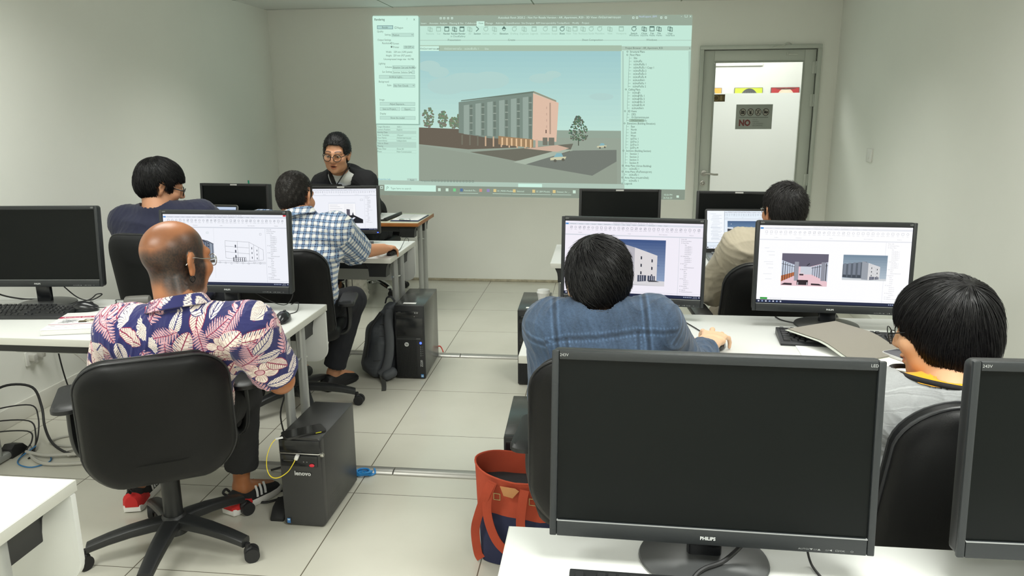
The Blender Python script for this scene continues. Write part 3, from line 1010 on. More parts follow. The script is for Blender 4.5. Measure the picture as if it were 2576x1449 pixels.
# ------------------------------------------------------------------ office chairs
def office_chair(label, loc, yaw, back_w=0.47, back_h=0.50, back_z=0.66, seat_z=0.45, recline=12, leather=None, star=0, chrome=False, arms=True, back_y=-0.235, lower=1.0, arm_z=0.63):
    t = thing('office_chair', label, 'chair', (loc[0], loc[1], 0), R(yaw), None if chrome else 'black swivel chairs')
    lm = leather or m_leather
    bm_ = m_chrome if chrome else m_black
    rad = 0.285
    mb = MB()
    for k in range(5):
        a = R(star + 72 * k)
        d = Vector((math.sin(a), -math.cos(a), 0))
        s = Vector((math.cos(a), math.sin(a), 0))
        rings = []
        for f in (0.06, 0.25, 0.5, 0.75, 0.92, 1.0):
            w = 0.034 - 0.010 * f
            hgt = 0.022 - 0.006 * f
            z = 0.118 - 0.045 * f ** 2.0
            c0 = d * (rad * f) + Vector((0, 0, z))
            rings.append([c0 + s * (w * math.copysign(abs(math.cos(q)) ** 0.6, math.cos(q))) + Vector((0, 0, 1)) * (hgt * math.copysign(abs(math.sin(q)) ** 0.6, math.sin(q))) for q in [2 * PI * j / 14 for j in range(14)]])
        mb.loft(rings)
    mb.lathe([(0.0, 0.075), (0.045, 0.075), (0.050, 0.10), (0.044, 0.135), (0.034, 0.145), (0, 0.145)], n=28)
    mb.build('star_base', bm_, t)
    for k in range(5):
        a = R(star + 72 * k)
        d = Vector((math.sin(a), -math.cos(a), 0)); s = Vector((math.cos(a), math.sin(a), 0))
        c0 = d * (rad + 0.006)
        sw = Matrix.Rotation(R(40 * math.sin(k * 2.3 + star)), 3, 'Z')
        s2 = sw @ s; d2 = sw @ d
        mb = MB()
        for q in (-1, 1):
            p = c0 + s2 * 0.014 * q + d2 * 0.012 + Vector((0, 0, 0.026))
            mb.cyl(p - s2 * 0.009, p + s2 * 0.009, 0.026, n=20)
        mb.ball(c0 + d2 * 0.004 + Vector((0, 0, 0.038)), 0.022, s=(0.8, 0.8, 0.9), u=14, v=8)
        mb.cyl(c0 + Vector((0, 0, 0.03)), c0 + Vector((0, 0, 0.068)), 0.010, n=10)
        mb.build('caster', m_rubber, t)
    mb = MB().cyl((0, 0, 0.13), (0, 0, seat_z - 0.16), 0.032, n=24)
    mb.cyl((0, 0, 0.14), (0, 0, seat_z - 0.05), 0.024, n=20)
    mb.build('gas_column', bm_, t)
    mb = MB().box((0, 0.0, seat_z - 0.055), (0.20, 0.24, 0.035), bev=0.010)
    mb.cyl((0.10, 0.06, seat_z - 0.06), (0.23, 0.08, seat_z - 0.065), 0.006, n=8)
    mb.build('tilt_plate', m_bracket, t)
    rings = []
    for k_, z in ((0.80, -0.045), (0.97, -0.035), (1.0, -0.008), (0.97, 0.016), (0.88, 0.032), (0.5, 0.036)):
        rings.append([(x * k_, y * k_ + 0.02, seat_z + z) for x, y in rrect(0.48, 0.46, (0.10, 0.14, 0.14, 0.10), n=7)])
    MB().loft(rings).build('seat', lm, t)
    # backrest: rounded pad, curved around the sitter
    M = Matrix.Translation((0, back_y, back_z)) @ Matrix.Rotation(R(recline), 4, 'X')

    def pad(k, d, grow=0.0):
        pts = []
        for x, z in rrect(back_w, back_h, (0.10, 0.115, 0.115, 0.10), n=9):
            f = (z / back_h + 0.5)
            wx = 1.0 - 0.10 * max(0, f - 0.45) / 0.55 - 0.06 * lower * max(0, 0.35 - f) / 0.35
            xx = x * wx * k + math.copysign(grow, x)
            zz = z * k + math.copysign(grow, z)
            bend = 0.20 * xx * xx / (back_w / 2) + 0.05 * math.sin(PI * f) * 0.35
            pts.append(M @ Vector((xx, d + bend, zz)))
        return pts
    MB().loft([pad(0.55, -0.032), pad(0.80, -0.030), pad(0.93, -0.024), pad(0.985, -0.013), pad(1.0, 0.0), pad(1.0, 0.004)]).build('back_shell', lm, t)
    MB().loft([pad(0.995, 0.003), pad(1.0, 0.018), pad(0.975, 0.038), pad(0.9, 0.052), pad(0.7, 0.058)]).build('back_cushion', lm, t)
    pp = pad(1.0, 0.0015, 0.001)
    mb = MB().tube(pp + [pp[0], pp[1]], 0.0042, n=8)
    mb.tube([p + (M.to_3x3() @ Vector((0, 0.030, 0))) for p in pad(0.985, 0.0)] + [pad(0.985, 0.0)[0] + (M.to_3x3() @ Vector((0, 0.030, 0)))], 0.003, n=6)
    mb.build('piping', mat('piping_black', (0.022, 0.023, 0.025), rough=0.4), t)
    low = M @ Vector((0, 0.03, -back_h * 0.36))
    mb = MB().tube([(0, -0.02, seat_z - 0.05), (0, -0.19, seat_z - 0.055), (0, low.y - 0.01, seat_z + 0.0), (0, low.y, low.z)], 0.03, n=10, smooth=5, flat=(1.0, 0.35))
    mb.build('back_bar', m_bracket, t)
    if arms:
        for sx in (-1, 1):
            x = sx * 0.275
            a = MB().tube([(sx * 0.16, 0.02, seat_z - 0.045), (sx * 0.25, 0.02, seat_z - 0.04), (x, 0.015, seat_z + 0.02), (x, 0.005, arm_z - 0.02)], 0.022, n=10, smooth=5, flat=(1.2, 0.6)).build('armrest', m_black, t)
            rings = []
            for k_, z in ((0.86, -0.016), (1.0, -0.008), (1.0, 0.004), (0.92, 0.012), (0.6, 0.014)):
                rings.append([(x + px * k_, 0.01 + py * k_, arm_z + z) for px, py in rrect(0.085, 0.26, 0.036, n=6)])
            MB().loft(rings).build('arm_pad', m_black, a)
    return t


office_chair('black office chair in the left foreground, its back towards us', (-1.50, 2.35), 30, back_w=0.455, back_h=0.455, back_z=0.622, recline=15, star=-20, arm_z=0.62, back_y=-0.355)
office_chair('black office chair of the man in the checked shirt', (-1.57, 3.72), 12, back_w=0.46, back_h=0.52, back_z=0.64, star=20, recline=12, arm_z=0.585)
office_chair('dark fabric office chair of the man in the navy top near the left wall', (-2.13, 3.66), -8, back_w=0.47, back_h=0.56, back_z=0.70, leather=m_mesh_cloth, star=40, arms=False, back_y=-0.25, recline=10)
office_chair('black office chair behind the denim jacket, mostly hidden by the big dark monitor', (0.075, 2.12), -4, back_w=0.49, back_h=0.51, back_z=0.695, star=10, arm_z=0.60, recline=10, back_y=-0.30)
office_chair('black office chair of the person in the grey hoodie at the right', (0.80, 1.88), 8, back_w=0.50, back_h=0.52, back_z=0.715, star=30, arms=False, back_y=-0.33, recline=10)
office_chair('black office chair of the man in the beige shirt', (0.74, 3.53), 4, back_w=0.48, back_h=0.50, back_z=0.66, star=15)
office_chair('chrome footed swivel chair of the presenter at the back', (-1.98, 6.40), 178, star=14, chrome=True, arms=False, back_h=0.26, back_z=0.515)
# ------------------------------------------------------------------ pictures shown on the screens
rnd = random.Random(11)
WH = S(238, 240, 248)


def ui(c, taskbar=S(24, 34, 66), ink=S(110, 115, 128), bg=WH, browser=1345, faint=1.0, hilite=None):
    W, H = c.W, c.H

    def k(col):
        return tuple(a * faint + b * (1 - faint) for a, b in zip(col, bg))
    c.rect(0, 0, W, H, bg)
    c.up()
    c.rect(0, 22, W, 22, k(S(214, 218, 228)))
    c.rect(0, 158, W, 12, k(S(206, 210, 220)))
    c.rect(browser - 8, 170, 4, H - 210, k(S(205, 208, 218)))
    c.rect(0, H - 36, W, 36, taskbar)
    c.rect(0, H - 58, W, 3, k(S(200, 204, 214)))
    c.up()
    c.text('Autodesk Revit 2020.2 - Not For Resale Version - AR_Apartment_R20 - 3D View', W / 2, 17, 14, k(ink), 'c')
    x = 60
    for s in ('Architecture', 'Structure', 'Insert', 'Annotate', 'Analyze', 'Massing & Site', 'Collaborate', 'View', 'Manage', 'Add-Ins', 'Quantification', 'Site Designer', 'Modify', 'Project'):
        c.text(s, x, 38, 13, k(ink))
        x += len(s) * 6.7 + 24
    c.rect(4, 24, 34, 18, S(70, 140, 210))
    ic = k(S(120, 125, 140))
    x = 60
    for s in ('View', 'Filters', 'Thin', 'Show', 'Remove', 'Cut', 'Render', 'Cloud', 'Gallery', '3D', 'Section', 'Callout', 'Plan', 'Elevation', 'Drafting', 'Duplicate', 'Legends', 'Schedules', 'Scope', 'Sheet', 'View', 'Title', 'Revisions', 'Guide', 'Matchline', 'Switch', 'Close', 'Tab', 'Tile', 'User'):
        c.border(x, 62, 26, 26, 3, ic) if rnd.random() < .5 else c.ring(x + 13, 75, 13, 3, ic, 12)
        if rnd.random() < .4:
            c.line((x + 4, 84), (x + 22, 66), 3, ic)
        c.text(s, x + 13, 106, 11, k(ink), 'c')
        x += 51
    for s, x in (('Graphics', 180), ('Presentation', 420), ('Create', 760), ('Sheet Composition', 1150), ('Windows', 1470)):
        c.text(s, x, 142, 12, k(ink), 'c')
    y = 190
    for i, (d, s) in enumerate([(0, 'Views (all)'), (1, 'Structural Plans'), (1, 'Floor Plans'), (2, 'Site'), (2, 'แปลนพื้นชั้น 1'), (2, 'แปลนพื้นชั้น 2'), (2, 'แปลนพื้นชั้น 3'), (2, 'แปลนพื้นชั้น 4'), (2, 'แปลนหลังคา'), (1, 'Ceiling Plans'), (2, 'แปลนฝ้าชั้น 1'), (2, 'แปลนฝ้าชั้น 2'), (2, 'แปลนฝ้าชั้น 3'), (1, '3D Views'), (2, '{3D}'), (2, 'ทัศนียภาพภายนอก'), (1, 'Elevations'), (2, 'East'), (2, 'North'), (2, 'South'), (2, 'West'), (1, 'Sections'), (2, 'Section 1'), (2, 'Section 2'), (2, 'Section 3'), (1, 'Area Plans'), (2, 'แปลนชั้น 1'), (1, 'Legends'), (1, 'Schedules/Quantities')]):
        if y > H - 75:
            break
        c.text(s, browser + 12 + d * 22, y, 15, k(S(90, 95, 105)))
        if d == 1:
            c.border(browser + 16, y - 10, 9, 9, 1.5, k(S(90, 95, 105)))
        y += 22.5
    x = W - 190
    for i in range(5):
        c.rect(x + i * 20, H - 24, 12, 10, S(170, 180, 205))
    c.text('2:24 PM', W - 80, H - 20, 13, S(200, 205, 220)); c.text('26-Feb-20', W - 84, H - 5, 12, S(200, 205, 220))
    c.rect(W - 18, H - 26, 12, 12, S(210, 215, 230))
    for i in range(7):
        c.rect(18 + i * 40, H - 26, 16, 16, S(150, 170, 210) if i % 2 else S(215, 220, 235))
    for i in range(12):
        c.border(60 + i * 18, H - 54, 11, 10, 2, k(S(150, 154, 165)))


def sky(c, x, y, w, h, top, bot, n=10):
    for i in range(n):
        f = (i + .5) / n
        c.rect(x, y + h * i / n, w, h / n + .3, tuple(a * (1 - f) + b * f for a, b in zip(top, bot)))


def white_block(c, x, y, s, wall, side, win):
    """white apartment block, right hand corner view, s = scale"""
    P = lambda a, b: (x + a * s, y + b * s)
    c.poly([P(0, 200), P(70, 205), P(70, 0), P(0, -20)][::1], side)
    c.poly([P(70, 205), P(200, 195), P(200, 45), P(70, 0)], wall)
    c.up()
    for i in range(3):
        for j in range(2):
            xx, yy = 105 + j * 62, 52 + i * 45 + j * 16
            c.poly([P(xx, yy + 18), P(xx + 8, yy + 18), P(xx + 8, yy + 1), P(xx, yy - 1)], win)
    c.poly([P(90, 205), P(140, 200), P(140, 165), P(90, 165)], S(60, 66, 88))
    c.poly([P(148, 200), P(190, 196), P(190, 168), P(148, 166)], S(60, 66, 88))
    c.up()
    for xx in (100, 112, 124, 158, 170, 180):
        c.rect(*P(xx, 166), 3 * s, 34 * s, S(200, 200, 210))


# two views: shaded block and line drawing
artL = Canvas(1600, 900)
ui(artL, browser=1330, hilite=True)
artL.rect(1562, 0, 38, 18, S(205, 25, 45))
artL.up()
c = artL
c.rect(655, 172, 3, 640, S(215, 218, 226)); c.rect(300, 172, 3, 640, S(215, 218, 226))
c.border(560, 220, 30, 22, 3, S(175, 195, 195)); c.border(1250, 230, 26, 26, 3, S(170, 172, 180))
# shaded block
c.poly([(420, 560), (560, 580), (560, 340), (420, 300)], S(52, 58, 78))
c.poly([(560, 590), (646, 560), (646, 372), (560, 330)], S(104, 114, 132))
c.poly([(380, 640), (655, 610), (655, 570), (560, 590), (380, 560)], S(64, 60, 58))
c.up()
for i in range(5):
    c.poly([(572, 372 + i * 40), (590, 376 + i * 38), (590, 364 + i * 38), (572, 358 + i * 40)], S(40, 44, 60))
    c.poly([(430 + i * 26, 540), (446 + i * 26, 542), (446 + i * 26, 330 + i * 6), (430 + i * 26, 326 + i * 6)], S(120, 132, 150))
c.poly([(606, 560), (622, 556), (622, 372), (606, 366)], S(158, 168, 182))
c.line((420, 300), (560, 335), 7, S(34, 38, 56)); c.line((560, 332), (648, 374), 7, S(34, 38, 56))
# line drawing
ink = S(90, 94, 106)
for a, b in (((800, 330), (1110, 345)), ((800, 330), (800, 550)), ((1110, 345), (1290, 440)), ((1110, 345), (1110, 585)), ((1290, 440), (1290, 570)), ((960, 338), (960, 560)),
             ((800, 400), (1110, 420)), ((800, 470), (1110, 495)), ((800, 550), (1110, 585)), ((1110, 585), (1290, 570)), ((1170, 378), (1170, 580)), ((1230, 410), (1230, 575)), ((700, 585), (1320, 600)), ((680, 610), (1320, 618))):
    c.line(a, b, 2.5, ink)
for i in range(3):
    c.rect(925, 380 + i * 66, 16, 36, S(70, 74, 90)); c.rect(1140, 410 + i * 60, 9, 26, S(70, 74, 90)); c.rect(1205, 440 + i * 50, 8, 22, S(70, 74, 90))
for i in range(6):
    c.rect(900 + i * 28, 545, 9, 48, S(50, 54, 70))
c.border(895, 540, 170, 55, 4, S(60, 64, 80))
for i in range(8):
    c.ring(720 + i * 75, 608 + (i % 3) * 6, 12, 2, ink, 10)

# blue sky picture
artA = Canvas(1600, 900)
ui(artA, bg=S(240, 236, 246))
c = artA
c.up()
sky(c, 640, 205, 545, 500, S(52, 78, 130), S(138, 158, 190), 14)
c.rect(640, 700, 545, 60, S(196, 194, 200))
c.up()
for (cx, cy, rr) in ((940, 340, 40), (975, 360, 30), (1060, 520, 34), (1100, 510, 22)):
    c.disc(cx, cy, rr, S(96, 118, 160), 18, ry=rr * .4)
c.poly([(640, 740), (1185, 760), (1185, 700), (900, 690), (640, 690)], S(214, 212, 216))
c.up()
white_block(c, 690, 300, 2.02, S(218, 214, 216), S(180, 178, 186), S(46, 50, 66))
c.up()
c.poly([(1000, 712), (1130, 708), (1080, 694), (1000, 692)], S(60, 62, 72))

# two pictures side by side
artB = Canvas(1600, 900)
ui(artB, bg=S(252, 252, 254), faint=0.55)
c = artB
c.up()
c.rect(40, 838, 78, 22, S(30, 150, 50))
for i, y in enumerate((260, 300, 340, 420, 445, 490, 560, 620)):
    c.rect(60 + (i % 3) * 25, y, 50 + (i * 37) % 60, 4, S(215, 218, 224))
x0, y0, w, h = 255, 318, 495, 375
c.rect(x0, y0, w, h, S(232, 196, 204))
c.up()
c.poly([(x0, y0 + 145), (x0 + 215, y0 + 150), (x0 + 300, y0 + 150), (x0 + w, y0 + 90), (x0 + w, y0), (x0, y0)], S(98, 94, 112))
c.poly([(x0, y0 + 330), (x0 + 180, y0 + 235), (x0 + 180, y0 + 145), (x0, y0 + 80)], S(196, 206, 222))
c.poly([(x0, y0 + 330), (x0 + 140, y0 + 256), (x0 + 140, y0 + 215), (x0, y0 + 260)], S(186, 108, 66))
c.poly([(x0 + 320, y0 + 235), (x0 + w, y0 + 320), (x0 + w, y0 + 90), (x0 + 320, y0 + 150)], S(186, 192, 208))
c.rect(x0 + 205, y0 + 148, 118, 92, S(202, 206, 216))
c.up()
for i in range(7):
    f = i / 6
    xx = x0 + 12 + 150 * f
    c.rect(xx, y0 + 90 + 60 * f, 7 - 4 * f, 232 - 130 * f, S(34, 32, 44))
    xx = x0 + w - 22 - 140 * f
    c.rect(xx, y0 + 105 + 45 * f, 9 - 5 * f, 205 - 105 * f, S(34, 32, 44))
c.line((x0, y0 + 120), (x0 + 180, y0 + 165), 5, S(40, 38, 50)); c.line((x0 + 320, y0 + 165), (x0 + w, y0 + 130), 5, S(40, 38, 50))
c.rect(x0 + 140, y0 + 95, 44, 220, S(150, 152, 164)); c.rect(x0 + 425, y0 + 95, 42, 215, S(142, 144, 156))
c.up()
c.rect(x0 + 172, y0 + 305, 120, 58, S(40, 28, 38)); c.poly([(x0, y0 + 365), (x0 + 120, y0 + 368), (x0 + 120, y0 + 345), (x0 + 40, y0 + 342)], S(48, 34, 44))
c.poly([(x0 + 325, y0 + 362), (x0 + 450, y0 + 366), (x0 + 410, y0 + 345), (x0 + 325, y0 + 342)], S(48, 34, 44))
c.rect(x0 + 195, y0 + 232, 44, 20, S(60, 44, 54)); c.rect(x0 + 190, y0 + 222, 54, 12, S(222, 210, 218))
for xx in (180, 278):
    c.rect(x0 + xx, y0 + 330, 8, 38, S(205, 200, 208))
c.line((x0 + 270, y0 + 138), (x0 + 300, y0 + 112), 10, S(40, 40, 48))
x0, y0, w, h = 905, 318, 460, 290
sky(c, x0, y0, w, h, S(112, 134, 154), S(178, 192, 204), 10)
c.up()
c.poly([(x0, y0 + 258), (x0 + 250, y0 + 280), (x0 + 250, y0 + 75), (x0, y0 + 110)], S(88, 96, 108))
c.rect(x0, y0 + 268, w, 22, S(208, 212, 216))
c.up()
for i in range(5):
    c.poly([(x0 + 8 + i * 50, y0 + 225), (x0 + 36 + i * 50, y0 + 228), (x0 + 36 + i * 50, y0 + 98 - i * 6), (x0 + 8 + i * 50, y0 + 100 - i * 6)], S(118, 126, 140))
    c.rect(x0 + 6 + i * 50, y0 + 232, 36, 26, S(60, 68, 80))
white_block(c, x0 + 200, y0 + 88, 0.95, S(214, 214, 216), S(150, 156, 166), S(44, 48, 60))
c.up()
for i in range(40):
    c.rect(x0 + 275 + rnd.random() * 110, y0 + 105 + rnd.random() * 120, 5, 2, S(150, 152, 158))

# dialog with a dark street view
artP = Canvas(1600, 1000)
ui(artP, browser=1330)
c = artP
c.up()
c.rect(500, 330, 620, 470, S(247, 247, 250)); c.border(500, 330, 620, 470, 4, S(190, 194, 205)); c.rect(500, 330, 620, 30, S(226, 230, 240))
c.up()
for i in range(9):
    c.rect(530, 390 + i * 42, 180 + (i * 53) % 120, 6, S(170, 174, 186)); c.border(860, 382 + i * 42, 200, 22, 3, S(205, 208, 216))
c.up()
c.poly([(910, 835), (1280, 835), (1280, 745), (1080, 640), (910, 640)], S(22, 24, 34))
c.poly([(910, 640), (985, 660), (985, 500), (910, 490)], S(86, 82, 96))
c.up()
c.poly([(950, 770), (1070, 690), (1110, 700), (990, 800)], S(226, 228, 238))
c.poly([(1030, 640), (1075, 640), (1052, 560)], S(48, 50, 64))
c.border(1230, 250, 60, 40, 4, S(160, 164, 172))

# laptop of the man in beige
artN = Canvas(1366, 768)
ui(artN, bg=S(228, 238, 248), browser=1200, taskbar=S(232, 238, 246))
c = artN
c.up()
c.rect(0, 0, 372, 640, S(243, 247, 253)); c.rect(366, 8, 10, 636, S(170, 178, 190)); c.rect(0, 640, 376, 8, S(170, 178, 190))
c.rect(430, 200, 936, 420, S(226, 234, 244))
c.up()
for i in range(18):
    c.rect(70 + (i * 47) % 60, 60 + i * 31, 120 + (i * 71) % 110, 5, S(176, 186, 200))
for i in range(4):
    c.border(90, 330 + i * 74, 230, 24, 3, S(176, 186, 200))
sky(c, 440, 205, 926, 130, S(60, 90, 130), S(92, 124, 160), 5)
c.rect(440, 330, 926, 290, S(214, 222, 232))
c.up()
c.poly([(440, 500), (680, 660), (760, 640), (640, 480), (440, 440)], S(28, 28, 36))
c.poly([(560, 470), (900, 530), (900, 395), (700, 330), (560, 340)], S(168, 172, 176))
c.poly([(440, 460), (545, 440), (545, 370), (440, 360)], S(42, 44, 54))
c.poly([(900, 560), (1366, 470), (1366, 640), (760, 655)], S(120, 130, 142))
c.up()
for i in range(10):
    c.rect(575 + i * 32, 352 + i * 4, 9, 130, S(96, 100, 108)); c.rect(590 + i * 30, 480 + i * 5, 10, 36, S(46, 44, 52))
c.line((560, 338), (720, 326), 8, S(60, 62, 70)); c.line((720, 326), (900, 392), 8, S(60, 62, 70))
c.poly([(960, 500), (1040, 500), (1000, 400)], S(40, 52, 52)); c.rect(995, 480, 8, 40, S(40, 40, 40))
c.disc(520, 268, 7, S(240, 245, 250), 10)
c.rect(860, 610, 60, 20, S(90, 170, 190))
c.rect(8, 730, 24, 30, S(20, 26, 40)); c.rect(560, 732, 20, 28, S(20, 26, 40))

# laptop of the man in navy
artS = Canvas(1366, 768)
artS.rect(0, 0, 1366, 768, S(40, 70, 120)); artS.up(); artS.rect(0, 0, 1366, 60, S(190, 205, 228)); artS.rect(0, 90, 1366, 660, S(214, 220, 232))

# ------------------------------------------------------------------ picture thrown on the back wall
AMB = (0.0, 0.0, 0.0)


def PJ(r, g, b):
    return tuple(max(0.0, (a - k_)) for a, k_ in zip(S(r, g, b), AMB))


MINT, MINT2, GREY, INK = PJ(196, 232, 216), PJ(206, 242, 226), PJ(152, 168, 152), PJ(112, 132, 122)
INKD = PJ(95, 112, 102)
pc = Canvas(1, 1)
c = pc
c.rect(938, 40, 804, 463, MINT)
c.up()
c.rect(1056, 38, 690, 27, GREY)
c.rect(936, 476, 810, 30, PJ(138, 150, 136))
c.rect(1056, 113, 514, 14, PJ(168, 190, 170))
c.rect(936, 463, 640, 13, PJ(176, 198, 184))
c.rect(1570, 115, 172, 10, PJ(176, 200, 184))
c.rect(1060, 100, 682, 1.2, PJ(170, 195, 182))
c.up()
c.rect(1060, 115, 50, 12, MINT2)
c.rect(1207, 54, 20, 11, MINT2)
c.rect(968, 475, 134, 17, MINT2)
c.rect(1312, 467, 60, 9, MINT2)
# view window
sky(c, 1058, 127, 510, 215, PJ(160, 202, 204), PJ(194, 228, 216), 16)
c.rect(1058, 340, 510, 124, PJ(152, 164, 150))
c.up()
for (x, y, rx, ry) in ((1085, 165, 28, 14), (1110, 180, 26, 14), (1180, 205, 60, 24), (1240, 200, 50, 22), (1130, 215, 50, 22), (1370, 195, 30, 12), (1400, 185, 20, 9), (1520, 240, 30, 9)):
    c.disc(x, y, rx, PJ(178, 211, 206), 22, ry=ry)
c.up()
c.poly([(1058, 345), (1568, 345), (1568, 326), (1058, 326)], PJ(150, 166, 152))
c.poly([(1058, 366), (1185, 378), (1310, 372), (1330, 330), (1058, 322)], PJ(108, 100, 88))
c.poly([(1058, 464), (1558, 464), (1558, 405), (1310, 408), (1058, 368)], PJ(148, 158, 144))
c.poly([(1305, 407), (1190, 385), (1310, 375), (1450, 360), (1440, 385)], PJ(112, 112, 100))
c.poly([(1330, 415), (1497, 443), (1557, 405), (1557, 375), (1450, 378)], PJ(118, 124, 116))
c.poly([(1300, 410), (1420, 375), (1450, 376), (1330, 416)], PJ(170, 182, 166))
c.up()
# trees at the left
for (x, y, w, h) in ((1082, 322, 17, 50), (1120, 322, 14, 42), (1148, 322, 13, 26), (1163, 322, 8, 34)):
    for i in range(90):
        f = rnd.random() ** 0.9
        hw = w * (0.20 + 0.95 * math.sin(PI * (0.12 + 0.75 * f))) * 0.75
        c.disc(x + (rnd.random() - .5) * 2 * hw, y - f * h, 2.6, PJ(118 + rnd.randint(-12, 18), 130 + rnd.randint(-12, 16), 112), 7)
# block: grey long face, rosy end face
c.up()
c.poly([(1161, 335), (1238, 348), (1350, 352), (1350, 230), (1161, 256)], PJ(126, 142, 132))
c.poly([(1348, 352), (1408, 356), (1414, 256), (1350, 232)], PJ(222, 190, 168))
c.poly([(1356, 374), (1362, 376), (1362, 350), (1356, 350)], PJ(214, 180, 158))
c.up()
c.poly([(1166, 254), (1352, 231), (1352, 227), (1168, 251)], PJ(110, 124, 112))
c.poly([(1350, 231), (1408, 254), (1408, 250), (1352, 227)], PJ(150, 150, 130))
for i in range(6):
    x = 1174 + i * 30
    c.poly([(x, 338 + i * 2), (x + 14, 340 + i * 2), (x + 14, 262 - i * 4.2), (x, 264 - i * 4.2)], PJ(152, 168, 158))
    c.poly([(x + 16, 338 + i * 2), (x + 22, 339 + i * 2), (x + 22, 262 - i * 4.2), (x + 16, 263 - i * 4.2)], PJ(112, 126, 116))
    for j in range(4):
        c.rect(x + 15, 270 - i * 3 + j * 19, 8, 2, PJ(160, 172, 160))
for i in range(9):
    c.rect(1168 + i * 20, 340 + i, 3.5, 26, PJ(120, 118, 104) if i < 3 else PJ(206, 176, 146))
c.poly([(1262, 364), (1350, 372), (1350, 350), (1262, 342)], PJ(160, 132, 100))
c.poly([(1342, 374), (1345, 374), (1345, 352), (1342, 352)], PJ(222, 190, 168))
for (x, w) in ((1374, 12), (1389, 14)):
    c.rect(x, 345, w, 20, PJ(120, 120, 108))
c.rect(1391, 256, 3.5, 80, PJ(176, 152, 134)); c.rect(1381, 325, 3, 9, PJ(120, 100, 90))
for j in range(4):
    c.rect(1383, 266 + j * 16, 2, 6, PJ(196, 166, 148))
c.up()
for i in range(7):
    c.rect(1270 + i * 12, 346 + i * .8, 4, 20, PJ(226, 192, 152))
c.poly([(1330, 374), (1410, 382), (1440, 372), (1410, 364)], PJ(206, 178, 158))
# right tree
for i in range(190):
    f = rnd.random()
    hw = 2 + 21 * math.sin(PI * (0.08 + 0.84 * f) ** 0.62)
    c.disc(1463 + (rnd.random() - .5) * 2 * hw, 352 - f * 62, 2.2, PJ(92 + rnd.randint(-10, 18), 112 + rnd.randint(-10, 14), 96), 6)
c.rect(1462, 345, 2.4, 20, PJ(90, 96, 84))
# cars
for (x, y, s) in ((1413, 398, 1.0), (1521, 366, .6)):
    c.poly([(x - 20 * s, y + 6 * s), (x + 16 * s, y + 4 * s), (x + 20 * s, y - 4 * s), (x - 8 * s, y - 3 * s), (x - 20 * s, y)], PJ(206, 204, 172))
    c.poly([(x - 12 * s, y - 2 * s), (x + 12 * s, y - 4 * s), (x + 8 * s, y - 13 * s), (x - 4 * s, y - 13 * s)], PJ(136, 180, 188))
    c.disc(x - 8 * s, y + 7 * s, 4 * s, PJ(100, 100, 90), 10); c.disc(x + 12 * s, y + 4 * s, 4 * s, PJ(100, 100, 90), 10)
c.up()
# title bar, tabs, ribbon
c.text('Autodesk Revit 2020.2 - Not For Resale Version - AR_Apartment_R20 - 3D View: ทัศนียภาพภายนอก', 1262, 48, 7.4, PJ(215, 240, 226))
x = 1064
for s in ('Insert', 'Annotate', 'Analyze', 'Massing & Site', 'Collaborate', 'View', 'Manage', 'Add-Ins', 'Quantification', 'Site Designer', 'BIM Interoperability Tools', 'pyRevit', 'Modify', 'Project'):
    pos = {'Insert': 1064, 'Annotate': 1086, 'Analyze': 1113, 'Massing & Site': 1138, 'Collaborate': 1178, 'View': 1212, 'Manage': 1230, 'Add-Ins': 1256, 'Quantification': 1282, 'Site Designer': 1321, 'BIM Interoperability Tools': 1358, 'pyRevit': 1423, 'Modify': 1448, 'Project': 1472}[s]
    c.text(s, pos, 61, 6.2, INKD if s == 'View' else PJ(210, 236, 222))
for x_ in (1113, 1122, 1132, 1142, 1596, 1605, 1664, 1675):
    c.border(x_, 44, 5, 5, 1.2, PJ(215, 240, 226))
c.text('NutKoparn_BIM', 1612, 46, 6.5, PJ(190, 210, 230))
for x_, s in ((1715, '-'), (1726, '\u25A1'), (1737, 'x')):
    c.text(s, x_, 46, 9, PJ(215, 240, 226), 'c')
FA = PJ(160, 192, 176)
for x_, s, dark in ((1088, 'Remove', 0), (1110, 'Cut', 0), (1131, 'Render', 1), (1151, 'Render', 1), (1170, 'Render', 1), (1190, '3D', 0), (1209, 'Section', 1), (1231, 'Callout', 0), (1253, 'Plan', 0), (1277, 'Elevation', 1), (1303, 'Drafting', 0), (1328, 'Duplicate', 0), (1353, 'Legends', 0), (1381, 'Schedules', 0), (1404, 'Scope', 0), (1423, 'Sheet', 1), (1439, 'View', 0), (1455, 'Title', 0), (1475, 'Revisions', 0), (1495, 'Guide', 0), (1516, 'Matchline', 0), (1541, 'View', 0), (1569, 'Viewports', 0), (1600, 'Switch', 1), (1625, 'Close', 1), (1644, 'Tab', 1), (1661, 'Tile', 1), (1688, 'User', 1)):
    col = PJ(90, 118, 108) if dark else FA
    k_ = int(x_) % 3
    if s == 'Section':
        c.pline([(x_ - 3, 67), (x_ + 4, 73), (x_ - 3, 79)], 1.8, col)
    elif s == 'Elevation':
        c.poly([(x_ - 6, 73), (x_ + 6, 73), (x_, 66)], col); c.ring(x_, 74, 4, 1.2, col, 12)
    elif k_ == 0:
        c.border(x_ - 6, 67, 12, 12, 1.5, col); c.rect(x_ - 6, 67, 12, 3.5, col)
    elif k_ == 1:
        c.ring(x_, 73, 6, 1.4, col, 14); c.line((x_ - 2, 70), (x_ + 6, 67), 1.4, col)
    else:
        c.border(x_ - 6, 68, 8, 10, 1.3, col); c.border(x_ - 2, 70, 8, 10, 1.3, col)
    c.text(s, x_, 86.5, 6.0, col, 'c', bold=0.012 if dark else 0)
for x_, s in ((1151, 'in Cloud'), (1170, 'Gallery')):
    c.text(s, x_, 93, 6.0, PJ(90, 118, 108), 'c')
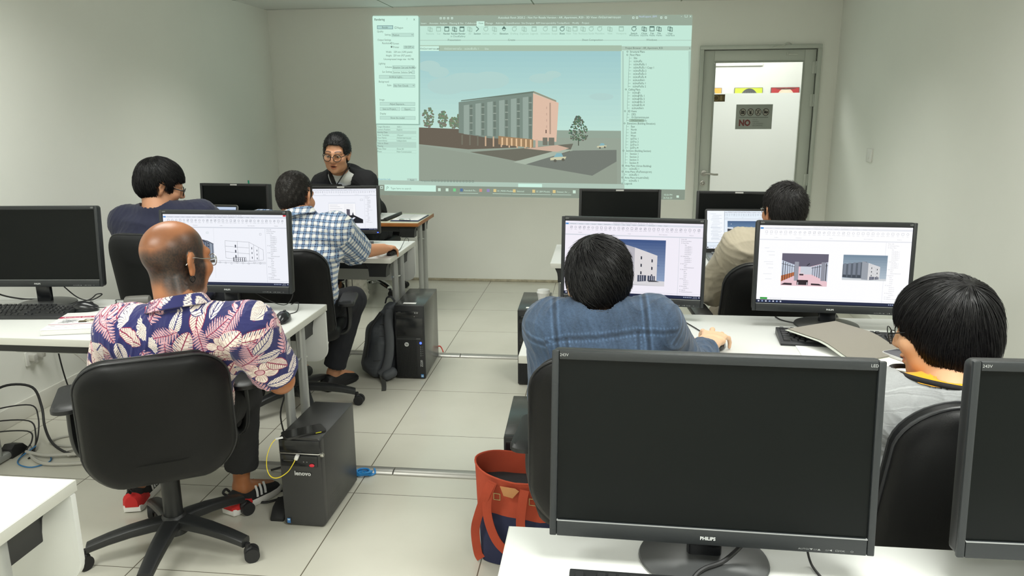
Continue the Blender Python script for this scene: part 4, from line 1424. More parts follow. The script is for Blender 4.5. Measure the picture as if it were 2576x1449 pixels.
for x_, s in ((1600, 'Windows'), (1625, 'Inactive'), (1644, 'Views'), (1661, 'Views'), (1688, 'Interface')):
    c.text(s, x_, 91, 6.0, PJ(90, 118, 108), 'c')
for x_, s in ((1150, 'Presentation'), (1296, 'Create'), (1498, 'Sheet Composition'), (1643, 'Windows')):
    c.text(s, x_, 102, 6.6, INK, 'c')
for x_, s in ((1062, 'ทัศนียภาพภายนอก'), (1124, 'ทัศนียภาพภายใน'), (1176, 'แปลนพื้นชั้น 1'), (1228, 'Site')):
    c.text(s, x_, 124, 6.8, INKD if x_ < 1100 else PJ(205, 230, 214))
c.text('x', 1108, 124, 8, INKD, 'c')
# rendering dialog
c.up()
c.rect(942, 44, 120, 272, PJ(150, 184, 170))
c.up()
c.rect(938, 42, 120, 271, MINT2)
c.up()
T = lambda s, x, y, z=6.8, col=INKD, a='l', b=0.0: c.text(s, x, y, z, col, a, bold=b, sx=0.82)
T('Rendering', 943, 52, 8, b=.015); T('?', 1028, 51, 8, a='c'); T('x', 1047, 52, 10, a='c')
c.rect(950, 64, 42, 9, PJ(176, 214, 206)); c.border(950, 64, 42, 9, 1, PJ(90, 120, 126))
c.border(996, 67, 5, 5, .8, INK); T('Render', 971, 71, a='c'); T('Region', 1003, 72)
T('Quality', 950, 81); T('Setting:', 970, 89)


def box(x, y, w, h, s, drop=True, col=PJ(190, 224, 210)):
    c.rect(x, y, w, h, col); c.border(x, y, w, h, .8, PJ(158, 190, 178))
    T(s, x + 2, y + h - 2)
    if drop:
        c.pline([(x + w - 6, y + 3), (x + w - 4, y + 5), (x + w - 2, y + 3)], .9, INK)


box(988, 83, 58, 9, 'Medium')
T('Output Settings', 951, 102); T('Resolution:', 963, 110); c.ring(988, 108, 2.6, .9, INK, 12); T('Screen', 992, 111)
c.ring(988, 117, 2.6, .9, INK, 12); c.disc(988, 117, 1.5, INKD, 8); T('Printer', 992, 120); box(1019, 114, 28, 8, '150 DPI')
T('Width:   329 mm (1293 pixels)', 973, 132); T('Height:  329 mm (937 pixels)', 973, 141); T('Uncompressed image size:  4.6 MB', 967, 150)
T('Lighting', 954, 161); T('Scheme:', 971, 170); box(990, 164, 58, 9, 'Exterior: Sun and Artificial')
T('Sun Setting:', 963, 182); box(990, 176, 46, 9, 'Summer Solstice Solar', False, MINT2); box(1040, 176, 8, 9, '', False)
box(955, 188, 94, 9, '', False); T('Artificial Lights...', 1000, 195, a='c')
T('Background', 954, 207); T('Style:', 976, 216); box(992, 210, 57, 9, 'Sky: Few Clouds')
T('Image', 956, 253); box(957, 257, 92, 9, '', False); T('Adjust Exposure...', 1003, 264, a='c')
box(957, 270, 53, 9, '', False); T('Save to Project...', 983, 277, a='c'); box(1013, 270, 36, 9, '', False); T('Export...', 1031, 277, a='c')
T('Display', 957, 289); box(957, 293, 93, 9, '', False); T('Show the model', 1003, 300, a='c')
# property list under the dialog
for i, (a, b) in enumerate((('Target Elevation', '1655.1'), ('Camera Position', 'Explicit'), ('Identity Data', ''), ('View Template', '<None>'), ('View Name', 'ทัศนียภาพภายนอก'), ('Dependency', 'Independent'), ('Title on Sheet', ''), ('Phasing', ''), ('Phase Filter', 'Show All'), ('Phase', 'New Construction'))):
    y = 323 + i * 7.25
    if b == '':
        c.rect(948, y - 6, 104, 7, PJ(182, 214, 200))
    T(a, 950, y, 6.2, INK); T(b, 1001, y, 6.2, INK)
    c.rect(948, y + 1.2, 104, .5, PJ(170, 202, 188))
T('Properties help', 952, 462, 6.5, PJ(110, 160, 190)); c.rect(1028, 457, 26, 7, PJ(180, 206, 194)); T('Apply', 1041, 463, 6, INK, 'c')
# project browser
lst = [(1, 'Structural Plans'), (1, 'Floor Plans'), (2, 'Site'), (2, 'แปลนพื้น'), (2, 'แปลนพื้นชั้น 1'), (2, 'แปลนพื้นชั้น 1 Copy 1'), (2, 'แปลนพื้นชั้น 2'), (2, 'แปลนพื้นชั้น 3'), (2, 'แปลนพื้นชั้น 4'), (2, 'แปลนหลังคา'), (2, 'แปลนพื้นดิน 1'), (2, 'แปลนพื้นดิน 2'), (1, 'Ceiling Plans'), (2, 'แปลนฝ้า'), (2, 'แปลนฝ้าชั้น 1'), (2, 'แปลนฝ้าชั้น 2'), (2, 'แปลนฝ้าชั้น 3'), (2, 'แปลนฝ้าชั้น 4'), (2, 'แปลนหลังคา'), (1, '3D Views'), (2, '{3D}'), (2, 'ทัศนียภาพภายนอก'), (2, 'ทัศนียภาพภายใน'), (1, 'Elevations (Building Elevation)'), (2, 'East'), (2, 'North'), (2, 'South'), (2, 'West'), (2, 'รูปด้าน 1'), (2, 'รูปด้าน 2'), (2, 'รูปด้าน 3'), (2, 'รูปด้าน 4'), (1, 'Sections (Building Section)'), (2, 'Section 1'), (2, 'Section 2'), (2, 'Section 3'), (2, 'Section 4'), (1, 'Area Plans (Gross Building)'), (2, 'แปลนชั้น 1'), (1, 'Area Plans (พื้นที่ขออนุญาต)'), (2, 'แปลนชั้น 1'), (1, 'Area Plans (งานสถาปัตย์)'), (2, 'แปลนชั้น 1'), (1, 'Legends'), (1, 'Schedules/Quantities (all)')]
T('Project Browser - AR_Apartment_R20', 1579, 122, 7.0)
T('x', 1735, 122, 8, a='c')
c.rect(1571, 127, 4, 336, PJ(176, 206, 192)); c.rect(1732, 127, 6, 125, PJ(176, 206, 192))
for i, (d, s) in enumerate(lst):
    y = 131 + i * 7.75
    if y > 468:
        break
    T(s, 1590 + (d - 1) * 10 - i * 0.32, y, 7.0, INKD, b=.008)
    if d == 1:
        c.ring(1588 - i * .32 - 4, y - 2.4, 2.2, .8, INKD, 10)
    else:
        c.rect(1589 - i * .32, y - 7, .6, 7.7, INK); c.rect(1589 - i * .32, y - 2.5, 6, .6, INK)
    if s.endswith('ภายใน'):
        c.rect(1595 - i * .32, y - 6, 36, 7.5, PJ(160, 190, 170)); c.up(); T(s, 1600 - i * .32, y, 7.0, INKD)
# bottom bars
T('Perspective', 1064, 465, 6.5, INK)
for i in range(14):
    c.border(1091 + i * 8, 460, 5, 5, .9, INK)
T('Type here to search', 985, 487, 8.0, PJ(130, 152, 140)); c.ring(977, 482, 2.6, .9, INK, 12); c.line((975, 485), (973, 488), 1, INK)
c.border(958, 479, 7, 7, 1.5, PJ(205, 232, 218))
TB = PJ(206, 232, 214)
for x_, s, col in ((1108, '', TB), (1128, '', TB), (1147, '', PJ(120, 210, 140)), (1165, 'Autodesk Re...', PJ(90, 120, 160)), (1214, '', PJ(210, 150, 130)), (1233, '', PJ(150, 140, 190)), (1250, '01_MIXD-Module', PJ(220, 200, 140)), (1299, 'Selected', PJ(220, 200, 140)), (1348, '07_BIM Models', PJ(220, 200, 140)), (1399, 'Dataset_for_...', PJ(220, 200, 140)), (1449, '', TB)):
    c.rect(x_, 482, 7, 8, col)
    if s:
        T(s, x_ + 10, 489, 6.6, TB); c.rect(x_ - 2, 494, 48, 1.0, TB)
T('02:26 PM', 1672, 492, 6.5, TB); T('26-Feb-20', 1670, 500, 6.5, TB); c.rect(1702, 491, 6, 6, TB)

mpj = mat('projected_light', (0.0, 0.0, 0.0), rough=0.8, spec=0.05, attr='Col', emit=1.0)
TLc, TRc, BRc, BLc = (-1.998, 2.341), (0.723, 2.296), (0.725, 0.762), (-2.018, 0.791)


def pmap(px, py):
    v = (py - 40) / 463.0
    xl = 938 + 15 * v
    xr = 1742 - 20 * v
    u = (px - xl) / (xr - xl)
    u = min(1, max(0, u)); v = min(1, max(0, v))
    x = (TLc[0] * (1 - u) + TRc[0] * u) * (1 - v) + (BLc[0] * (1 - u) + BRc[0] * u) * v
    z = (TLc[1] * (1 - u) + TRc[1] * u) * (1 - v) + (BLc[1] * (1 - u) + BRc[1] * u) * v
    return Vector((x, YB - 0.001, z)), Vector((0, -1, 0))


tag(pc.build('projected_picture', mpj, None, pmap, eps=0.00025), 'bright greenish projected modelling software window on the back wall', 'projection')
# ------------------------------------------------------------------ soft shapes: distance fields turned into one skin
V3 = lambda *a: np.array(a, dtype=np.float64)


def nrm(v):
    v = np.asarray(v, float)
    return v / (np.linalg.norm(v) + 1e-12)


class Field:
    def __init__(self, lo, hi, h):
        self.h = h
        self.lo = np.asarray(lo, float)
        self.n = np.maximum(4, np.ceil((np.asarray(hi, float) - self.lo) / h).astype(int) + 1)
        self.F = np.full(self.n, 0.5, dtype=np.float32)

    def blk(self, lo, hi):
        a = np.clip(np.floor((np.asarray(lo) - self.lo) / self.h).astype(int), 0, self.n)
        b = np.clip(np.ceil((np.asarray(hi) - self.lo) / self.h).astype(int) + 1, 0, self.n)
        if np.any(b - a < 1):
            return None
        ax = [(self.lo[i] + self.h * np.arange(a[i], b[i])).astype(np.float32) for i in range(3)]
        return (slice(a[0], b[0]), slice(a[1], b[1]), slice(a[2], b[2])), ax[0][:, None, None], ax[1][None, :, None], ax[2][None, None, :]

    def add(self, prim, k=0.0):
        fn, lo, hi = prim
        r = self.blk(np.asarray(lo) - k - 0.01, np.asarray(hi) + k + 0.01)
        if r is None:
            return self
        sl, X, Y, Z = r
        d = fn(X, Y, Z)
        self.F[sl] = smin(self.F[sl], d, k)
        return self

    def cut(self, prim, k=0.0):
        fn, lo, hi = prim
        r = self.blk(np.asarray(lo) - k, np.asarray(hi) + k)
        if r is None:
            return self
        sl, X, Y, Z = r
        d = fn(X, Y, Z)
        self.F[sl] = -smin(-self.F[sl], d, k)
        return self

    def mesh(self, relax=2):
        return surface_nets(self.F, self.lo, self.h, relax)


def smin(a, b, k):
    if k <= 0:
        return np.minimum(a, b)
    h = np.clip(0.5 + 0.5 * (b - a) / k, 0, 1)
    return b + (a - b) * h - k * h * (1 - h)


def surface_nets(F, lo, h, relax=2):
    S = F < 0
    nx, ny, nz = F.shape
    cnt = np.zeros((nx - 1, ny - 1, nz - 1), np.int8)
    for i in (0, 1):
        for j in (0, 1):
            for k in (0, 1):
                cnt += S[i:nx - 1 + i, j:ny - 1 + j, k:nz - 1 + k]
    act = np.argwhere((cnt > 0) & (cnt < 8))
    idx = np.full(cnt.shape, -1, np.int32)
    idx[act[:, 0], act[:, 1], act[:, 2]] = np.arange(len(act))
    P = np.zeros((len(act), 3)); N = np.zeros(len(act))
    cor = [(i, j, k) for i in (0, 1) for j in (0, 1) for k in (0, 1)]
    val = {c: F[act[:, 0] + c[0], act[:, 1] + c[1], act[:, 2] + c[2]].astype(np.float64) for c in cor}
    for a in cor:
        for ax in range(3):
            if a[ax] == 0:
                b = list(a); b[ax] = 1; b = tuple(b)
                fa, fb = val[a], val[b]
                m = (fa < 0) != (fb < 0)
                t = fa[m] / (fa[m] - fb[m])
                p = np.tile(np.array(a, float), (m.sum(), 1)); p[:, ax] = t
                P[m] += p; N[m] += 1
    P = (act + P / N[:, None]) * h + lo
    quads = []
    for ax in range(3):
        o = [(1, 2), (2, 0), (0, 1)][ax]
        sa = [slice(1, -1)] * 3; sb = [slice(1, -1)] * 3
        sa[ax] = slice(0, -1); sb[ax] = slice(1, None)
        A, B = S[tuple(sa)], S[tuple(sb)]
        for flip, m in ((False, A & ~B), (True, ~A & B)):
            e = np.argwhere(m)
            if not len(e):
                continue
            e = e + 1; e[:, ax] -= 1
            q = []
            for (du, dv) in ((0, 0), (-1, 0), (-1, -1), (0, -1)):
                c = e.copy(); c[:, o[0]] += du; c[:, o[1]] += dv
                q.append(idx[c[:, 0], c[:, 1], c[:, 2]])
            q = np.stack(q, 1)
            quads.append(q[:, ::-1] if flip else q)
    Q = np.concatenate(quads) if quads else np.zeros((0, 4), int)
    Q = Q[(Q >= 0).all(1)]
    P = laplace(P, Q, relax)
    return P, Q


def laplace(P, Q, it, lam=0.5):
    if it and len(Q):
        a = np.concatenate([Q[:, i] for i in range(4)]); b = np.concatenate([Q[:, (i + 1) % 4] for i in range(4)])
        s = np.concatenate([a, b]); d = np.concatenate([b, a])
        n = np.bincount(s, minlength=len(P)).astype(float); n[n == 0] = 1
        for _ in range(it):
            for mu in (lam, -lam * 0.98):
                m = np.stack([np.bincount(s, weights=P[d, i], minlength=len(P)) for i in range(3)], 1) / n[:, None]
                P = P + mu * (m - P)
    return P


def subdivide(P, Q):
    E = np.concatenate([np.sort(Q[:, [i, (i + 1) % 4]], 1) for i in range(4)])
    key = E[:, 0].astype(np.int64) * len(P) + E[:, 1]
    u, first, inv = np.unique(key, return_index=True, return_inverse=True)
    mid = (P[E[first, 0]] + P[E[first, 1]]) / 2
    n, m = len(P), len(Q)
    e = n + inv.reshape(4, m)
    c = n + len(u) + np.arange(m)
    P2 = np.concatenate([P, mid, P[Q].mean(1)])
    Q2 = np.concatenate([np.stack([Q[:, i], e[i], c, e[(i - 1) % 4]], 1) for i in range(4)])
    return P2, Q2


def vnormals(P, Q):
    fn = np.cross(P[Q[:, 2]] - P[Q[:, 0]], P[Q[:, 3]] - P[Q[:, 1]])
    N = np.zeros_like(P)
    for i in range(4):
        for k in range(3):
            N[:, k] += np.bincount(Q[:, i], weights=fn[:, k], minlength=len(P))
    return N / (np.linalg.norm(N, axis=1)[:, None] + 1e-12)


def np_mesh(name, P, Q, material, parent=None, col=None):
    me = bpy.data.meshes.new(name)
    Q = np.asarray(Q)
    k = Q.shape[1]
    me.vertices.add(len(P)); me.vertices.foreach_set('co', np.asarray(P, np.float32).ravel())
    me.loops.add(k * len(Q)); me.loops.foreach_set('vertex_index', Q.astype(np.int32).ravel())
    me.polygons.add(len(Q)); me.polygons.foreach_set('loop_start', np.arange(0, k * len(Q), k, dtype=np.int32))
    me.update(calc_edges=True)
    me.validate()
    me.shade_smooth()
    if col is not None:
        at = me.color_attributes.new('Col', 'FLOAT_COLOR', 'POINT')
        buf = np.ones((len(P), 4), np.float32); buf[:, :3] = col
        at.data.foreach_set('color', buf.ravel())
    me.materials.append(material)
    o = bpy.data.objects.new(name, me)
    COL.objects.link(o)
    if parent is not None:
        o.parent = parent
    return o


def rc(a, b, ra, rb):
    a = np.asarray(a, float); b = np.asarray(b, float)
    ab = b - a; L2 = float(ab @ ab) + 1e-12

    def fn(X, Y, Z):
        x, y, z = X - a[0], Y - a[1], Z - a[2]
        t = np.clip((x * ab[0] + y * ab[1] + z * ab[2]) / L2, 0, 1)
        return (np.sqrt((x - t * ab[0]) ** 2 + (y - t * ab[1]) ** 2 + (z - t * ab[2]) ** 2) - (ra + (rb - ra) * t)).astype(np.float32)
    r = max(ra, rb)
    return fn, np.minimum(a, b) - r, np.maximum(a, b) + r


def es(a, b, A, B, side, capr=None):
    """limb or trunk piece with oval section: half width A[0]..B[0] along side, half depth A[1]..B[1]"""
    a = np.asarray(a, float); b = np.asarray(b, float)
    w = nrm(b - a); s = np.asarray(side, float); s = nrm(s - w * (s @ w)); f = np.cross(w, s)
    L = float(np.linalg.norm(b - a))

    def fn(X, Y, Z):
        x, y, z = X - a[0], Y - a[1], Z - a[2]
        q = x * w[0] + y * w[1] + z * w[2]
        t = np.clip(q / L, 0, 1)
        va = (q - t * L)
        vs = x * s[0] + y * s[1] + z * s[2]
        vf = x * f[0] + y * f[1] + z * f[2]
        rx = A[0] + (B[0] - A[0]) * t; ry = A[1] + (B[1] - A[1]) * t
        ra = capr or np.minimum(rx, ry)
        k = np.sqrt((vs / rx) ** 2 + (vf / ry) ** 2 + (va / ra) ** 2)
        return ((k - 1) * np.minimum(rx, ry)).astype(np.float32)
    r = max(A[0], B[0], A[1], B[1])
    return fn, np.minimum(a, b) - r, np.maximum(a, b) + r


def lell(x, y, z, c, r):
    x, y, z = (x - c[0]) / r[0], (y - c[1]) / r[1], (z - c[2]) / r[2]
    k0 = np.sqrt(x * x + y * y + z * z)
    k1 = np.sqrt((x / r[0]) ** 2 + (y / r[1]) ** 2 + (z / r[2]) ** 2) + 1e-9
    return k0 * (k0 - 1) / k1


def lcap(x, y, z, a, b, ra, rb=None):
    rb = ra if rb is None else rb
    ab = [b[i] - a[i] for i in range(3)]
    L2 = sum(v * v for v in ab) + 1e-12
    x, y, z = x - a[0], y - a[1], z - a[2]
    t = np.clip((x * ab[0] + y * ab[1] + z * ab[2]) / L2, 0, 1)
    return np.sqrt((x - t * ab[0]) ** 2 + (y - t * ab[1]) ** 2 + (z - t * ab[2]) ** 2) - (ra + (rb - ra) * t)


def hrot(yaw, pitch, roll):
    """columns: head right, forward, up; pitch down positive"""
    return np.array(Matrix.Rotation(R(yaw), 3, 'Z') @ Matrix.Rotation(-R(pitch), 3, 'X') @ Matrix.Rotation(R(roll), 3, 'Y'))


class Head:
    def __init__(self, c, yaw, pitch, roll=0, s=1.0, mouth=0.002, jaw=1.0):
        self.c = np.asarray(c, float); self.R = hrot(yaw, pitch, roll); self.s = s; self.mouth = mouth; self.jaw = jaw

    def loc(self, X, Y, Z):
        x, y, z = X - self.c[0], Y - self.c[1], Z - self.c[2]
        Rm = self.R / self.s
        return (x * Rm[0, 0] + y * Rm[1, 0] + z * Rm[2, 0], x * Rm[0, 1] + y * Rm[1, 1] + z * Rm[2, 1], x * Rm[0, 2] + y * Rm[1, 2] + z * Rm[2, 2])

    def w(self, p):
        return self.c + self.R @ (np.asarray(p, float) * self.s)

    def wv(self, P):
        return self.c + (np.asarray(P) * self.s) @ self.R.T

    def prim(self):
        def fn(X, Y, Z):
            x, y, z = self.loc(X, Y, Z)
            ax = np.abs(x)
            j = self.jaw
            d = lell(x, y, z, (0, -0.012, 0.036), (0.0755, 0.097, 0.087))
            d = smin(d, lell(x, y, z, (0, 0.034, -0.046), (0.059 * j, 0.060, 0.068)), 0.035)
            d = smin(d, lell(ax, y, z, (0.030, 0.028, -0.068), (0.028 * j, 0.036, 0.030)), 0.03)
            d = smin(d, lell(x, y, z, (0, 0.083, -0.093), (0.021, 0.017, 0.017)), 0.028)
            d = smin(d, lell(ax, y, z, (0.044, 0.062, -0.020), (0.025, 0.028, 0.024)), 0.028)
            d = smin(d, lcap(ax, y, z, (0.010, 0.087, 0.026), (0.046, 0.074, 0.030), 0.010), 0.02)
            d = -smin(-d, lell(ax, y, z, (0.032, 0.108, 0.008), (0.019, 0.017, 0.013)), 0.012)
            d = smin(d, lell(ax, y, z, (0.032, 0.0815, 0.007), (0.0145, 0.0125, 0.0125)), 0.004)
            d = smin(d, lcap(x, y, z, (0, 0.090, 0.020), (0, 0.113, -0.022), 0.008, 0.0125), 0.012)
            d = smin(d, lell(ax, y, z, (0.0135, 0.103, -0.027), (0.0095, 0.011, 0.0085)), 0.008)
            d = smin(d, lell(x, y, z, (0, 0.097, -0.053), (0.024, 0.011, 0.0070)), 0.006)
            d = smin(d, lell(x, y, z, (0, 0.094, -0.0685), (0.020, 0.012, 0.0080)), 0.006)
            d = -smin(-d, lell(x, y, z, (0, 0.108, -0.060), (0.019, 0.018, self.mouth)), 0.002)
            # ears, flared at the back
            ca, sa = math.cos(R(28)), math.sin(R(28))
            ex, ey, ez = ax - 0.079, y + 0.010, z + 0.002
            ux, uy = ex * ca + ey * sa, -ex * sa + ey * ca
            e = lell(ux, uy, ez - 0.010, (0, 0, 0), (0.0085, 0.021, 0.025))
            e = smin(e, lell(ux, uy - 0.004, ez + 0.022, (0, 0, 0), (0.0075, 0.012, 0.017)), 0.012)
            e = -smin(-e, lell(ux, uy, ez - 0.006, (0.0085, 0.004, 0), (0.006, 0.012, 0.018)), 0.004)
            d = smin(d, e, 0.006)
            return (d * self.s).astype(np.float32)
        r = 0.15 * self.s
        return fn, self.c - r, self.c + r

    def skin(self, P, base, lips=None, brows=False, stubble=None):
        x, y, z = self.loc(P[:, 0], P[:, 1], P[:, 2])
        C = np.tile(np.array(base), (len(P), 1))
        face = (np.abs(x) < 0.1) & (y > 0.03) & (z > -0.12) & (z < 0.14)

        def mixin(m, col):
            m = np.clip(m, 0, 1)[:, None]
            return C * (1 - m) + np.array(col) * m
        warm = np.exp(-(((np.abs(x) - 0.04) / 0.02) ** 2 + ((z + 0.022) / 0.02) ** 2)) * face
        C = mixin(warm * 0.35, np.array(base) * np.array([1.08, 0.82, 0.78]))
        m = ((x / 0.022) ** 2 + ((z + 0.061) / 0.0135) ** 2 < 1) & (y > 0.085)
        C = mixin(m * 0.75, lips or np.array(base) * np.array([0.85, 0.50, 0.48]))
        m = ((x / 0.017) ** 2 + ((z + 0.060) / 0.0045) ** 2 < 1) & (y > 0.075) & (self.mouth > 0.003)
        C = mixin(m * 0.9, (0.06, 0.02, 0.02))
        if brows:
            ax = np.abs(x)
            m = (np.abs(z - 0.034 - 0.004 * np.sin((ax - 0.012) / 0.042 * 3)) < 0.0042) & (ax > 0.012) & (ax < 0.054) & (y > 0.05)
            C = mixin(m * 0.8, (0.02, 0.016, 0.014))
            e = ((ax - 0.032) / 0.013) ** 2 + ((z - 0.006) / 0.0048) ** 2
            m = (e < 1) & (y > 0.07)
            C = mixin(m * 1.0, (0.55, 0.52, 0.48))
            m = ((((ax - 0.031) / 0.0058) ** 2 + ((z - 0.006) / 0.0058) ** 2) < 1) & (e < 1.1) & (y > 0.07)
            C = mixin(m * 1.0, (0.012, 0.008, 0.006))
            m = (e >= 1) & (e < 1.7) & (z > 0.006) & (y > 0.06)
            C = mixin(m * 0.85, (0.03, 0.02, 0.016))
        if stubble is not None:
            C = stubble(self, x, y, z, C)
        return C


def hand(F, wrist, fwd, up, thumb, curl, spread=1.0, s=1.0, tcurl=0.5):
    """five separate fingers; thumb = +1 when it leaves on the right of fwd (seen along up), -1 on the left"""
    f = nrm(fwd); u = np.asarray(up, float); u = nrm(u - f * (u @ f)); r = np.cross(f, u)
    t = r * thumb
    wrist = np.asarray(wrist, float)
    W = lambda a, b, c: wrist + s * (f * a + t * b + u * c)
    F.add(es(W(-0.015, 0, 0), W(0.035, 0, 0.002), (0.026 * s, 0.019 * s), (0.036 * s, 0.017 * s), t), 0.012)
    F.add(es(W(0.035, 0, 0.002), W(0.080, 0, 0.002), (0.036 * s, 0.016 * s), (0.040 * s, 0.0125 * s), t, capr=0.012 * s), 0.012)
    base = [(0.086, 0.030), (0.091, 0.010), (0.087, -0.011), (0.078, -0.030)]
    seg = [(0.040, 0.025, 0.021), (0.044, 0.028, 0.022), (0.041, 0.026, 0.021), (0.033, 0.020, 0.018)]
    rad = [0.0092, 0.0094, 0.0088, 0.0078]
    for i in range(4):
        p = W(base[i][0], base[i][1], 0.001)
        a = R((base[i][1] / 0.03) * 9 * spread)
        d0 = f * math.cos(a) + t * math.sin(a)
        ang = 0
        rr = rad[i] * s
        F.add(rc(W(0.055, base[i][1] * 0.8, 0.003), p, rr * 1.1, rr * 1.12), 0.008)
        for k in range(3):
            ang += R(curl[i][k])
            d = d0 * math.cos(ang) - u * math.sin(ang)
            q = p + d * seg[i][k] * s
            F.add(rc(p, q, rr * (1.04 - 0.10 * k), rr * (0.94 - 0.10 * k)), 0.0025)
            p = q
    p = W(0.018, 0.026, -0.004)
    d = nrm(f * 0.62 + t * 0.75 - u * 0.25)
    F.add(rc(W(0.005, 0.010, -0.002), p, 0.014 * s, 0.0145 * s), 0.012)
    for k, (l, ra, rb) in enumerate(((0.036, 0.0140, 0.0108), (0.030, 0.0108, 0.0098), (0.024, 0.0098, 0.0078))):
        q = p + d * l * s
        F.add(rc(p, q, ra * s, rb * s), 0.004)
        p = q
        d = nrm(d + f * 0.35 * tcurl - t * 0.30 * tcurl - u * 0.12)


# ------------------------------------------------------------------ hair
def hair(head, parent, mat_, vol=0.016, top=0.012, keep=None, crown=(0, -0.06, 0.115), n=2200, length=0.06, grav=0.6, lift=0.008, wild=0.25, rad=0.0011, h=0.0045, seed=1, part=None, lower=None, swirl=0.5, name='hair', curl=0.0, trim=0.008):
    rs = np.random.RandomState(seed)

    def hd(x, y, z):
        d = lell(x, y, z, (0, -0.014, 0.038), (0.0765 + vol, 0.098 + vol, 0.087 + top))
        d = smin(d, lell(x, y, z, (0, -0.030, -0.010), (0.064 + vol * 0.8, 0.074 + vol, 0.075)), 0.03)
        if lower is not None:
            d = smin(d, lell(x, y, z, lower[0], lower[1]), 0.025)
        return d

    def fn(X, Y, Z):
        x, y, z = head.loc(X, Y, Z)
        d = hd(x, y, z)
        d = np.maximum(d, -(d + 0.024))
        k = keep(x, y, z)
        d = -smin(-d, -k, 0.006)
        nz = 0.0012 * np.sin(x * 260 + 40 * y) * np.sin(z * 90 + 3) + 0.0012 * np.sin(y * 240 + x * 60) * np.sin(z * 110)
        return ((d + nz) * head.s).astype(np.float32)
    r = 0.19 * head.s
    F = Field(head.c - r, head.c + r, h * head.s)
    F.add((fn, head.c - r, head.c + r))
    P, Q = F.mesh(1)
    # locks that follow the head away from the crown
    L = np.stack(head.loc(P[:, 0], P[:, 1], P[:, 2]), 1)
    dd = hd(L[:, 0], L[:, 1], L[:, 2])
    out = np.where(np.abs(dd) < 0.004)[0]
    pts = L[out[rs.randint(0, len(out), n)]]
    crown = np.array(crown)
    g = -head.R[2, :]     # world down in head frame
    steps = 9
    ln = length * (0.6 + 0.7 * rs.rand(n))
    jit = rs.randn(n, 3)
    off_end = lift * rs.rand(n) ** 1.5
    path = [pts.copy()]
    pr = None

    def grad(p):
        e = 1e-3
        d0 = hd(p[:, 0], p[:, 1], p[:, 2])
        gx = np.stack([hd(p[:, 0] + e, p[:, 1], p[:, 2]) - d0, hd(p[:, 0], p[:, 1] + e, p[:, 2]) - d0, hd(p[:, 0], p[:, 1], p[:, 2] + e) - d0], 1)
        return d0, gx / (np.linalg.norm(gx, axis=1)[:, None] + 1e-9)
    p = pts.copy()
    for k in range(steps):
        d0, nn = grad(p)
        fl = p - crown
        if part is not None:
            fl = part(p, fl)
        fl = fl / (np.linalg.norm(fl, axis=1)[:, None] + 1e-6)
        tw = np.cross(nn, fl) * swirl
        dirv = fl + tw + g[None, :] * grav + jit * wild
        if pr is not None:
            dirv = dirv * 0.5 + pr * 1.2
            if curl:
                dirv += curl * np.cross(nn, pr) * np.sin(jit[:, :1] * 9)
        dirv -= nn * np.sum(dirv * nn, 1)[:, None] * 0.85
        dirv /= np.linalg.norm(dirv, axis=1)[:, None] + 1e-6
        p = p + dirv * (ln / steps)[:, None]
        d0, nn = grad(p)
        tgt = 0.0005 + off_end * ((k + 1) / steps) ** 2
        inside = d0 < tgt
        p = p + nn * np.where(inside, tgt - d0, np.where(d0 > tgt + 0.006, (tgt + 0.004 - d0) * 0.5, 0))[:, None]
        pr = dirv
        path.append(p.copy())
    path = np.stack(path, 1)                       # n, steps+1, 3
    m = steps + 1
    kv = keep(path[:, :, 0], path[:, :, 1], path[:, :, 2])
    tr = trim * (0.3 + 1.4 * rs.rand(n))[:, None]
    ok = np.logical_and.accumulate(kv < tr, axis=1)
    last = np.maximum(ok.sum(1) - 1, 0)
    sel = np.minimum(np.arange(m)[None, :], last[:, None])
    path = np.take_along_axis(path, sel[:, :, None], 1)
    tang = np.gradient(path, axis=1) + 1e-7 * grad(path.reshape(-1, 3))[1].reshape(n, m, 3)[:, :, ::-1]
    tang /= np.linalg.norm(tang, axis=2)[:, :, None] + 1e-9
    _, nn = grad(path.reshape(-1, 3)); nn = nn.reshape(n, m, 3)
    sd = np.cross(tang, nn); sd /= np.linalg.norm(sd, axis=2)[:, :, None] + 1e-9
    up = np.cross(sd, tang)
    f = np.linspace(0, 1, m)
    rr = rad * (0.6 + 0.9 * rs.rand(n))[:, None] * (1 - 0.85 * f ** 2)[None, :] * np.minimum(1, 0.35 + 4 * f)[None, :]
    ring = []
    for a in range(3):
        an = 2 * PI * a / 3 + PI / 2
        ring.append(path + sd * (math.cos(an) * 1.7 * rr)[:, :, None] + up * (math.sin(an) * rr)[:, :, None])
    ring = np.stack(ring, 2)                       # n,m,3,3
    W = head.wv(ring.reshape(-1, 3))
    idx = np.arange(n * m * 3).reshape(n, m, 3) + len(P)
    q = []
    for a in range(3):
        b = (a + 1) % 3
        q.append(np.stack([idx[:, :-1, a], idx[:, :-1, b], idx[:, 1:, b], idx[:, 1:, a]], -1).reshape(-1, 4))
    Q2 = np.concatenate([Q] + q)
    P2 = np.concatenate([P, W])
    return np_mesh(name, P2, Q2, mat_, parent)


def keep_short(front=0.045, nape=-0.062, eary=0.026):
    """hair down to the nape, cut round the ears, open face"""
    def k(x, y, z):
        ax = np.abs(x)
        a = front - z + 0.30 * np.maximum(0.0, y - 0.03)              # everything above the forehead line
        b = np.maximum(y + 0.018, nape - z)                            # back of the head
        e = np.sqrt(((y + 0.006) / eary) ** 2 + ((z + 0.004) / 0.042) ** 2)
        b = np.maximum(b, np.where(ax > 0.05, (1 - e) * 0.02, -1.0))
        c = np.maximum(np.maximum(np.abs(y - 0.022) - 0.015, -0.012 - z), 0.05 - ax)   # sideburns
        return np.minimum(np.minimum(a, b), c)
    return k


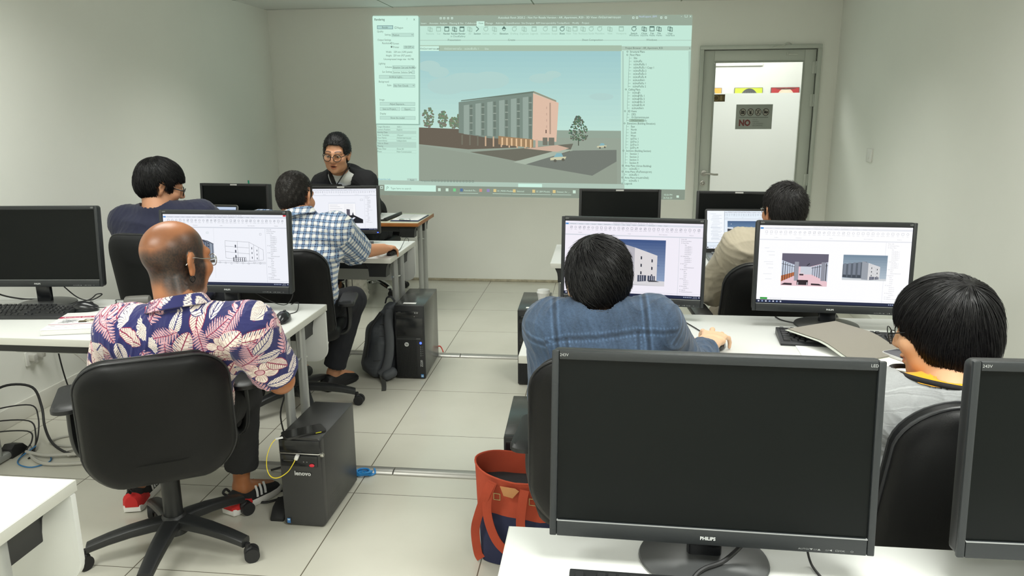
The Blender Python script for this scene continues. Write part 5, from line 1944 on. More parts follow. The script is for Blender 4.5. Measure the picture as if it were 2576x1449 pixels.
# ------------------------------------------------------------------ bodies and clothes
def crease(P, N, amp, seed=0, scale=1.0, stretch=(1, 1, 1)):
    rs = np.random.RandomState(seed)
    X = P * np.array(stretch) * scale
    w = np.zeros(len(P))
    ph = rs.rand(12) * 6.28
    warp = np.stack([np.sin(X @ (rs.randn(3) * 7) + ph[i]) for i in range(3)], 1) * 0.12
    Y = X + warp
    for i in range(5):
        k = rs.randn(3) * (16 + 8 * i)
        s = np.sin(Y @ k + ph[3 + i] + 1.5 * np.sin(Y @ (rs.randn(3) * 9) + ph[8 + i % 4]))
        w += (1 - np.abs(s)) ** 2 / (1.2 + i * 0.5)
    return P + N * ((w - w.mean()) * amp)[:, None]


class Body:
    """joints in world space; build(...) makes the skin, shirt(...) and trousers(...) the clothes over it"""
    def __init__(self, head, J, girth=1.0, arm=1.0, neck_r=0.055, leg=1.0, sh_w=0.0):
        self.head = head; self.J = {k: np.asarray(v, float) for k, v in J.items()}
        self.g, self.a, self.nr, self.l = girth, arm, neck_r, leg
        j = self.J
        self.side = nrm(j['shR'] - j['shL'])
        self.front = nrm(np.cross(V3(0, 0, 1), self.side))
        self.hside = nrm(j['hipR'] - j['hipL'])

    def torso(self, o=0.0):
        j, g, s = self.J, self.g, self.side
        sw = np.linalg.norm(j['shR'] - j['shL']) / 2
        up = j['neck'] - nrm(j['neck'] - j['chest']) * 0.085
        R_ = lambda a, b: (a * g + o, b * g + o)
        pel = (j['hipR'] + j['hipL']) / 2 + V3(0, 0, 0.03)
        out = [(es(pel, j['waist'], R_(0.165, 0.125), R_(0.150, 0.110), self.hside, capr=0.07), 0.05),
               (es(j['waist'], j['chest'], R_(0.150, 0.110), R_(0.160, 0.118), s, capr=0.08), 0.06),
               (es(j['chest'], up, R_(0.160, 0.118), (max(0.10, sw * 0.80) + o, 0.088 * g + o), s, capr=0.05), 0.06)]
        for q in ('shL', 'shR'):
            out.append((rc(j['neck'] - V3(0, 0, 0.035), j[q], 0.052 + o, 0.058 * self.a + o), 0.055))
        return out

    def arms(self, o=0.0, which='LR', upto=None):
        out = []
        for q in which:
            j = self.J
            out.append((rc(j['sh' + q], j['el' + q], 0.053 * self.a + o, 0.043 * self.a + o), 0.03))
            if upto != 'el':
                out.append((rc(j['el' + q], j['wr' + q], 0.043 * self.a + o, 0.030 * self.a + (o * 0.45 if o > 0 else o)), 0.02))
        return out

    def legs(self, o=0.0, upto=None):
        out = []
        j = self.J
        for q in 'LR':
            out.append((rc(j['hip' + q], j['kn' + q], 0.085 * self.l + o, 0.062 * self.l + o), 0.04))
            e = j['an' + q] if upto is None else j['kn' + q] + (j['an' + q] - j['kn' + q]) * upto
            out.append((rc(j['kn' + q], e, 0.060 * self.l + o, (0.040 if upto is None else 0.052) * self.l + o), 0.03))
        return out

    def bounds(self, pad=0.17):
        A = np.array(list(self.J.values()) + [self.head.c])
        return A.min(0) - pad, A.max(0) + pad

    def skin(self, parent, base, h=0.006, hands=(), feet=True, mat_=None, **kw):
        lo, hi = self.bounds()
        F = Field(lo, hi, h)
        j = self.J
        for p, k in self.torso(-0.014):
            F.add(p, k)
        for p, k in self.arms(-0.004) + self.legs(-0.010):
            F.add(p, k)
        F.add(rc(j['neck'] - V3(0, 0, 0.02), self.head.w((0, -0.020, -0.035)), self.nr * 1.08, self.nr), 0.03)
        F.add(self.head.prim(), 0.018)
        for hd_ in hands:
            hand(F, **hd_)
        if feet:
            for q in 'LR':
                t_ = j['toe' + q]
                F.add(rc(j['an' + q], t_, 0.032, 0.024), 0.02)
        P, Q = F.mesh(2)
        C = self.head.skin(P, base, **kw)
        return np_mesh('body', P, Q, mat_ or m_skin, parent, C)

    def axes_uv(self, P, sleeve_w=1.0):
        """flat pattern coordinates on trunk and sleeves, in metres"""
        j = self.J
        base, top = j['waist'], j['neck']
        up = nrm(top - base)
        fr = nrm(np.cross(up, self.side)); sd = np.cross(fr, up)
        d = P - base
        s, f, v = d @ sd, d @ fr, d @ up
        u = np.where(f < 0.03, s, np.sign(s) * (0.36 - np.abs(s)))
        part = np.zeros(len(P), int)
        sw = np.linalg.norm(j['shR'] - j['shL']) / 2
        for i, q in enumerate('LR'):
            a, b = j['sh' + q], j['el' + q]
            e = j['wr' + q]
            for (a_, b_, off) in ((a, b, 0.0), (b, e, np.linalg.norm(b - a))):
                w = nrm(b_ - a_); L = np.linalg.norm(b_ - a_)
                dd = P - a_
                t = dd @ w
                tc = np.clip(t, 0, L)
                r = np.linalg.norm(dd - tc[:, None] * w, axis=1)
                out = (np.abs((P - base) @ sd) > sw * 0.93) | (off > 0)
                m = (r < 0.095 * self.a) & (t > -0.015 if off == 0 else t > 0) & out
                x = nrm(np.cross(w, V3(0, 0.3, 1))); y = np.cross(w, x)
                ang = np.arctan2(dd @ y, dd @ x)
                u = np.where(m, 1.0 + i * 0.7 + ang * 0.062, u)
                v = np.where(m, off + t, v)
                part = np.where(m, 1 + i, part)
        return u, v, part

    def shirt(self, parent, name, mat_, o=0.012, sleeve=0.6, h=0.005, hem=None, colour=None, amp=0.0022, seed=1, sub=0, neckcut=0.060, sleeve_o=0.012, scale=1.0, label=None, extra=None, neck_up=0.0, neck_lean=(0, 0, 0), hollow=True):
        lo, hi = self.bounds(0.2)
        j = self.J
        lo = lo.copy(); lo[2] = min(j['hipL'][2], j['hipR'][2]) - 0.14
        F = Field(lo, hi, h)
        for p, k in self.torso(o):
            F.add(p, k)
        for q in 'LR':
            G = Field(lo, hi, h)
            for p, k in self.arms(o + sleeve_o, q, 'el' if sleeve < 1 else None):
                G.add(p, k)
            if sleeve < 1:
                c = j['sh' + q] + (j['el' + q] - j['sh' + q]) * (sleeve + 0.18); w = nrm(j['el' + q] - j['sh' + q])
            else:
                c = j['el' + q] + (j['wr' + q] - j['el' + q]) * (sleeve - 1); w = nrm(j['wr' + q] - j['el' + q])
            mlo, mhi = c - 0.2, c + 0.2
            if sleeve < 1:
                G.cut((lambda X, Y, Z, c=c, w=w: (-((X - c[0]) * w[0] + (Y - c[1]) * w[1] + (Z - c[2]) * w[2])).astype(np.float32), lo, hi), 0.004)
            else:
                G.cut((lambda X, Y, Z, c=c, w=w: (-np.minimum(((X - c[0]) * w[0] + (Y - c[1]) * w[1] + (Z - c[2]) * w[2]), 1.0)).astype(np.float32), mlo, mhi), 0.004)
            if hollow:
                a = c - w * 0.03; b = c + w * 0.06
                rr_ = 0.044 * self.a + o + sleeve_o if sleeve < 1 else 0.033 * self.a + (o + sleeve_o) * 0.5
                G.cut(rc(a, b, rr_ - 0.009, rr_ - 0.006), 0.003)
            F.F = smin(F.F, G.F, 0.03)
        if hem is not None:
            F.cut((lambda X, Y, Z: (Z - hem + 0 * X + 0 * Y).astype(np.float32), lo, hi), 0.004)
        if neckcut:
            n0 = j['neck'] + V3(0, 0, neck_up)
            hd_ = self.head.w((0, -0.020, -0.035)) + V3(*neck_lean)
            F.cut(rc(n0, hd_ + (hd_ - n0) * 0.5, neckcut, neckcut * 1.25), 0.004)
        if extra:
            extra(F)
        P, Q = F.mesh(2)
        N = vnormals(P, Q)
        P = crease(P, N, amp, seed, scale)
        for _ in range(sub):
            P, Q = subdivide(P, Q)
        C = colour(self, P) if colour else None
        ob = np_mesh(name, P, Q, mat_, parent, C)
        if label:
            ob['label'] = label
        return ob

    def trousers(self, parent, mat_, o=0.010, upto=0.93, h=0.007, name='trousers', waist=True, amp=0.0025, seed=5):
        lo, hi = self.bounds(0.2)
        hi = hi.copy(); hi[2] = self.J['waist'][2] + 0.1
        F = Field(lo, hi, h)
        j = self.J
        pel = (j['hipR'] + j['hipL']) / 2
        F.add(es(pel - V3(0, 0, 0.02), pel + nrm(j['waist'] - pel) * 0.09, (0.16 * self.g + o, 0.115 * self.g + o), (0.15 * self.g + o, 0.11 * self.g + o), self.hside, capr=0.06))
        for p, k in self.legs(o, upto):
            F.add(p, k)
        for q in 'LR':
            c = j['kn' + q] + (j['an' + q] - j['kn' + q]) * (upto - 0.03); w = nrm(j['an' + q] - j['kn' + q])
            F.cut((lambda X, Y, Z, c=c, w=w: (-((X - c[0]) * w[0] + (Y - c[1]) * w[1] + (Z - c[2]) * w[2])).astype(np.float32), c - 0.12, c + 0.12), 0.003)
        P, Q = F.mesh(2)
        P = crease(P, vnormals(P, Q), amp, seed)
        return np_mesh(name, P, Q, mat_, parent)


def shoes(parent, J, upper, sole, name='shoe', deco=None):
    for q in 'LR':
        a = Vector(J['an' + q]); t_ = Vector(J['toe' + q])
        d = (t_ - a); d.z = 0
        L = 0.252; d.normalize(); s = Vector((d.y, -d.x, 0))
        heel = Vector((a.x, a.y, 0)) - d * 0.072
        Wd = [0.030, 0.037, 0.037, 0.036, 0.042, 0.048, 0.047, 0.038, 0.020]
        T = [0.0, 0.06, 0.2, 0.38, 0.55, 0.7, 0.85, 0.95, 1.0]
        mb = MB()
        out = [heel + d * (L * f) + s * w for f, w in zip(T, Wd)] + [heel + d * (L * f) - s * w for f, w in zip(T[::-1], Wd[::-1])]
        mb.loft([[p + Vector((0, 0, z)) + (p - heel - d * L * 0.5) * k for p in out] for z, k in ((0.002, -0.03), (0.006, 0.03), (0.022, 0.04), (0.030, 0.0))])
        sh = thingless = None
        so = mb.build('sole', sole, None)
        Hh = [0.055, 0.085, 0.098, 0.100, 0.085, 0.066, 0.052, 0.044, 0.034]
        rings = []
        for f, w, hh in zip(T, Wd, Hh):
            c0 = heel + d * (L * (0.01 + 0.98 * f)) + Vector((0, 0, 0.026))
            rings.append([c0 + s * (w * 0.98 * math.cos(q_)) + Vector((0, 0, 1)) * ((hh - 0.026) * max(0, math.sin(q_)) ** 0.75) for q_ in [2 * PI * i / 20 for i in range(20)]])
        up = MB().loft(rings).build(name, upper, parent)
        so.parent = up
        if deco:
            deco(up, heel, d, s, L)
    return


def glasses(parent, head, mat_, rx=0.021, ry=0.019, wire=0.0012, y=0.112, lens=True):
    mb = MB()
    for sg in (-1, 1):
        pts = []
        for i in range(29):
            a = 2 * PI * i / 28
            x = sg * 0.033 + rx * math.cos(a)
            pts.append(Vector(head.w((x, y - 0.9 * x * x * 4, 0.002 + ry * math.sin(a)))))
        mb.tube(pts, wire * head.s, n=6)
        xo = sg * (0.033 + rx)
        mb.tube([Vector(head.w(p)) for p in ((xo, y - 3.6 * xo * xo, 0.008), (sg * 0.068, 0.085, 0.010), (sg * 0.0805, 0.03, 0.012), (sg * 0.083, -0.008, 0.016), (sg * 0.080, -0.030, -0.004))], wire * head.s * 1.1, n=6, smooth=4)
    mb.tube([Vector(head.w(p)) for p in ((-0.013, y + 0.001, 0.006), (0, y + 0.004, 0.009), (0.013, y + 0.001, 0.006))], wire * head.s, n=6, smooth=4)
    g = mb.build('glasses', mat_, parent)
    if lens:
        mb = MB()
        for sg in (-1, 1):
            ring = []
            for i in range(24):
                a = 2 * PI * i / 24
                x = sg * 0.033 + rx * 0.98 * math.cos(a)
                ring.append(Vector(head.w((x, y - 3.6 * x * x, 0.002 + ry * 0.98 * math.sin(a)))))
            mb.loft([ring, [p + Vector(head.R @ np.array([0, 0.001, 0])) for p in ring]])
        mb.build('lens', mg, g)
    return g


m_skin = mat('skin', (0.5, 0.33, 0.24), rough=0.5, attr='Col', sss=0.12, bump=0.08, bscale=500, bdist=0.0005)
m_hair = mat('black_hair', (0.0065, 0.006, 0.0068), rough=0.40, spec=0.38)
m_cloth = mat('cloth', (0.5, 0.5, 0.5), rough=0.85, attr='Col', sheen=0.15, bump=0.25, bscale=900, bdist=0.0005)
SK_DARK, SK_MID, SK_FAIR, SK_PALE = S(164, 112, 78), S(196, 142, 108), S(208, 158, 124), S(226, 186, 152)
# ------------------------------------------------------------------ cloth patterns (woven or printed in the cloth)
def pat_plain(col, var=0.06, seed=0):
    def f(b, P):
        rs = np.random.RandomState(seed)
        n = np.zeros(len(P))
        for i in range(5):
            n += np.sin(P @ (rs.randn(3) * (20 + 30 * i)) + rs.rand() * 6)
        return np.array(col)[None, :] * (1 + var * n / 3)[:, None]
    return f


def pat_plaid(b, P):
    u, v, part = b.axes_uv(P)
    per = 0.0295
    navy, mid, white, sky_ = np.array(S(38, 56, 96)), np.array(S(150, 160, 180)), np.array(S(236, 236, 232)), np.array(S(140, 178, 214))
    fu, fv = (u / per) % 1, (v / per) % 1
    a = (fu < 0.50); c = (fv < 0.50)
    C = np.where((a & c)[:, None], navy, np.where((a | c)[:, None], mid, white))
    thin = (np.abs(fu - 0.25) < 0.05) | (np.abs(fv - 0.25) < 0.05)
    C = np.where((thin & (a | c))[:, None], C * 0.35 + sky_ * 0.65, C)
    return C


def pat_denim(b, P):
    u, v, part = b.axes_uv(P)
    rs = np.random.RandomState(4)
    n = np.zeros(len(P))
    for i in range(8):
        n += np.sin(P @ (rs.randn(3) * (30 + 60 * i)) + rs.rand() * 6) / (1 + 0.3 * i)
    big = np.sin(P @ np.array([9, 14, 11]) + 1) + np.sin(P @ np.array([-12, 7, 19]))
    speck = rs.rand(len(P)) - 0.5
    base = np.array(S(58, 76, 100))
    C = base[None, :] * (1 + 0.10 * n + 0.07 * big + 0.35 * speck)[:, None]
    C = np.clip(C, 0.01, 1)
    t = part == 0
    yoke = 0.303 - 0.7 * np.abs(u) ** 2.2

    def seam(d, w=0.0045, dark=0.55, stitch=None):
        nonlocal C
        m = np.exp(-(d / w) ** 2)
        C = C * (1 - (1 - dark) * m * 0.9)[:, None]
        e = np.exp(-((np.abs(d) - w * 1.5) / (w * 0.55)) ** 2)
        C = C * (1 + 0.75 * e * (1 if stitch is None else stitch))[:, None]
    back = t
    big_ = 1e3
    d = np.where(back, v - yoke, big_)
    seam(d, 0.006, 0.5, 0.6 + 0.4 * np.sign(np.sin(u * 700)))
    for xs in (-0.098, 0.098):
        d = np.where(back & (v < yoke), u - xs * (0.82 + 0.5 * (v - 0.0)), big_)
        seam(d, 0.005, 0.6, 0.6 + 0.4 * np.sign(np.sin(v * 700)))
    sw = np.linalg.norm(b.J['shR'] - b.J['shL']) / 2
    d = np.where(back & (v > 0.02), np.abs(u) - sw * 0.90, big_)
    seam(d, 0.006, 0.5)
    d = np.where(part > 0, v - 0.0, big_)
    seam(d, 0.007, 0.6)
    return np.clip(C, 0.004, 1)


def pat_heather(b, P):
    rs = np.random.RandomState(9)
    u, v, part = b.axes_uv(P)
    n = np.zeros(len(P))
    for i in range(9):
        n += np.sin(v * (500 + 230 * i) + np.sin(u * (12 + 9 * i) + i) * 2.5 + i) * np.sin(u * (18 + 11 * i) + 2 * i)
    return np.array(S(146, 148, 149))[None, :] * (1 + 0.11 * n / 2 + 0.08 * (rs.rand(len(P)) - 0.5))[:, None]


def pat_aloha(b, P):
    u, v, part = b.axes_uv(P)
    rs = np.random.RandomState(21)
    navy, cream, mar, pink = np.array(S(38, 40, 98)), np.array(S(238, 224, 214)), np.array(S(140, 30, 72)), np.array(S(224, 178, 186))
    C = np.tile(navy, (len(P), 1))
    rsn = np.sin(P @ np.array([7, 5, 9]))
    C = C * (1 + 0.10 * rsn)[:, None]
    spots = []
    gap = 0.062
    y = -0.30
    row = 0
    while y < 0.55:
        x = -0.45 + (row % 2) * gap * 0.5
        while x < 2.1:
            spots.append((x + rs.uniform(-.014, .014), y + rs.uniform(-.014, .014)))
            x += gap
        y += gap * 0.86
        row += 1
    rs.shuffle(spots)
    for i, (cx, cy) in enumerate(spots):
        kind = ['leaf', 'flower', 'fern', 'leaf', 'fan', 'fern', 'leaf', 'mon'][i % 8]
        sz = {'leaf': 0.040, 'flower': 0.046, 'fern': 0.045, 'fan': 0.036, 'mon': 0.042}[kind] * rs.uniform(0.85, 1.15)
        an = rs.uniform(0, 6.283)
        dx, dy = u - cx, v - cy
        near = np.where(dx * dx + dy * dy < (sz * 1.15) ** 2)[0]
        if not len(near):
            continue
        x = (dx[near] * math.cos(an) + dy[near] * math.sin(an)) / sz
        y_ = (-dx[near] * math.sin(an) + dy[near] * math.cos(an)) / sz
        r = np.hypot(x, y_); th = np.arctan2(y_, x)
        ay = np.abs(y_)
        lw = 0.0013 / sz
        t = np.clip((x + 1) / 2, 0, 1)
        inn = (x > -1) & (x < 1)
        fill = cream if (i * 7) % 3 else cream * 0.9
        linec = mar if i % 2 else navy * 1.2
        if kind == 'leaf':
            w = 0.52 * np.sin(PI * t ** 0.8) ** 0.8
            m = inn & (ay < w)
            vein = (ay < lw * 1.2) | ((((x - ay * 0.9) * 5.5) % 1) < lw * 7)
            col = np.where((vein & m)[:, None], linec, fill)
            edge = m & (ay > w - lw * 1.6)
            col = np.where(edge[:, None], linec, col)
        elif kind == 'mon':
            w = 0.75 * np.sin(PI * t ** 0.7) ** 0.6
            notch = ((x - ay * 0.5) * 3.2) % 1
            w = np.where(notch < 0.22, w * 0.55, w)
            m = inn & (ay < w)
            vein = (ay < lw * 1.3) | (np.abs(notch - 0.6) < lw * 2)
            col = np.where(vein[:, None], linec, fill)
            col = np.where((ay > w - lw * 1.8)[:, None], linec, col)
        elif kind == 'flower':
            pet = np.abs(np.cos(2.5 * th))
            w = 0.38 + 0.6 * pet ** 0.6
            m = r < w
            gapl = pet < 0.10 + lw
            stripe = ((th * 5 * 3.2 / PI) % 1 < 0.16) & (r > 0.32) & (r < 0.8)
            col = np.where((stripe | gapl | (r > w - lw * 1.6))[:, None], linec, fill)
            col = np.where((r < 0.24)[:, None], pink * 0.95, col)
            col = np.where((np.abs(r - 0.24) < lw)[:, None], mar, col)
        elif kind == 'fern':
            k = (x - ay * 0.55) * 5.0
            fr_ = k % 1
            w = 0.62 * np.sin(PI * (0.08 + 0.9 * t)) ** 0.7
            leafl = (np.abs(fr_ - 0.5) < 0.36 * np.clip(1 - (ay / (w + 1e-3)) ** 3, 0, 1)) & (ay > 0.03)
            m = inn & (ay < w) & leafl | (inn & (ay < 0.028))
            core = np.abs(fr_ - 0.5) < 0.045
            col = np.where((core | (ay < 0.028))[:, None], mar, pink * 1.05)
        else:
            w = 0.95 + 0.06 * np.cos(th * 16)
            m = (r < w) & (np.abs(th) < 1.15)
            stripe = ((th * 5.2) % 1 < 0.18) | (r > w - lw * 1.6) | (np.abs(th) > 1.15 - 0.05)
            col = np.where(stripe[:, None], linec, fill)
        ii = near[m]
        C[ii] = col[m]
    return np.clip(C, 0.003, 1)


def collar(parent, body, mat_, colour, r=0.066, hgt=0.040, fold=0.030, lean=(0, 0, 0), name='collar', ry=1.0):
    n0 = body.J['neck'] + V3(0, 0, -0.002) + V3(*lean)
    up = nrm(body.head.w((0, -0.02, -0.035)) - body.J['neck'])
    up = nrm(up * 0.6 + V3(0, 0, 0.4))
    sd = nrm(body.side - up * (body.side @ up)); fr = np.cross(up, sd)
    prof = [(r + 0.002, -0.018), (r + 0.000, hgt * 0.6), (r + 0.001, hgt), (r + 0.005, hgt + 0.004), (r + 0.010, hgt), (r + 0.018, hgt - fold * 0.6), (r + 0.026, hgt - fold - 0.006), (r + 0.022, hgt - fold - 0.008), (r + 0.010, hgt - fold * 0.4), (r + 0.006, hgt - 0.004)]
    n = 160
    m = []
    for i in range(n):
        a = 2 * PI * i / n
        k = 1.0
        for (q, z) in prof:
            fz = z - 0.012 * max(0, math.sin(a)) ** 1
            m.append(n0 + sd * (q * math.cos(a)) + fr * (q * ry * math.sin(a)) + up * fz)
    P = np.array(m).reshape(n, len(prof), 3)
    # refine along the profile
    k = 5
    f = np.linspace(0, len(prof), len(prof) * k, endpoint=False)
    i0 = np.floor(f).astype(int); t = (f - i0)[None, :, None]
    P = P[:, i0 % len(prof)] * (1 - t) + P[:, (i0 + 1) % len(prof)] * t
    mm = P.shape[1]
    idx = np.arange(n * mm).reshape(n, mm)
    Q = np.stack([idx, np.roll(idx, -1, 0), np.roll(np.roll(idx, -1, 0), -1, 1), np.roll(idx, -1, 1)], -1).reshape(-1, 4)
    Pf = P.reshape(-1, 3)
    return np_mesh(name, Pf, Q, mat_, parent, colour(body, Pf) if colour else None)


def person(label, loc):
    return thing('person', label, 'person', (0, 0, 0), 0)


# ------------------------------------------------------------------ man in the floral shirt
def p_floral():
    t = person('seated balding man in a navy shirt printed with pale leaves and flowers, seen from behind', None)
    hd = Head((-1.309, 2.216, 1.092), -22, 6, -2, s=1.04)
    J = dict(neck=(-1.28, 2.157, 0.954), chest=(-1.315, 2.215, 0.79), waist=(-1.395, 2.285, 0.624), hipL=(-1.51, 2.29, 0.535), hipR=(-1.33, 2.35, 0.535),
             shL=(-1.480, 2.168, 0.876), shR=(-1.072, 2.179, 0.894), elL=(-1.63, 2.289, 0.69), elR=(-1.039, 2.305, 0.68), wrL=(-1.50, 2.46, 0.640), wrR=(-1.16, 2.46, 0.650),
             knL=(-1.72, 2.56, 0.50), knR=(-1.345, 2.62, 0.50), anL=(-1.835, 2.65, 0.09), anR=(-1.40, 2.665, 0.09), toeL=(-1.87, 2.80, 0.03), toeR=(-1.345, 2.80, 0.03))
    b = Body(hd, J, girth=0.98, arm=1.05, neck_r=0.060)

    def stub(h, x, y, z, C):
        rs = np.random.RandomState(2)
        line = 0.040 + 0.055 * np.clip((np.abs(x) - 0.026) / 0.042, 0, 1) + 0.04 * np.clip((y + 0.02) / 0.08, 0, 1)
        line = line + 0.010 * np.sin(x * 70 + 1) + 0.008 * np.sin(z * 90)
        m = 1 / (1 + np.exp((z - line) / 0.013))
        m = m * (1 / (1 + np.exp(-(z + 0.062 + 0.03 * np.clip((np.abs(x) - 0.03) / 0.03, 0, 1)) / 0.008)))
        front = np.clip((y - 0.045 - 0.3 * np.maximum(0, z - 0.04)) / 0.012, 0, 1)
        m = m * (1 - front)
        ear = (np.abs(x) > 0.0775)
        m = np.where(ear, 0, m)
        hal = 0.45 / (1 + np.exp(-(np.hypot(x, (y + 0.0)) - 0.062) / 0.010)) * (z > 0.05) * (z < 0.125)
        m = np.maximum(m * 0.97, hal)
        m = m * (0.92 + 0.12 * rs.rand(len(x)))
        mott = 1 + 0.05 * np.sin(x * 60 + y * 40) * np.sin(z * 55 + 2)
        C = C * mott[:, None]
        red = np.exp(-((x + 0.01) / 0.05) ** 2 - ((z - 0.06) / 0.05) ** 2)[:, None] * 0.25
        C = C * (1 - red) + C * red * np.array([1.15, 0.95, 0.85])
        return C * (1 - m)[:, None] + np.array(S(30, 26, 24)) * m[:, None]
    hl = ((12, 20, 15),) * 4
    b.skin(t, S(172, 112, 74), h=0.0042, mat_=mat('skin_shiny', (0.5, 0.3, 0.2), rough=0.38, attr='Col', sss=0.08, bump=0.10, bscale=300, bdist=0.0005),
           hands=(dict(wrist=J['wrL'], fwd=(0.1, 1, 0.0), up=(0, 0, 1), thumb=1, curl=hl), dict(wrist=J['wrR'], fwd=(-0.2, 1, 0.0), up=(0, 0, 1), thumb=-1, curl=hl)), stubble=stub)
    b.shirt(t, 'shirt', m_cloth, o=0.016, sleeve=0.66, h=0.0045, hem=0.52, colour=pat_aloha, amp=0.0040, seed=3, sub=2, neckcut=0.058, sleeve_o=0.014)
    collar(t, b, m_cloth, pat_aloha, r=0.073, hgt=0.026, fold=0.026, lean=(-0.004, 0.008, 0.012))
    b.trousers(t, mat('black_denim', (0.018, 0.018, 0.019), rough=0.9), upto=0.80)
    mw = mat('white_sole', (0.75, 0.73, 0.70), rough=0.6); mr = mat('red_knit', (0.55, 0.02, 0.02), rough=0.8)

    def deco(up, heel, d, s, L):
        mk = mat('black_knit', (0.014, 0.014, 0.015), rough=0.85)
        for f in (0.42, 0.50, 0.58):
            for sg in (-1, 1):
                pts = []
                for q in (0.15, 0.45, 0.8):
                    w = 0.045 + (0.5 - f) * -0.01
                    pts.append(heel + d * (L * (f + 0.05 * q)) + s * (sg * (w * math.cos(q * 1.2) + 0.003)) + Vector((0, 0, 0.030 + 0.064 * math.sin(q * 1.2))))
                tag(MB().strap(pts, 0.009, 0.003, d, smooth=3).build('side_stripe', mat('white_stripe', (0.75, 0.75, 0.75), rough=0.6), up), 'white stripe')
        rings = []
        for f, w, hh in ((-0.02, 0.024, 0.070), (0.06, 0.040, 0.080), (0.2, 0.041, 0.072), (0.34, 0.041, 0.050)):
            c0 = heel + d * (L * f) + Vector((0, 0, 0.026))
            rings.append([c0 + s * (w * math.cos(q_)) + Vector((0, 0, 1)) * ((hh - 0.026) * max(0, math.sin(q_)) ** 0.6) for q_ in [2 * PI * i / 20 for i in range(20)]])
        tag(MB().loft(rings).build('heel_panel', mr, up), 'red heel panel')
        tag(MB().tube([heel + d * 0.0 + Vector((0, 0, 0.085)), heel - d * 0.018 + Vector((0, 0, 0.105)), heel - d * 0.004 + Vector((0, 0, 0.115)), heel + d * 0.012 + Vector((0, 0, 0.098))], 0.005, n=8, smooth=4).build('pull_tab', mk, up), 'black pull tab')
    shoes(t, J, mat('black_knit', (0.014, 0.014, 0.015), rough=0.85), mw, deco=deco)
    glasses(t, hd, m_steel, rx=0.024, ry=0.018, wire=0.0014)
    mb = MB()
    c0 = hd.w((0.083, -0.010, -0.040))
    pts = [Vector(c0 + hd.R @ np.array([0.0, 0.009 * math.cos(a), -0.006 + 0.009 * math.sin(a)])) for a in [2 * PI * i / 20 for i in range(21)]]
    tag(mb.tube(pts, 0.0016, n=6).build('earring', mat('dark_metal', (0.03, 0.03, 0.03), rough=0.3, metal=1.0), t), 'small dark hoop')


p_floral()


# ------------------------------------------------------------------ man in the checked shirt
def p_check():
    t = person('seated man in a blue and white checked short sleeved shirt, hand on a mouse', None)
    hd = Head((-1.540, 3.755, 1.118), -8, 12, 0, s=1.04)
    J = dict(neck=(-1.512, 3.70, 1.020), chest=(-1.515, 3.705, 0.84), waist=(-1.535, 3.70, 0.665), hipL=(-1.67, 3.72, 0.535), hipR=(-1.48, 3.74, 0.535),
             shL=(-1.705, 3.70, 0.965), shR=(-1.325, 3.72, 0.955), elL=(-1.79, 3.93, 0.80), elR=(-1.300, 3.975, 0.800), wrL=(-1.66, 4.20, 0.775), wrR=(-1.218, 4.18, 0.782),
             knL=(-1.72, 4.08, 0.52), knR=(-1.36, 4.02, 0.52), anL=(-1.74, 4.10, 0.10), anR=(-1.50, 4.02, 0.09), toeL=(-1.76, 4.26, 0.03), toeR=(-1.44, 4.16, 0.03))
    b = Body(hd, J, girth=1.16, arm=1.12, neck_r=0.062)
    grip = ((18, 30, 25), (16, 30, 25), (22, 34, 28), (28, 38, 30))
    b.skin(t, S(206, 148, 112), h=0.0050, hands=(dict(wrist=J['wrR'], fwd=(0.18, 1, -0.08), up=(0, 0, 1), thumb=-1, curl=grip, s=1.0), dict(wrist=J['wrL'], fwd=(0.3, 1, -0.05), up=(0, 0, 1), thumb=1, curl=grip)))
    b.shirt(t, 'shirt', m_cloth, o=0.018, sleeve=0.74, h=0.0052, hem=0.535, colour=pat_plaid, amp=0.0042, seed=7, sub=1, neckcut=0.062, sleeve_o=0.020)
    collar(t, b, m_cloth, pat_plaid, r=0.074, hgt=0.030, fold=0.030, lean=(0, 0.006, 0.010))
    b.trousers(t, mat('dark_trousers', (0.014, 0.015, 0.020), rough=0.9))
    shoes(t, J, m_rubber, m_rubber)
    kp = keep_short(front=0.052, nape=-0.058)
    hair(hd, t, mat('dark_brown_hair', (0.016, 0.013, 0.011), rough=0.5, spec=0.4), vol=0.003, top=0.003, keep=kp, crown=(0.008, -0.075, 0.085), n=5000, length=0.014, grav=0.3, lift=0.003, wild=0.45, rad=0.0006, seed=4, swirl=0.9)


p_check()


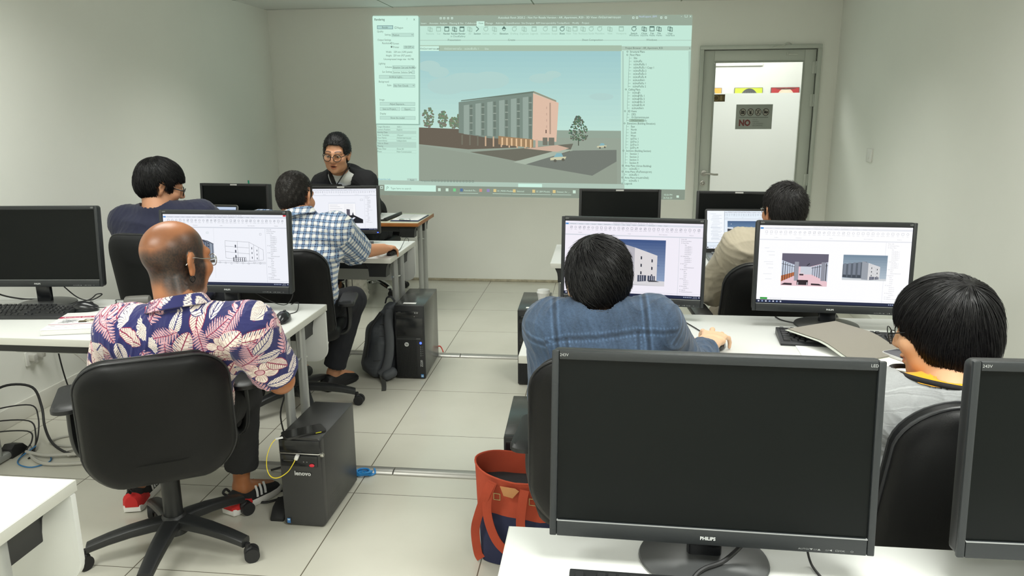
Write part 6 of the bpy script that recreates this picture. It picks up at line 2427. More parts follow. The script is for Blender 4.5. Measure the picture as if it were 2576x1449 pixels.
# ------------------------------------------------------------------ man in navy near the left wall
def p_navy():
    t = person('seated man in a plain navy top with thick black hair, near the left wall', None)
    hd = Head((-2.235, 3.715, 1.178), -48, 20, 4, s=1.03)
    J = dict(neck=(-2.245, 3.67, 1.075), chest=(-2.265, 3.665, 0.89), waist=(-2.22, 3.66, 0.68), hipL=(-2.27, 3.68, 0.535), hipR=(-2.08, 3.70, 0.535),
             shL=(-2.415, 3.68, 0.990), shR=(-2.055, 3.745, 1.015), elL=(-2.50, 3.92, 0.81), elR=(-1.98, 4.02, 0.83), wrL=(-2.38, 4.20, 0.780), wrR=(-2.05, 4.24, 0.785),
             knL=(-2.32, 4.08, 0.51), knR=(-1.98, 4.08, 0.51), anL=(-2.32, 4.06, 0.09), anR=(-1.98, 4.06, 0.09), toeL=(-2.32, 4.22, 0.03), toeR=(-1.98, 4.22, 0.03))
    b = Body(hd, J, girth=1.12, arm=1.12, neck_r=0.060)
    typ = ((15, 25, 20),) * 4
    b.skin(t, S(206, 150, 116), h=0.0055, hands=(dict(wrist=J['wrR'], fwd=(-0.1, 1, -0.1), up=(0, 0, 1), thumb=-1, curl=typ), dict(wrist=J['wrL'], fwd=(0.1, 1, -0.1), up=(0, 0, 1), thumb=1, curl=typ)))
    b.shirt(t, 'shirt', m_cloth, o=0.018, sleeve=0.7, h=0.0052, hem=0.53, colour=pat_plain(S(30, 33, 58)), amp=0.003, seed=9, neckcut=0.070)
    b.trousers(t, mat('dark_trousers', (0.014, 0.015, 0.020), rough=0.9), h=0.009)
    shoes(t, J, m_rubber, m_rubber)
    kp = keep_short(front=0.035, nape=-0.075, eary=0.034)
    hair(hd, t, m_hair, vol=0.016, top=0.015, keep=kp, crown=(0.0, -0.06, 0.11), n=4000, length=0.06, grav=0.7, lift=0.006, wild=0.16, rad=0.0009, seed=6)
    glasses(t, hd, m_gloss, rx=0.025, ry=0.020, wire=0.0024)


p_navy()


# ------------------------------------------------------------------ person in the denim jacket
def p_denim():
    t = person('seated person with tousled black hair in a blue denim jacket, right hand on the table', None)
    hd = Head((-0.006, 2.115, 1.072), 9, 12, 2, s=0.98)
    J = dict(neck=(0.004, 2.050, 1.000), chest=(0.015, 2.045, 0.84), waist=(0.04, 2.07, 0.67), hipL=(0.00, 2.10, 0.53), hipR=(0.18, 2.10, 0.53),
             shL=(-0.122, 2.065, 0.955), shR=(0.146, 2.070, 0.965), elL=(-0.130, 2.13, 0.735), elR=(0.270, 2.285, 0.765), wrL=(-0.06, 2.36, 0.70), wrR=(0.372, 2.520, 0.779),
             knL=(-0.02, 2.52, 0.49), knR=(0.20, 2.52, 0.49), anL=(-0.03, 2.56, 0.09), anR=(0.20, 2.56, 0.09), toeL=(-0.03, 2.72, 0.03), toeR=(0.20, 2.72, 0.03))
    b = Body(hd, J, girth=0.92, arm=0.95, neck_r=0.050)
    rest = ((12, 30, 20), (3, 20, 18), (14, 34, 24), (22, 38, 28))
    b.skin(t, S(224, 184, 150), h=0.0038, hands=(dict(wrist=J['wrR'], fwd=(0.30, 1, 0.08), up=(0.05, 0, 1), thumb=-1, curl=rest, spread=2.5, s=1.06), dict(wrist=J['wrL'], fwd=(0.2, 1, 0), up=(0, 0, 1), thumb=1, curl=rest)))
    b.shirt(t, 'denim_jacket', m_cloth, o=0.024, sleeve=1.74, h=0.0048, hem=0.56, colour=pat_denim, amp=0.0045, seed=12, sub=1, neckcut=0.066, sleeve_o=0.006)
    b.trousers(t, mat('dark_trousers', (0.014, 0.015, 0.020), rough=0.9))
    shoes(t, J, m_rubber, m_rubber)
    kp = keep_short(front=0.035, nape=-0.072, eary=0.032)
    hair(hd, t, m_hair, vol=0.013, top=0.014, keep=kp, crown=(-0.020, -0.040, 0.120), n=5000, length=0.075, grav=0.5, lift=0.012, wild=0.17, rad=0.0010, seed=8, swirl=0.75)


p_denim()


# ------------------------------------------------------------------ person in the grey hoodie
def p_hoodie():
    t = person('seated person with smooth black bobbed hair in a heather grey hooded top, at the right', None)
    hd = Head((0.768, 1.760, 1.058), 48, 16, 2, s=0.93)
    J = dict(neck=(0.772, 1.695, 0.945), chest=(0.80, 1.71, 0.80), waist=(0.82, 1.77, 0.645), hipL=(0.72, 1.84, 0.53), hipR=(0.89, 1.88, 0.53),
             shL=(0.655, 1.715, 0.882), shR=(0.925, 1.690, 0.900), elL=(0.635, 1.88, 0.69), elR=(0.98, 1.88, 0.70), wrL=(0.72, 2.09, 0.66), wrR=(0.86, 2.14, 0.66),
             knL=(0.68, 2.24, 0.49), knR=(0.86, 2.30, 0.49), anL=(0.67, 2.28, 0.09), anR=(0.85, 2.34, 0.09), toeL=(0.64, 2.44, 0.03), toeR=(0.83, 2.50, 0.03))
    b = Body(hd, J, girth=0.98, arm=1.0, neck_r=0.050)
    lap = ((15, 25, 20),) * 4
    b.skin(t, S(220, 168, 128), h=0.0042, hands=(dict(wrist=J['wrR'], fwd=(-0.1, 1, 0), up=(0, 0, 1), thumb=-1, curl=lap), dict(wrist=J['wrL'], fwd=(0.1, 1, 0), up=(0, 0, 1), thumb=1, curl=lap)))
    b.shirt(t, 'tee_shirt', m_cloth, o=0.016, sleeve=0.5, h=0.006, hem=0.6, colour=pat_plain(S(238, 162, 26), 0.05), amp=0.002, seed=2, neckcut=0.053)
    n0 = b.J['neck'] + V3(-0.004, 0.03, 0.005)
    opening = lambda r: rc(n0 + V3(0, 0, -0.010), n0 + V3(-0.03, 0.06, 0.20), r, r * 1.3)
    b.shirt(t, 'hooded_top', m_cloth, o=0.028, sleeve=1.9, h=0.0048, hem=0.54, colour=pat_heather, amp=0.0035, seed=14, sub=1, neckcut=0, sleeve_o=0.014, extra=lambda F: F.cut(opening(0.099), 0.004))
    pts = []
    for i in range(41):
        a = 2 * PI * i / 40
        pts.append(Vector((n0[0] + 0.004 + 0.113 * math.cos(a), n0[1] + 0.002 + 0.103 * math.sin(a), n0[2] + 0.007 + 0.014 * abs(math.cos(a)) - 0.012 * math.sin(a))))
    MB().tube(pts, 0.0058, n=10).build('neck_trim', mat('black_rib', (0.012, 0.011, 0.012), rough=0.9), t)
    tg = MB().box((n0[0] + 0.012, n0[1] - 0.103, n0[2] + 0.030), (0.022, 0.004, 0.020), bev=0.001, rot=(R(-20), 0, 0)).build('neck_label', mat('black_rib', (0.012, 0.011, 0.012)), t)
    b.trousers(t, mat('dark_trousers', (0.014, 0.015, 0.020), rough=0.9))
    shoes(t, J, m_rubber, m_rubber)

    def kp(x, y, z):
        face = smin(0.058 - y, z - 0.045 + 0 * x, 0.0)
        a = np.maximum(np.minimum(y - 0.062, 9.0), -9)
        keepv = np.where(z > 0.035, 0.0, 0.0)
        k1 = np.maximum(0.030 - z + 0.2 * np.maximum(0, y - 0.03), y - 0.2)       # fringe and above
        ln = -0.105 + 0.55 * np.clip(y + 0.02, 0, 0.1)                              # rising towards the face
        k2 = np.maximum(y - 0.060, ln - z)
        return np.minimum(k1, k2)
    hair(hd, t, m_hair, vol=0.014, top=0.012, keep=kp, crown=(-0.03, -0.085, 0.100), n=7500, length=0.11, grav=0.75, lift=0.005, wild=0.12, rad=0.00075, seed=10, trim=0.014, swirl=0.15,
         lower=((0, -0.030, -0.040), (0.080, 0.080, 0.078)))
    glasses(t, hd, mat('dark_metal', (0.03, 0.03, 0.03), rough=0.3, metal=1.0), rx=0.024, ry=0.022, wire=0.0013, y=0.118)


p_hoodie()


# ------------------------------------------------------------------ man in beige
def p_beige():
    t = person('seated man in a beige long sleeved shirt with ruffled dark hair, far right', None)
    hd = Head((0.802, 3.50, 1.100), 14, 4, 0, s=1.0)
    J = dict(neck=(0.800, 3.44, 1.005), chest=(0.79, 3.44, 0.83), waist=(0.775, 3.47, 0.66), hipL=(0.66, 3.50, 0.535), hipR=(0.85, 3.50, 0.535),
             shL=(0.622, 3.455, 0.935), shR=(0.985, 3.455, 0.935), elL=(0.545, 3.62, 0.725), elR=(1.06, 3.68, 0.75), wrL=(0.64, 3.88, 0.76), wrR=(0.95, 3.95, 0.785),
             knL=(0.63, 3.92, 0.50), knR=(0.90, 3.92, 0.50), anL=(0.62, 3.94, 0.09), anR=(0.90, 3.94, 0.09), toeL=(0.62, 4.10, 0.03), toeR=(0.90, 4.10, 0.03))
    b = Body(hd, J, girth=1.06, arm=1.10, neck_r=0.056)
    typ = ((15, 25, 20),) * 4
    b.skin(t, S(206, 146, 112), h=0.0055, hands=(dict(wrist=J['wrR'], fwd=(-0.1, 1, -0.05), up=(0, 0, 1), thumb=-1, curl=typ), dict(wrist=J['wrL'], fwd=(0.1, 1, 0.05), up=(0, 0, 1), thumb=1, curl=typ)))
    b.shirt(t, 'shirt', m_cloth, o=0.020, sleeve=1.9, h=0.0058, hem=0.54, colour=pat_plain(S(182, 172, 152), 0.04), amp=0.0055, seed=17, neckcut=0.064, sleeve_o=0.020)
    b.trousers(t, mat('khaki', (0.24, 0.21, 0.16), rough=0.9), h=0.009)
    shoes(t, J, m_rubber, m_rubber)
    kp = keep_short(front=0.045, nape=-0.060)
    hair(hd, t, mat('soft_black_hair', (0.014, 0.012, 0.012), rough=0.45), vol=0.009, top=0.004, keep=kp, crown=(0.015, -0.080, 0.085), n=3600, length=0.050, grav=0.25, lift=0.012, wild=0.24, rad=0.0009, seed=12, swirl=1.0)
    glasses(t, hd, m_steel, rx=0.024, ry=0.018, wire=0.0012)


p_beige()


# ------------------------------------------------------------------ presenter
def p_presenter():
    t = person('presenter in a black blazer and round glasses, facing the class beside the projection', None)
    hd = Head((-1.918, 5.50, 1.232), 183, 9, -3, s=1.09, mouth=0.006, jaw=1.08)
    J = dict(neck=(-1.935, 5.60, 1.105), chest=(-1.935, 5.85, 0.955), waist=(-1.95, 6.185, 0.73), hipL=(-1.86, 6.36, 0.545), hipR=(-2.05, 6.36, 0.545),
             shL=(-1.755, 5.65, 1.022), shR=(-2.095, 5.65, 1.000), elL=(-1.715, 5.60, 0.81), elR=(-2.165, 5.58, 0.80), wrL=(-1.84, 5.74, 0.80), wrR=(-2.06, 5.74, 0.80),
             knL=(-1.90, 6.00, 0.50), knR=(-2.11, 6.00, 0.50), anL=(-2.065, 6.22, 0.09), anR=(-2.22, 6.20, 0.09), toeL=(-2.07, 6.06, 0.03), toeR=(-2.24, 6.04, 0.03))
    b = Body(hd, J, girth=0.98, arm=0.95, neck_r=0.058)
    typ = ((15, 25, 20),) * 4
    b.skin(t, S(200, 146, 112), h=0.0040, brows=True, hands=(dict(wrist=J['wrL'], fwd=(-0.5, 0.8, -0.1), up=(0, 0, 1), thumb=1, curl=typ), dict(wrist=J['wrR'], fwd=(0.5, 0.8, -0.1), up=(0, 0, 1), thumb=-1, curl=typ)))
    b.shirt(t, 'white_shirt', m_cloth, o=0.004, sleeve=1.7, h=0.006, hem=0.57, colour=pat_plain(S(226, 228, 224), 0.02), amp=0.001, seed=2, neckcut=0.060, sleeve_o=0.002, neck_lean=(0, -0.02, 0))
    fdir = V3(0.03, -1, 0)
    n0 = b.J['neck']

    def vee(F):
        # open front of the blazer: narrow wedge below the throat
        a = n0 + V3(0.012, -0.15, 0.02)

        def fn(X, Y, Z):
            x = np.abs(X - a[0] + 0.0 * Y); z = Z - (n0[2] - 0.30)
            w = np.clip(z, 0, 0.40) * 0.36
            return np.maximum(np.maximum(x - w, Y - (n0[1] - 0.015 + (n0[2] - Z) * 0.0)), -z).astype(np.float32)
        F.cut((fn, a - V3(0.2, 0.15, 0.4), a + V3(0.2, 0.22, 0.15)), 0.006)
    b.shirt(t, 'blazer', mat('black_wool', (0.010, 0.010, 0.012), rough=0.9), o=0.022, sleeve=1.88, h=0.0055, hem=0.55, amp=0.003, seed=19, neckcut=0.070, sleeve_o=0.012, extra=vee, neck_lean=(0, -0.03, 0))
    # dark turned-down collar of the shirt, open at the throat
    mb = MB()
    for sg in (-1, 1):
        base = Vector(n0)
        pts = [base + Vector((sg * 0.066, 0.015, 0.035)), base + Vector((sg * 0.064, -0.035, 0.012)), base + Vector((sg * 0.040, -0.082, -0.035)), base + Vector((sg * 0.012, -0.112, -0.085))]
        mb.strap(pts, 0.042, 0.006, lambda f: (sg * 0.55, -0.35, 0.55), smooth=6)
    mb.strap([base + Vector((0.004, -0.122, -0.085)), base + Vector((0.006, -0.128, -0.14)), base + Vector((0.008, -0.12, -0.20))], 0.022, 0.006, (1, 0, 0), smooth=4)
    mb.build('shirt_collar', mat('dark_collar', (0.030, 0.031, 0.034), rough=0.8), t)
    b.trousers(t, mat('dark_trousers', (0.014, 0.015, 0.020), rough=0.9), h=0.009)
    shoes(t, J, m_rubber, m_rubber)

    def kp(x, y, z):
        ax = np.abs(x)
        hl = 0.072 - 0.022 * np.clip((ax - 0.035) / 0.03, 0, 1)
        a = hl - z + 0.2 * np.maximum(0, y - 0.05)
        bk = np.maximum(y + 0.020, -0.065 - z)
        e = np.sqrt(((y + 0.006) / 0.024) ** 2 + ((z - 0.002) / 0.038) ** 2)
        bk = np.maximum(bk, np.where(ax > 0.05, (1 - e) * 0.02, -1.0))
        c = np.maximum(np.maximum(y - 0.052, 0.012 - z), 0.052 - ax)
        return np.minimum(np.minimum(a, bk), c)

    def sweep(p, fl):
        return np.stack([fl[:, 0] * 1.2, -0.3 - fl[:, 1] * 0.2, fl[:, 2] * 0.4 + 0.25], 1) * 1.0
    hair(hd, t, m_hair, vol=0.010, top=0.020, keep=kp, crown=(0.015, 0.125, 0.055), n=2600, length=0.05, grav=0.0, lift=0.010, wild=0.2, rad=0.0012, seed=15, swirl=0.2)
    glasses(t, hd, mat('tortoise', (0.022, 0.012, 0.008), rough=0.3), rx=0.0255, ry=0.0235, wire=0.0024, y=0.122)


p_presenter()
# ------------------------------------------------------------------ keyboards and mice
keyboard('black keyboard at the left edge below the switched off monitor', (-2.395, 2.835), 6)
keyboard('black keyboard partly hidden by the shoulder of the floral shirt', (-1.560, 2.800), 9, legends=False)
keyboard('black keyboard under the grey folder on the right table', (0.868, 2.745), -5, legends=False)
keyboard('black keyboard at the bottom edge below the big foreground monitor', (0.180, 1.140), -1)
keyboard('black keyboard between the checked shirt and his lit monitor', (-1.615, 4.50), 4, legends=False)
keyboard('black keyboard mostly hidden behind the denim jacket', (0.085, 2.800), -4, legends=False)
mouse('black mouse beside the white book on the left table', (-2.155, 2.915), -70)
mouse('glossy black mouse alone near the right end of the left table', (-1.248, 2.835), 8)
mouse('black mouse under the hand of the man in the checked shirt', (-1.195, 4.285), -8)
mouse('mouse under the hand of the person in the denim jacket', (0.412, 2.640), -18)


def cord(label, pts, r=0.0028, m=None, smooth=6, name='cable', cat='cable', group=None, n=8):
    o = MB().tube(pts, r, n=n, smooth=smooth).build(name, m or m_cable_k, None)
    return tag(o, label, cat, group)


zt = ZT + 0.0032
cord('thin black mouse cord curling over the end of the left table', [(-1.252, 2.885, zt + 0.012), (-1.268, 2.93, zt), (-1.250, 2.975, zt), (-1.262, 3.03, zt + 0.012), (-1.285, 3.075, zt + 0.014), (-1.32, 3.09, zt)], 0.0019)
cord('black mouse cord running along the right table from the monitor to the hand', [(0.200, 3.06, zt), (0.30, 3.035, zt), (0.345, 2.93, zt), (0.385, 2.81, zt), (0.372, 2.785, zt), (0.392, 2.70, zt + 0.01)], 0.0022)
cord('thin mouse cord bent up at the far end of the checked shirt table', [(-1.185, 4.345, zt + 0.012), (-1.19, 4.43, zt), (-1.20, 4.55, zt + 0.015), (-1.212, 4.66, zt + 0.03), (-1.205, 4.70, zt + 0.02), (-1.21, 4.725, zt)], 0.0018)
cord('black cable behind the switched off left monitor, left of its foot', [(-2.72, 3.02, zt + 0.10), (-2.66, 3.05, zt + 0.03), (-2.57, 3.08, zt), (-2.47, 3.09, zt)], 0.0036)
cord('looped black cables to the right of the foot of the left monitor', [(-2.34, 3.02, zt + 0.10), (-2.29, 3.06, zt + 0.02), (-2.245, 3.085, zt), (-2.205, 3.11, zt + 0.02), (-2.205, 3.075, zt + 0.03), (-2.25, 3.055, zt + 0.004), (-2.40, 2.97, zt), (-2.42, 2.93, zt)], 0.0026)
cord('thin mouse cord beside the white book', [(-2.10, 2.93, zt + 0.01), (-2.085, 2.98, zt), (-2.10, 3.05, zt), (-2.13, 3.10, zt), (-2.05, 3.105, zt)], 0.0018)
cord('thin cable sagging below the lit monitor of the floral shirt', [(-1.50, 3.05, zt + 0.085), (-1.42, 3.06, zt + 0.03), (-1.33, 3.04, zt + 0.01), (-1.30, 3.06, zt + 0.04), (-1.295, 3.07, zt + 0.10)], 0.0018)
cord('black cable left of the foot of the two picture monitor', [(0.70, 3.07, zt), (0.715, 3.02, zt), (0.755, 2.985, zt), (0.80, 2.99, zt)], 0.0025)
cord('black cable dropping behind the right end of the two picture monitor', [(1.20, 3.06, zt + 0.12), (1.185, 3.055, zt + 0.05), (1.18, 3.07, zt + 0.006), (1.17, 3.085, zt)], 0.004)
cord('thick black cable curving over the foot of the big foreground monitor', [(0.32, 1.345, zt + 0.085), (0.285, 1.315, zt + 0.05), (0.235, 1.275, zt + 0.022), (0.195, 1.25, zt + 0.018), (0.175, 1.23, zt + 0.012), (0.16, 1.20, zt)], 0.0042)
cord('thin black cable right of the foot of the big foreground monitor', [(0.385, 1.345, zt + 0.06), (0.392, 1.32, zt + 0.01), (0.398, 1.29, zt), (0.412, 1.25, zt), (0.43, 1.22, zt)], 0.0022)


# ------------------------------------------------------------------ laptops
def laptop(label, loc, yaw, art, w=0.38, d=0.255, lid=0.25, tilt=15, z=ZT, body=None, lidm=None, edge=None):
    t = thing('laptop', label, 'laptop', (loc[0], loc[1], z), R(yaw), None)
    body = body or m_black; lidm = lidm or m_black
    MB().box((0, -d / 2, 0.011), (w, d, 0.019), bev=0.004).build('base', body, t)
    mb = MB()
    for r in range(6):
        for i in range(15):
            mb.box((-w * 0.42 + (i + 0.5) * w * 0.84 / 15, -0.045 - r * 0.018, 0.0215), (w * 0.84 / 15 - 0.003, 0.015, 0.003), bev=0.0006)
    tag(mb.build('keys', m_black, t), kind='stuff')
    MB().box((0, -d * 0.80, 0.0208), (0.10, 0.055, 0.001)).build('touchpad', mat('pad_grey', (0.05, 0.055, 0.06), rough=0.4), t)
    M = Matrix.Translation((0, 0.004, 0.018)) @ Matrix.Rotation(-R(tilt), 4, 'X')
    ld = MB().prism(rrect(w, lid, 0.012, n=4, cy=lid / 2), 0.0, -0.008, M=M @ XZ, bev=0.002).build('lid', lidm, t)
    if edge:
        pts = [M @ Vector((x, -0.0005, zz)) for x, zz in rrect(w, lid, 0.012, n=4, cy=lid / 2)]
        MB().tube(pts + [pts[0]], 0.0018, n=6).build('lid_rim', edge, ld)
    sc_ = MB().box((0, -0.0006, lid / 2 + 0.006), (w - 0.022, 0.0012, lid - 0.034)).xf(M).build('screen', m_screen_off, ld)
    art.build('screen_image', m_glowprint, sc_, planar(w - 0.024, lid - 0.036, (0, -0.0014, lid / 2 + 0.006), M))
    MB().cyl((-w * 0.4, 0.002, 0.018), (w * 0.4, 0.002, 0.018), 0.006, n=10).build('hinge', body, t)
    return t


laptop('open laptop showing a white block in the street, in front of the man in beige', (0.775, 4.385), 1, artN, w=0.375, lid=0.250, body=mat('laptop_grey', (0.20, 0.215, 0.22), rough=0.35, metal=0.3))
laptop('open laptop with thin silver rim in front of the man in navy', (-2.385, 4.42), -3, artS, w=0.36, lid=0.245, edge=m_steel, tilt=14)
laptop('black laptop of the presenter seen from behind its lid', (-2.085, 5.575), 180, artS, w=0.37, lid=0.265, z=0.735, tilt=8)

# ------------------------------------------------------------------ things on the left table
t = thing('book', 'thick white softcover book with a crimson band on the cover', 'book', (-2.005, 2.705, ZT), R(14.5))
bw, bd = 0.225, 0.255
MB().box((0, 0, 0.0105), (bw - 0.004, bd - 0.004, 0.019), bev=0.001).build('pages', m_paper, t)
MB().box((0, 0, 0.021), (bw, bd, 0.0016), bev=0.0006).build('cover', mat('book_white', (0.80, 0.79, 0.79), rough=0.35), t)
c = Canvas(225, 255)
c.rect(0, 62, 225, 26, S(158, 28, 66))
c.rect(0, 178, 225, 5, S(158, 28, 66))
c.up()
c.text('Autodesk Revit Architecture', 14, 82, 17, S(240, 232, 236), 'l', bold=0.02)
for i in range(26):
    a = rnd.random() * 6
    c.pline([(20 + rnd.random() * 70, 100 + rnd.random() * 65), (30 + rnd.random() * 60, 105 + rnd.random() * 60), (25 + rnd.random() * 70, 110 + rnd.random() * 55)], 1, S(150, 152, 156))
for (x, y, w, h, col) in ((95, 130, 120, 18, (96, 88, 66)), (110, 112, 90, 22, (120, 112, 88)), (100, 146, 30, 14, (60, 52, 40)), (135, 140, 24, 22, (214, 210, 196)), (165, 118, 40, 10, (66, 60, 46)), (175, 138, 40, 12, (150, 142, 116)), (120, 120, 14, 20, (200, 196, 180))):
    c.up(); c.rect(x, y, w, h, S(*col))
c.pline([(150, 40), (180, 30), (205, 12)], 1.2, S(90, 90, 90)); c.pline([(185, 10), (188, 40)], 1.2, S(90, 90, 90)); c.pline([(140, 52), (200, 38)], 1, S(120, 120, 120))
c.text('2020', 16, 205, 9, S(110, 110, 116)); c.text('architecture workbook', 50, 205, 8, S(110, 110, 116))
c.pline([(10, 232), (215, 226)], 1.2, S(90, 92, 110))
c.build('cover_print', m_print, t, flat_top(bw - 0.002, bd - 0.002, (0, 0, 0.0219)))

t = thing('glasses_case', 'grey rounded hard case beside the left shoulder of the floral shirt', 'case', (-1.93, 2.945, ZT), R(20))
mcase = mat('case_grey', (0.11, 0.106, 0.095), rough=0.5)
mb = MB()
rings = []
for x, k in ((-0.05, 0.75), (-0.046, 0.95), (-0.03, 1.0), (0.03, 1.0), (0.046, 0.95), (0.05, 0.75)):
    rings.append([(x, yy * k, 0.032 + zz * k) for yy, zz in rrect(0.062, 0.062, 0.024, n=6)])
mb.loft(rings).build('shell', mcase, t)
MB().tube([(x * 1.0, -0.0315, 0.034) for x in (-0.042, 0.0, 0.042)], 0.0012, n=6).build('seam', m_bracket, t)
t2 = MB()
rings = []
for x, k in ((-0.05, 0.2), (-0.04, 0.8), (0.0, 1.0), (0.04, 0.8), (0.05, 0.2)):
    rings.append([(x, 0.035 * k * math.cos(a), max(0.0005, 0.014 + 0.014 * k * math.sin(a))) for a in [2 * PI * i / 16 for i in range(16)]])
o = t2.loft(rings).build('pouch', mat('brown_suede', (0.07, 0.045, 0.028), rough=0.9, bump=0.3, bscale=120), None)
o.location = (-1.965, 2.885, ZT); o.rotation_euler = (0, 0, R(25))
tag(o, 'small brown soft pouch between the white book and the grey case', 'pouch')

# ------------------------------------------------------------------ things on the right table
t = MB().box((0, 0, 0.0012), (0.21, 0.297, 0.0022), bev=0.0004).build('paper', m_paper, None)
t.location = (0.790, 2.625, ZT + 0.0005); t.rotation_euler = (0, 0, R(-3))
tag(t, 'white paper sheets sticking out under the grey folder', 'paper')
M = Matrix.Translation((0.858, 2.695, 0)) @ Matrix.Rotation(R(32), 4, 'Z')
t = thing('folder', 'grey brown card folder lying over the keyboard', 'folder', (0.858, 2.695, ZT), R(31.5))
mfold = mat('grey_card', (0.25, 0.23, 0.195), rough=0.8, bump=0.15, bscale=200)
mb = MB()
rows_ = []
for i in range(11):
    f = i / 10
    zz = 0.006 + 0.033 * (3 * min(1, f * 1.9) ** 2 - 2 * min(1, f * 1.9) ** 3)
    rows_.append((f, zz))
w_, d_ = 0.235, 0.31
mb.loft([[(-w_ / 2, -d_ / 2 + d_ * f, zz), (w_ / 2, -d_ / 2 + d_ * f, zz), (w_ / 2, -d_ / 2 + d_ * f, zz + 0.0015), (-w_ / 2, -d_ / 2 + d_ * f, zz + 0.0015)] for f, zz in rows_])
mb.build('cover', mfold, t)
mb = MB()
mb.loft([[(-w_ / 2 - 0.012, -d_ / 2 + d_ * f, zz - 0.003), (w_ / 2 - 0.014, -d_ / 2 + d_ * f, zz - 0.003), (w_ / 2 - 0.014, -d_ / 2 + d_ * f, zz - 0.0015), (-w_ / 2 - 0.012, -d_ / 2 + d_ * f, zz - 0.0015)] for f, zz in rows_])
tag(mb.build('inner_sheet', mat('pale_green_paper', (0.50, 0.52, 0.46), rough=0.85), t), 'pale inner sheet')
t = thing('envelope', 'cream envelope and paper between the folder and the phone', 'envelope', (0.952, 2.555, ZT), R(-22))
MB().box((0, 0, 0.0015), (0.12, 0.20, 0.0024), bev=0.0004).build('sheet', mat('cream_paper', (0.78, 0.75, 0.66), rough=0.8), t)
MB().prism([(-0.058, 0.095), (0.0, 0.02), (0.058, 0.095)], 0.0028, 0.0036).build('flap', mat('cream_paper', (0.78, 0.75, 0.66)), t)


def phone(label, loc, yaw, z, rimm, side=None):
    t = thing('smartphone', label, 'phone', (loc[0], loc[1], z), R(yaw), None)
    MB().prism(rrect(0.076, 0.156, 0.012, n=5), 0.0003, 0.0088, bev=0.0022).build('phone_case', rimm, t)
    MB().prism(rrect(0.070, 0.150, 0.010, n=5), 0.0085, 0.0092).build('screen', mat('phone_glass', (0.010, 0.010, 0.011), rough=0.08), t)
    if side:
        tag(MB().box((0.0382, 0.045, 0.0048), (0.0022, 0.022, 0.003), bev=0.0008).build('side_button', side, t), 'yellow side button')
    return t


phone('white edged dark phone on the right table next to the chin of the bobbed person', (1.018, 2.560, ), 27, ZT + 0.004, mat('white_edge', (0.6, 0.6, 0.6), rough=0.3))
phone('black phone charging on top of the dark grey tower', (-1.098, 2.600), -52, 0.3625, mat('phone_black', (0.02, 0.02, 0.02), rough=0.4), mat('yellow_button', (0.75, 0.72, 0.03), rough=0.4))
my = mat('yellow_cable', (0.83, 0.66, 0.02), rough=0.4)
t = thing('charging_cable', 'flat yellow charging cable looping from the phone into the tower front', 'cable', (0, 0, 0))
MB().strap([(-1.176, 2.525, 0.368), (-1.188, 2.510, 0.352), (-1.203, 2.500, 0.310), (-1.205, 2.495, 0.262), (-1.190, 2.492, 0.232), (-1.165, 2.500, 0.226), (-1.135, 2.515, 0.243), (-1.117, 2.525, 0.270), (-1.110, 2.535, 0.286)], 0.0075, 0.0026, lambda f: (0.35, -0.9, 0.25), smooth=6).build('cord', my, t)
mw_ = mat('white_plug', (0.82, 0.82, 0.80), rough=0.35)
MB().box((-1.166, 2.531, 0.3685), (0.028, 0.010, 0.006), bev=0.002, rot=(0, 0, R(33))).build('plug', mw_, t)
MB().box((-1.107, 2.541, 0.2905), (0.014, 0.022, 0.018), bev=0.003, rot=(0, R(20), R(5))).build('plug', mw_, t)

# ------------------------------------------------------------------ wall fittings
t = thing('light_switch', 'small white light switch on the right wall', 'switch', (XR, 5.865, 1.205), 0)
MB().box((-0.006, 0, 0), (0.012, 0.105, 0.094), bev=0.003).build('plate', mat('switch_white', (0.80, 0.80, 0.76), rough=0.35), t)
MB().box((-0.013, 0.0, 0.0), (0.005, 0.030, 0.050), bev=0.0015, rot=(0, R(6), 0)).build('rocker', mat('switch_white', (0.8, 0.8, 0.76)), t)
t = thing('wall_socket', 'white double socket on the left wall under the table', 'socket', (XL, 3.545, 0.300), 0)
MB().box((0.006, 0, 0), (0.012, 0.12, 0.075), bev=0.003).build('plate', mat('switch_white', (0.8, 0.8, 0.76)), t)
for yy in (-0.028, 0.030):
    MB().box((0.026, yy, 0.004), (0.035, 0.032, 0.036), bev=0.006).build('plug', mat('plug_grey', (0.55, 0.54, 0.50), rough=0.5), t)
cord('grey cable bowing from the wall socket down to the floor', [(-2.915, 3.575, 0.302), (-2.87, 3.60, 0.335), (-2.78, 3.60, 0.32), (-2.66, 3.57, 0.25), (-2.58, 3.53, 0.12), (-2.54, 3.46, 0.012)], 0.0048, m_cable_g)
cord('thin black cable hanging against the left wall behind the chair', [(-2.90, 3.66, 0.45), (-2.905, 3.675, 0.30), (-2.90, 3.69, 0.15), (-2.885, 3.70, 0.05), (-2.85, 3.70, 0.006)], 0.004)
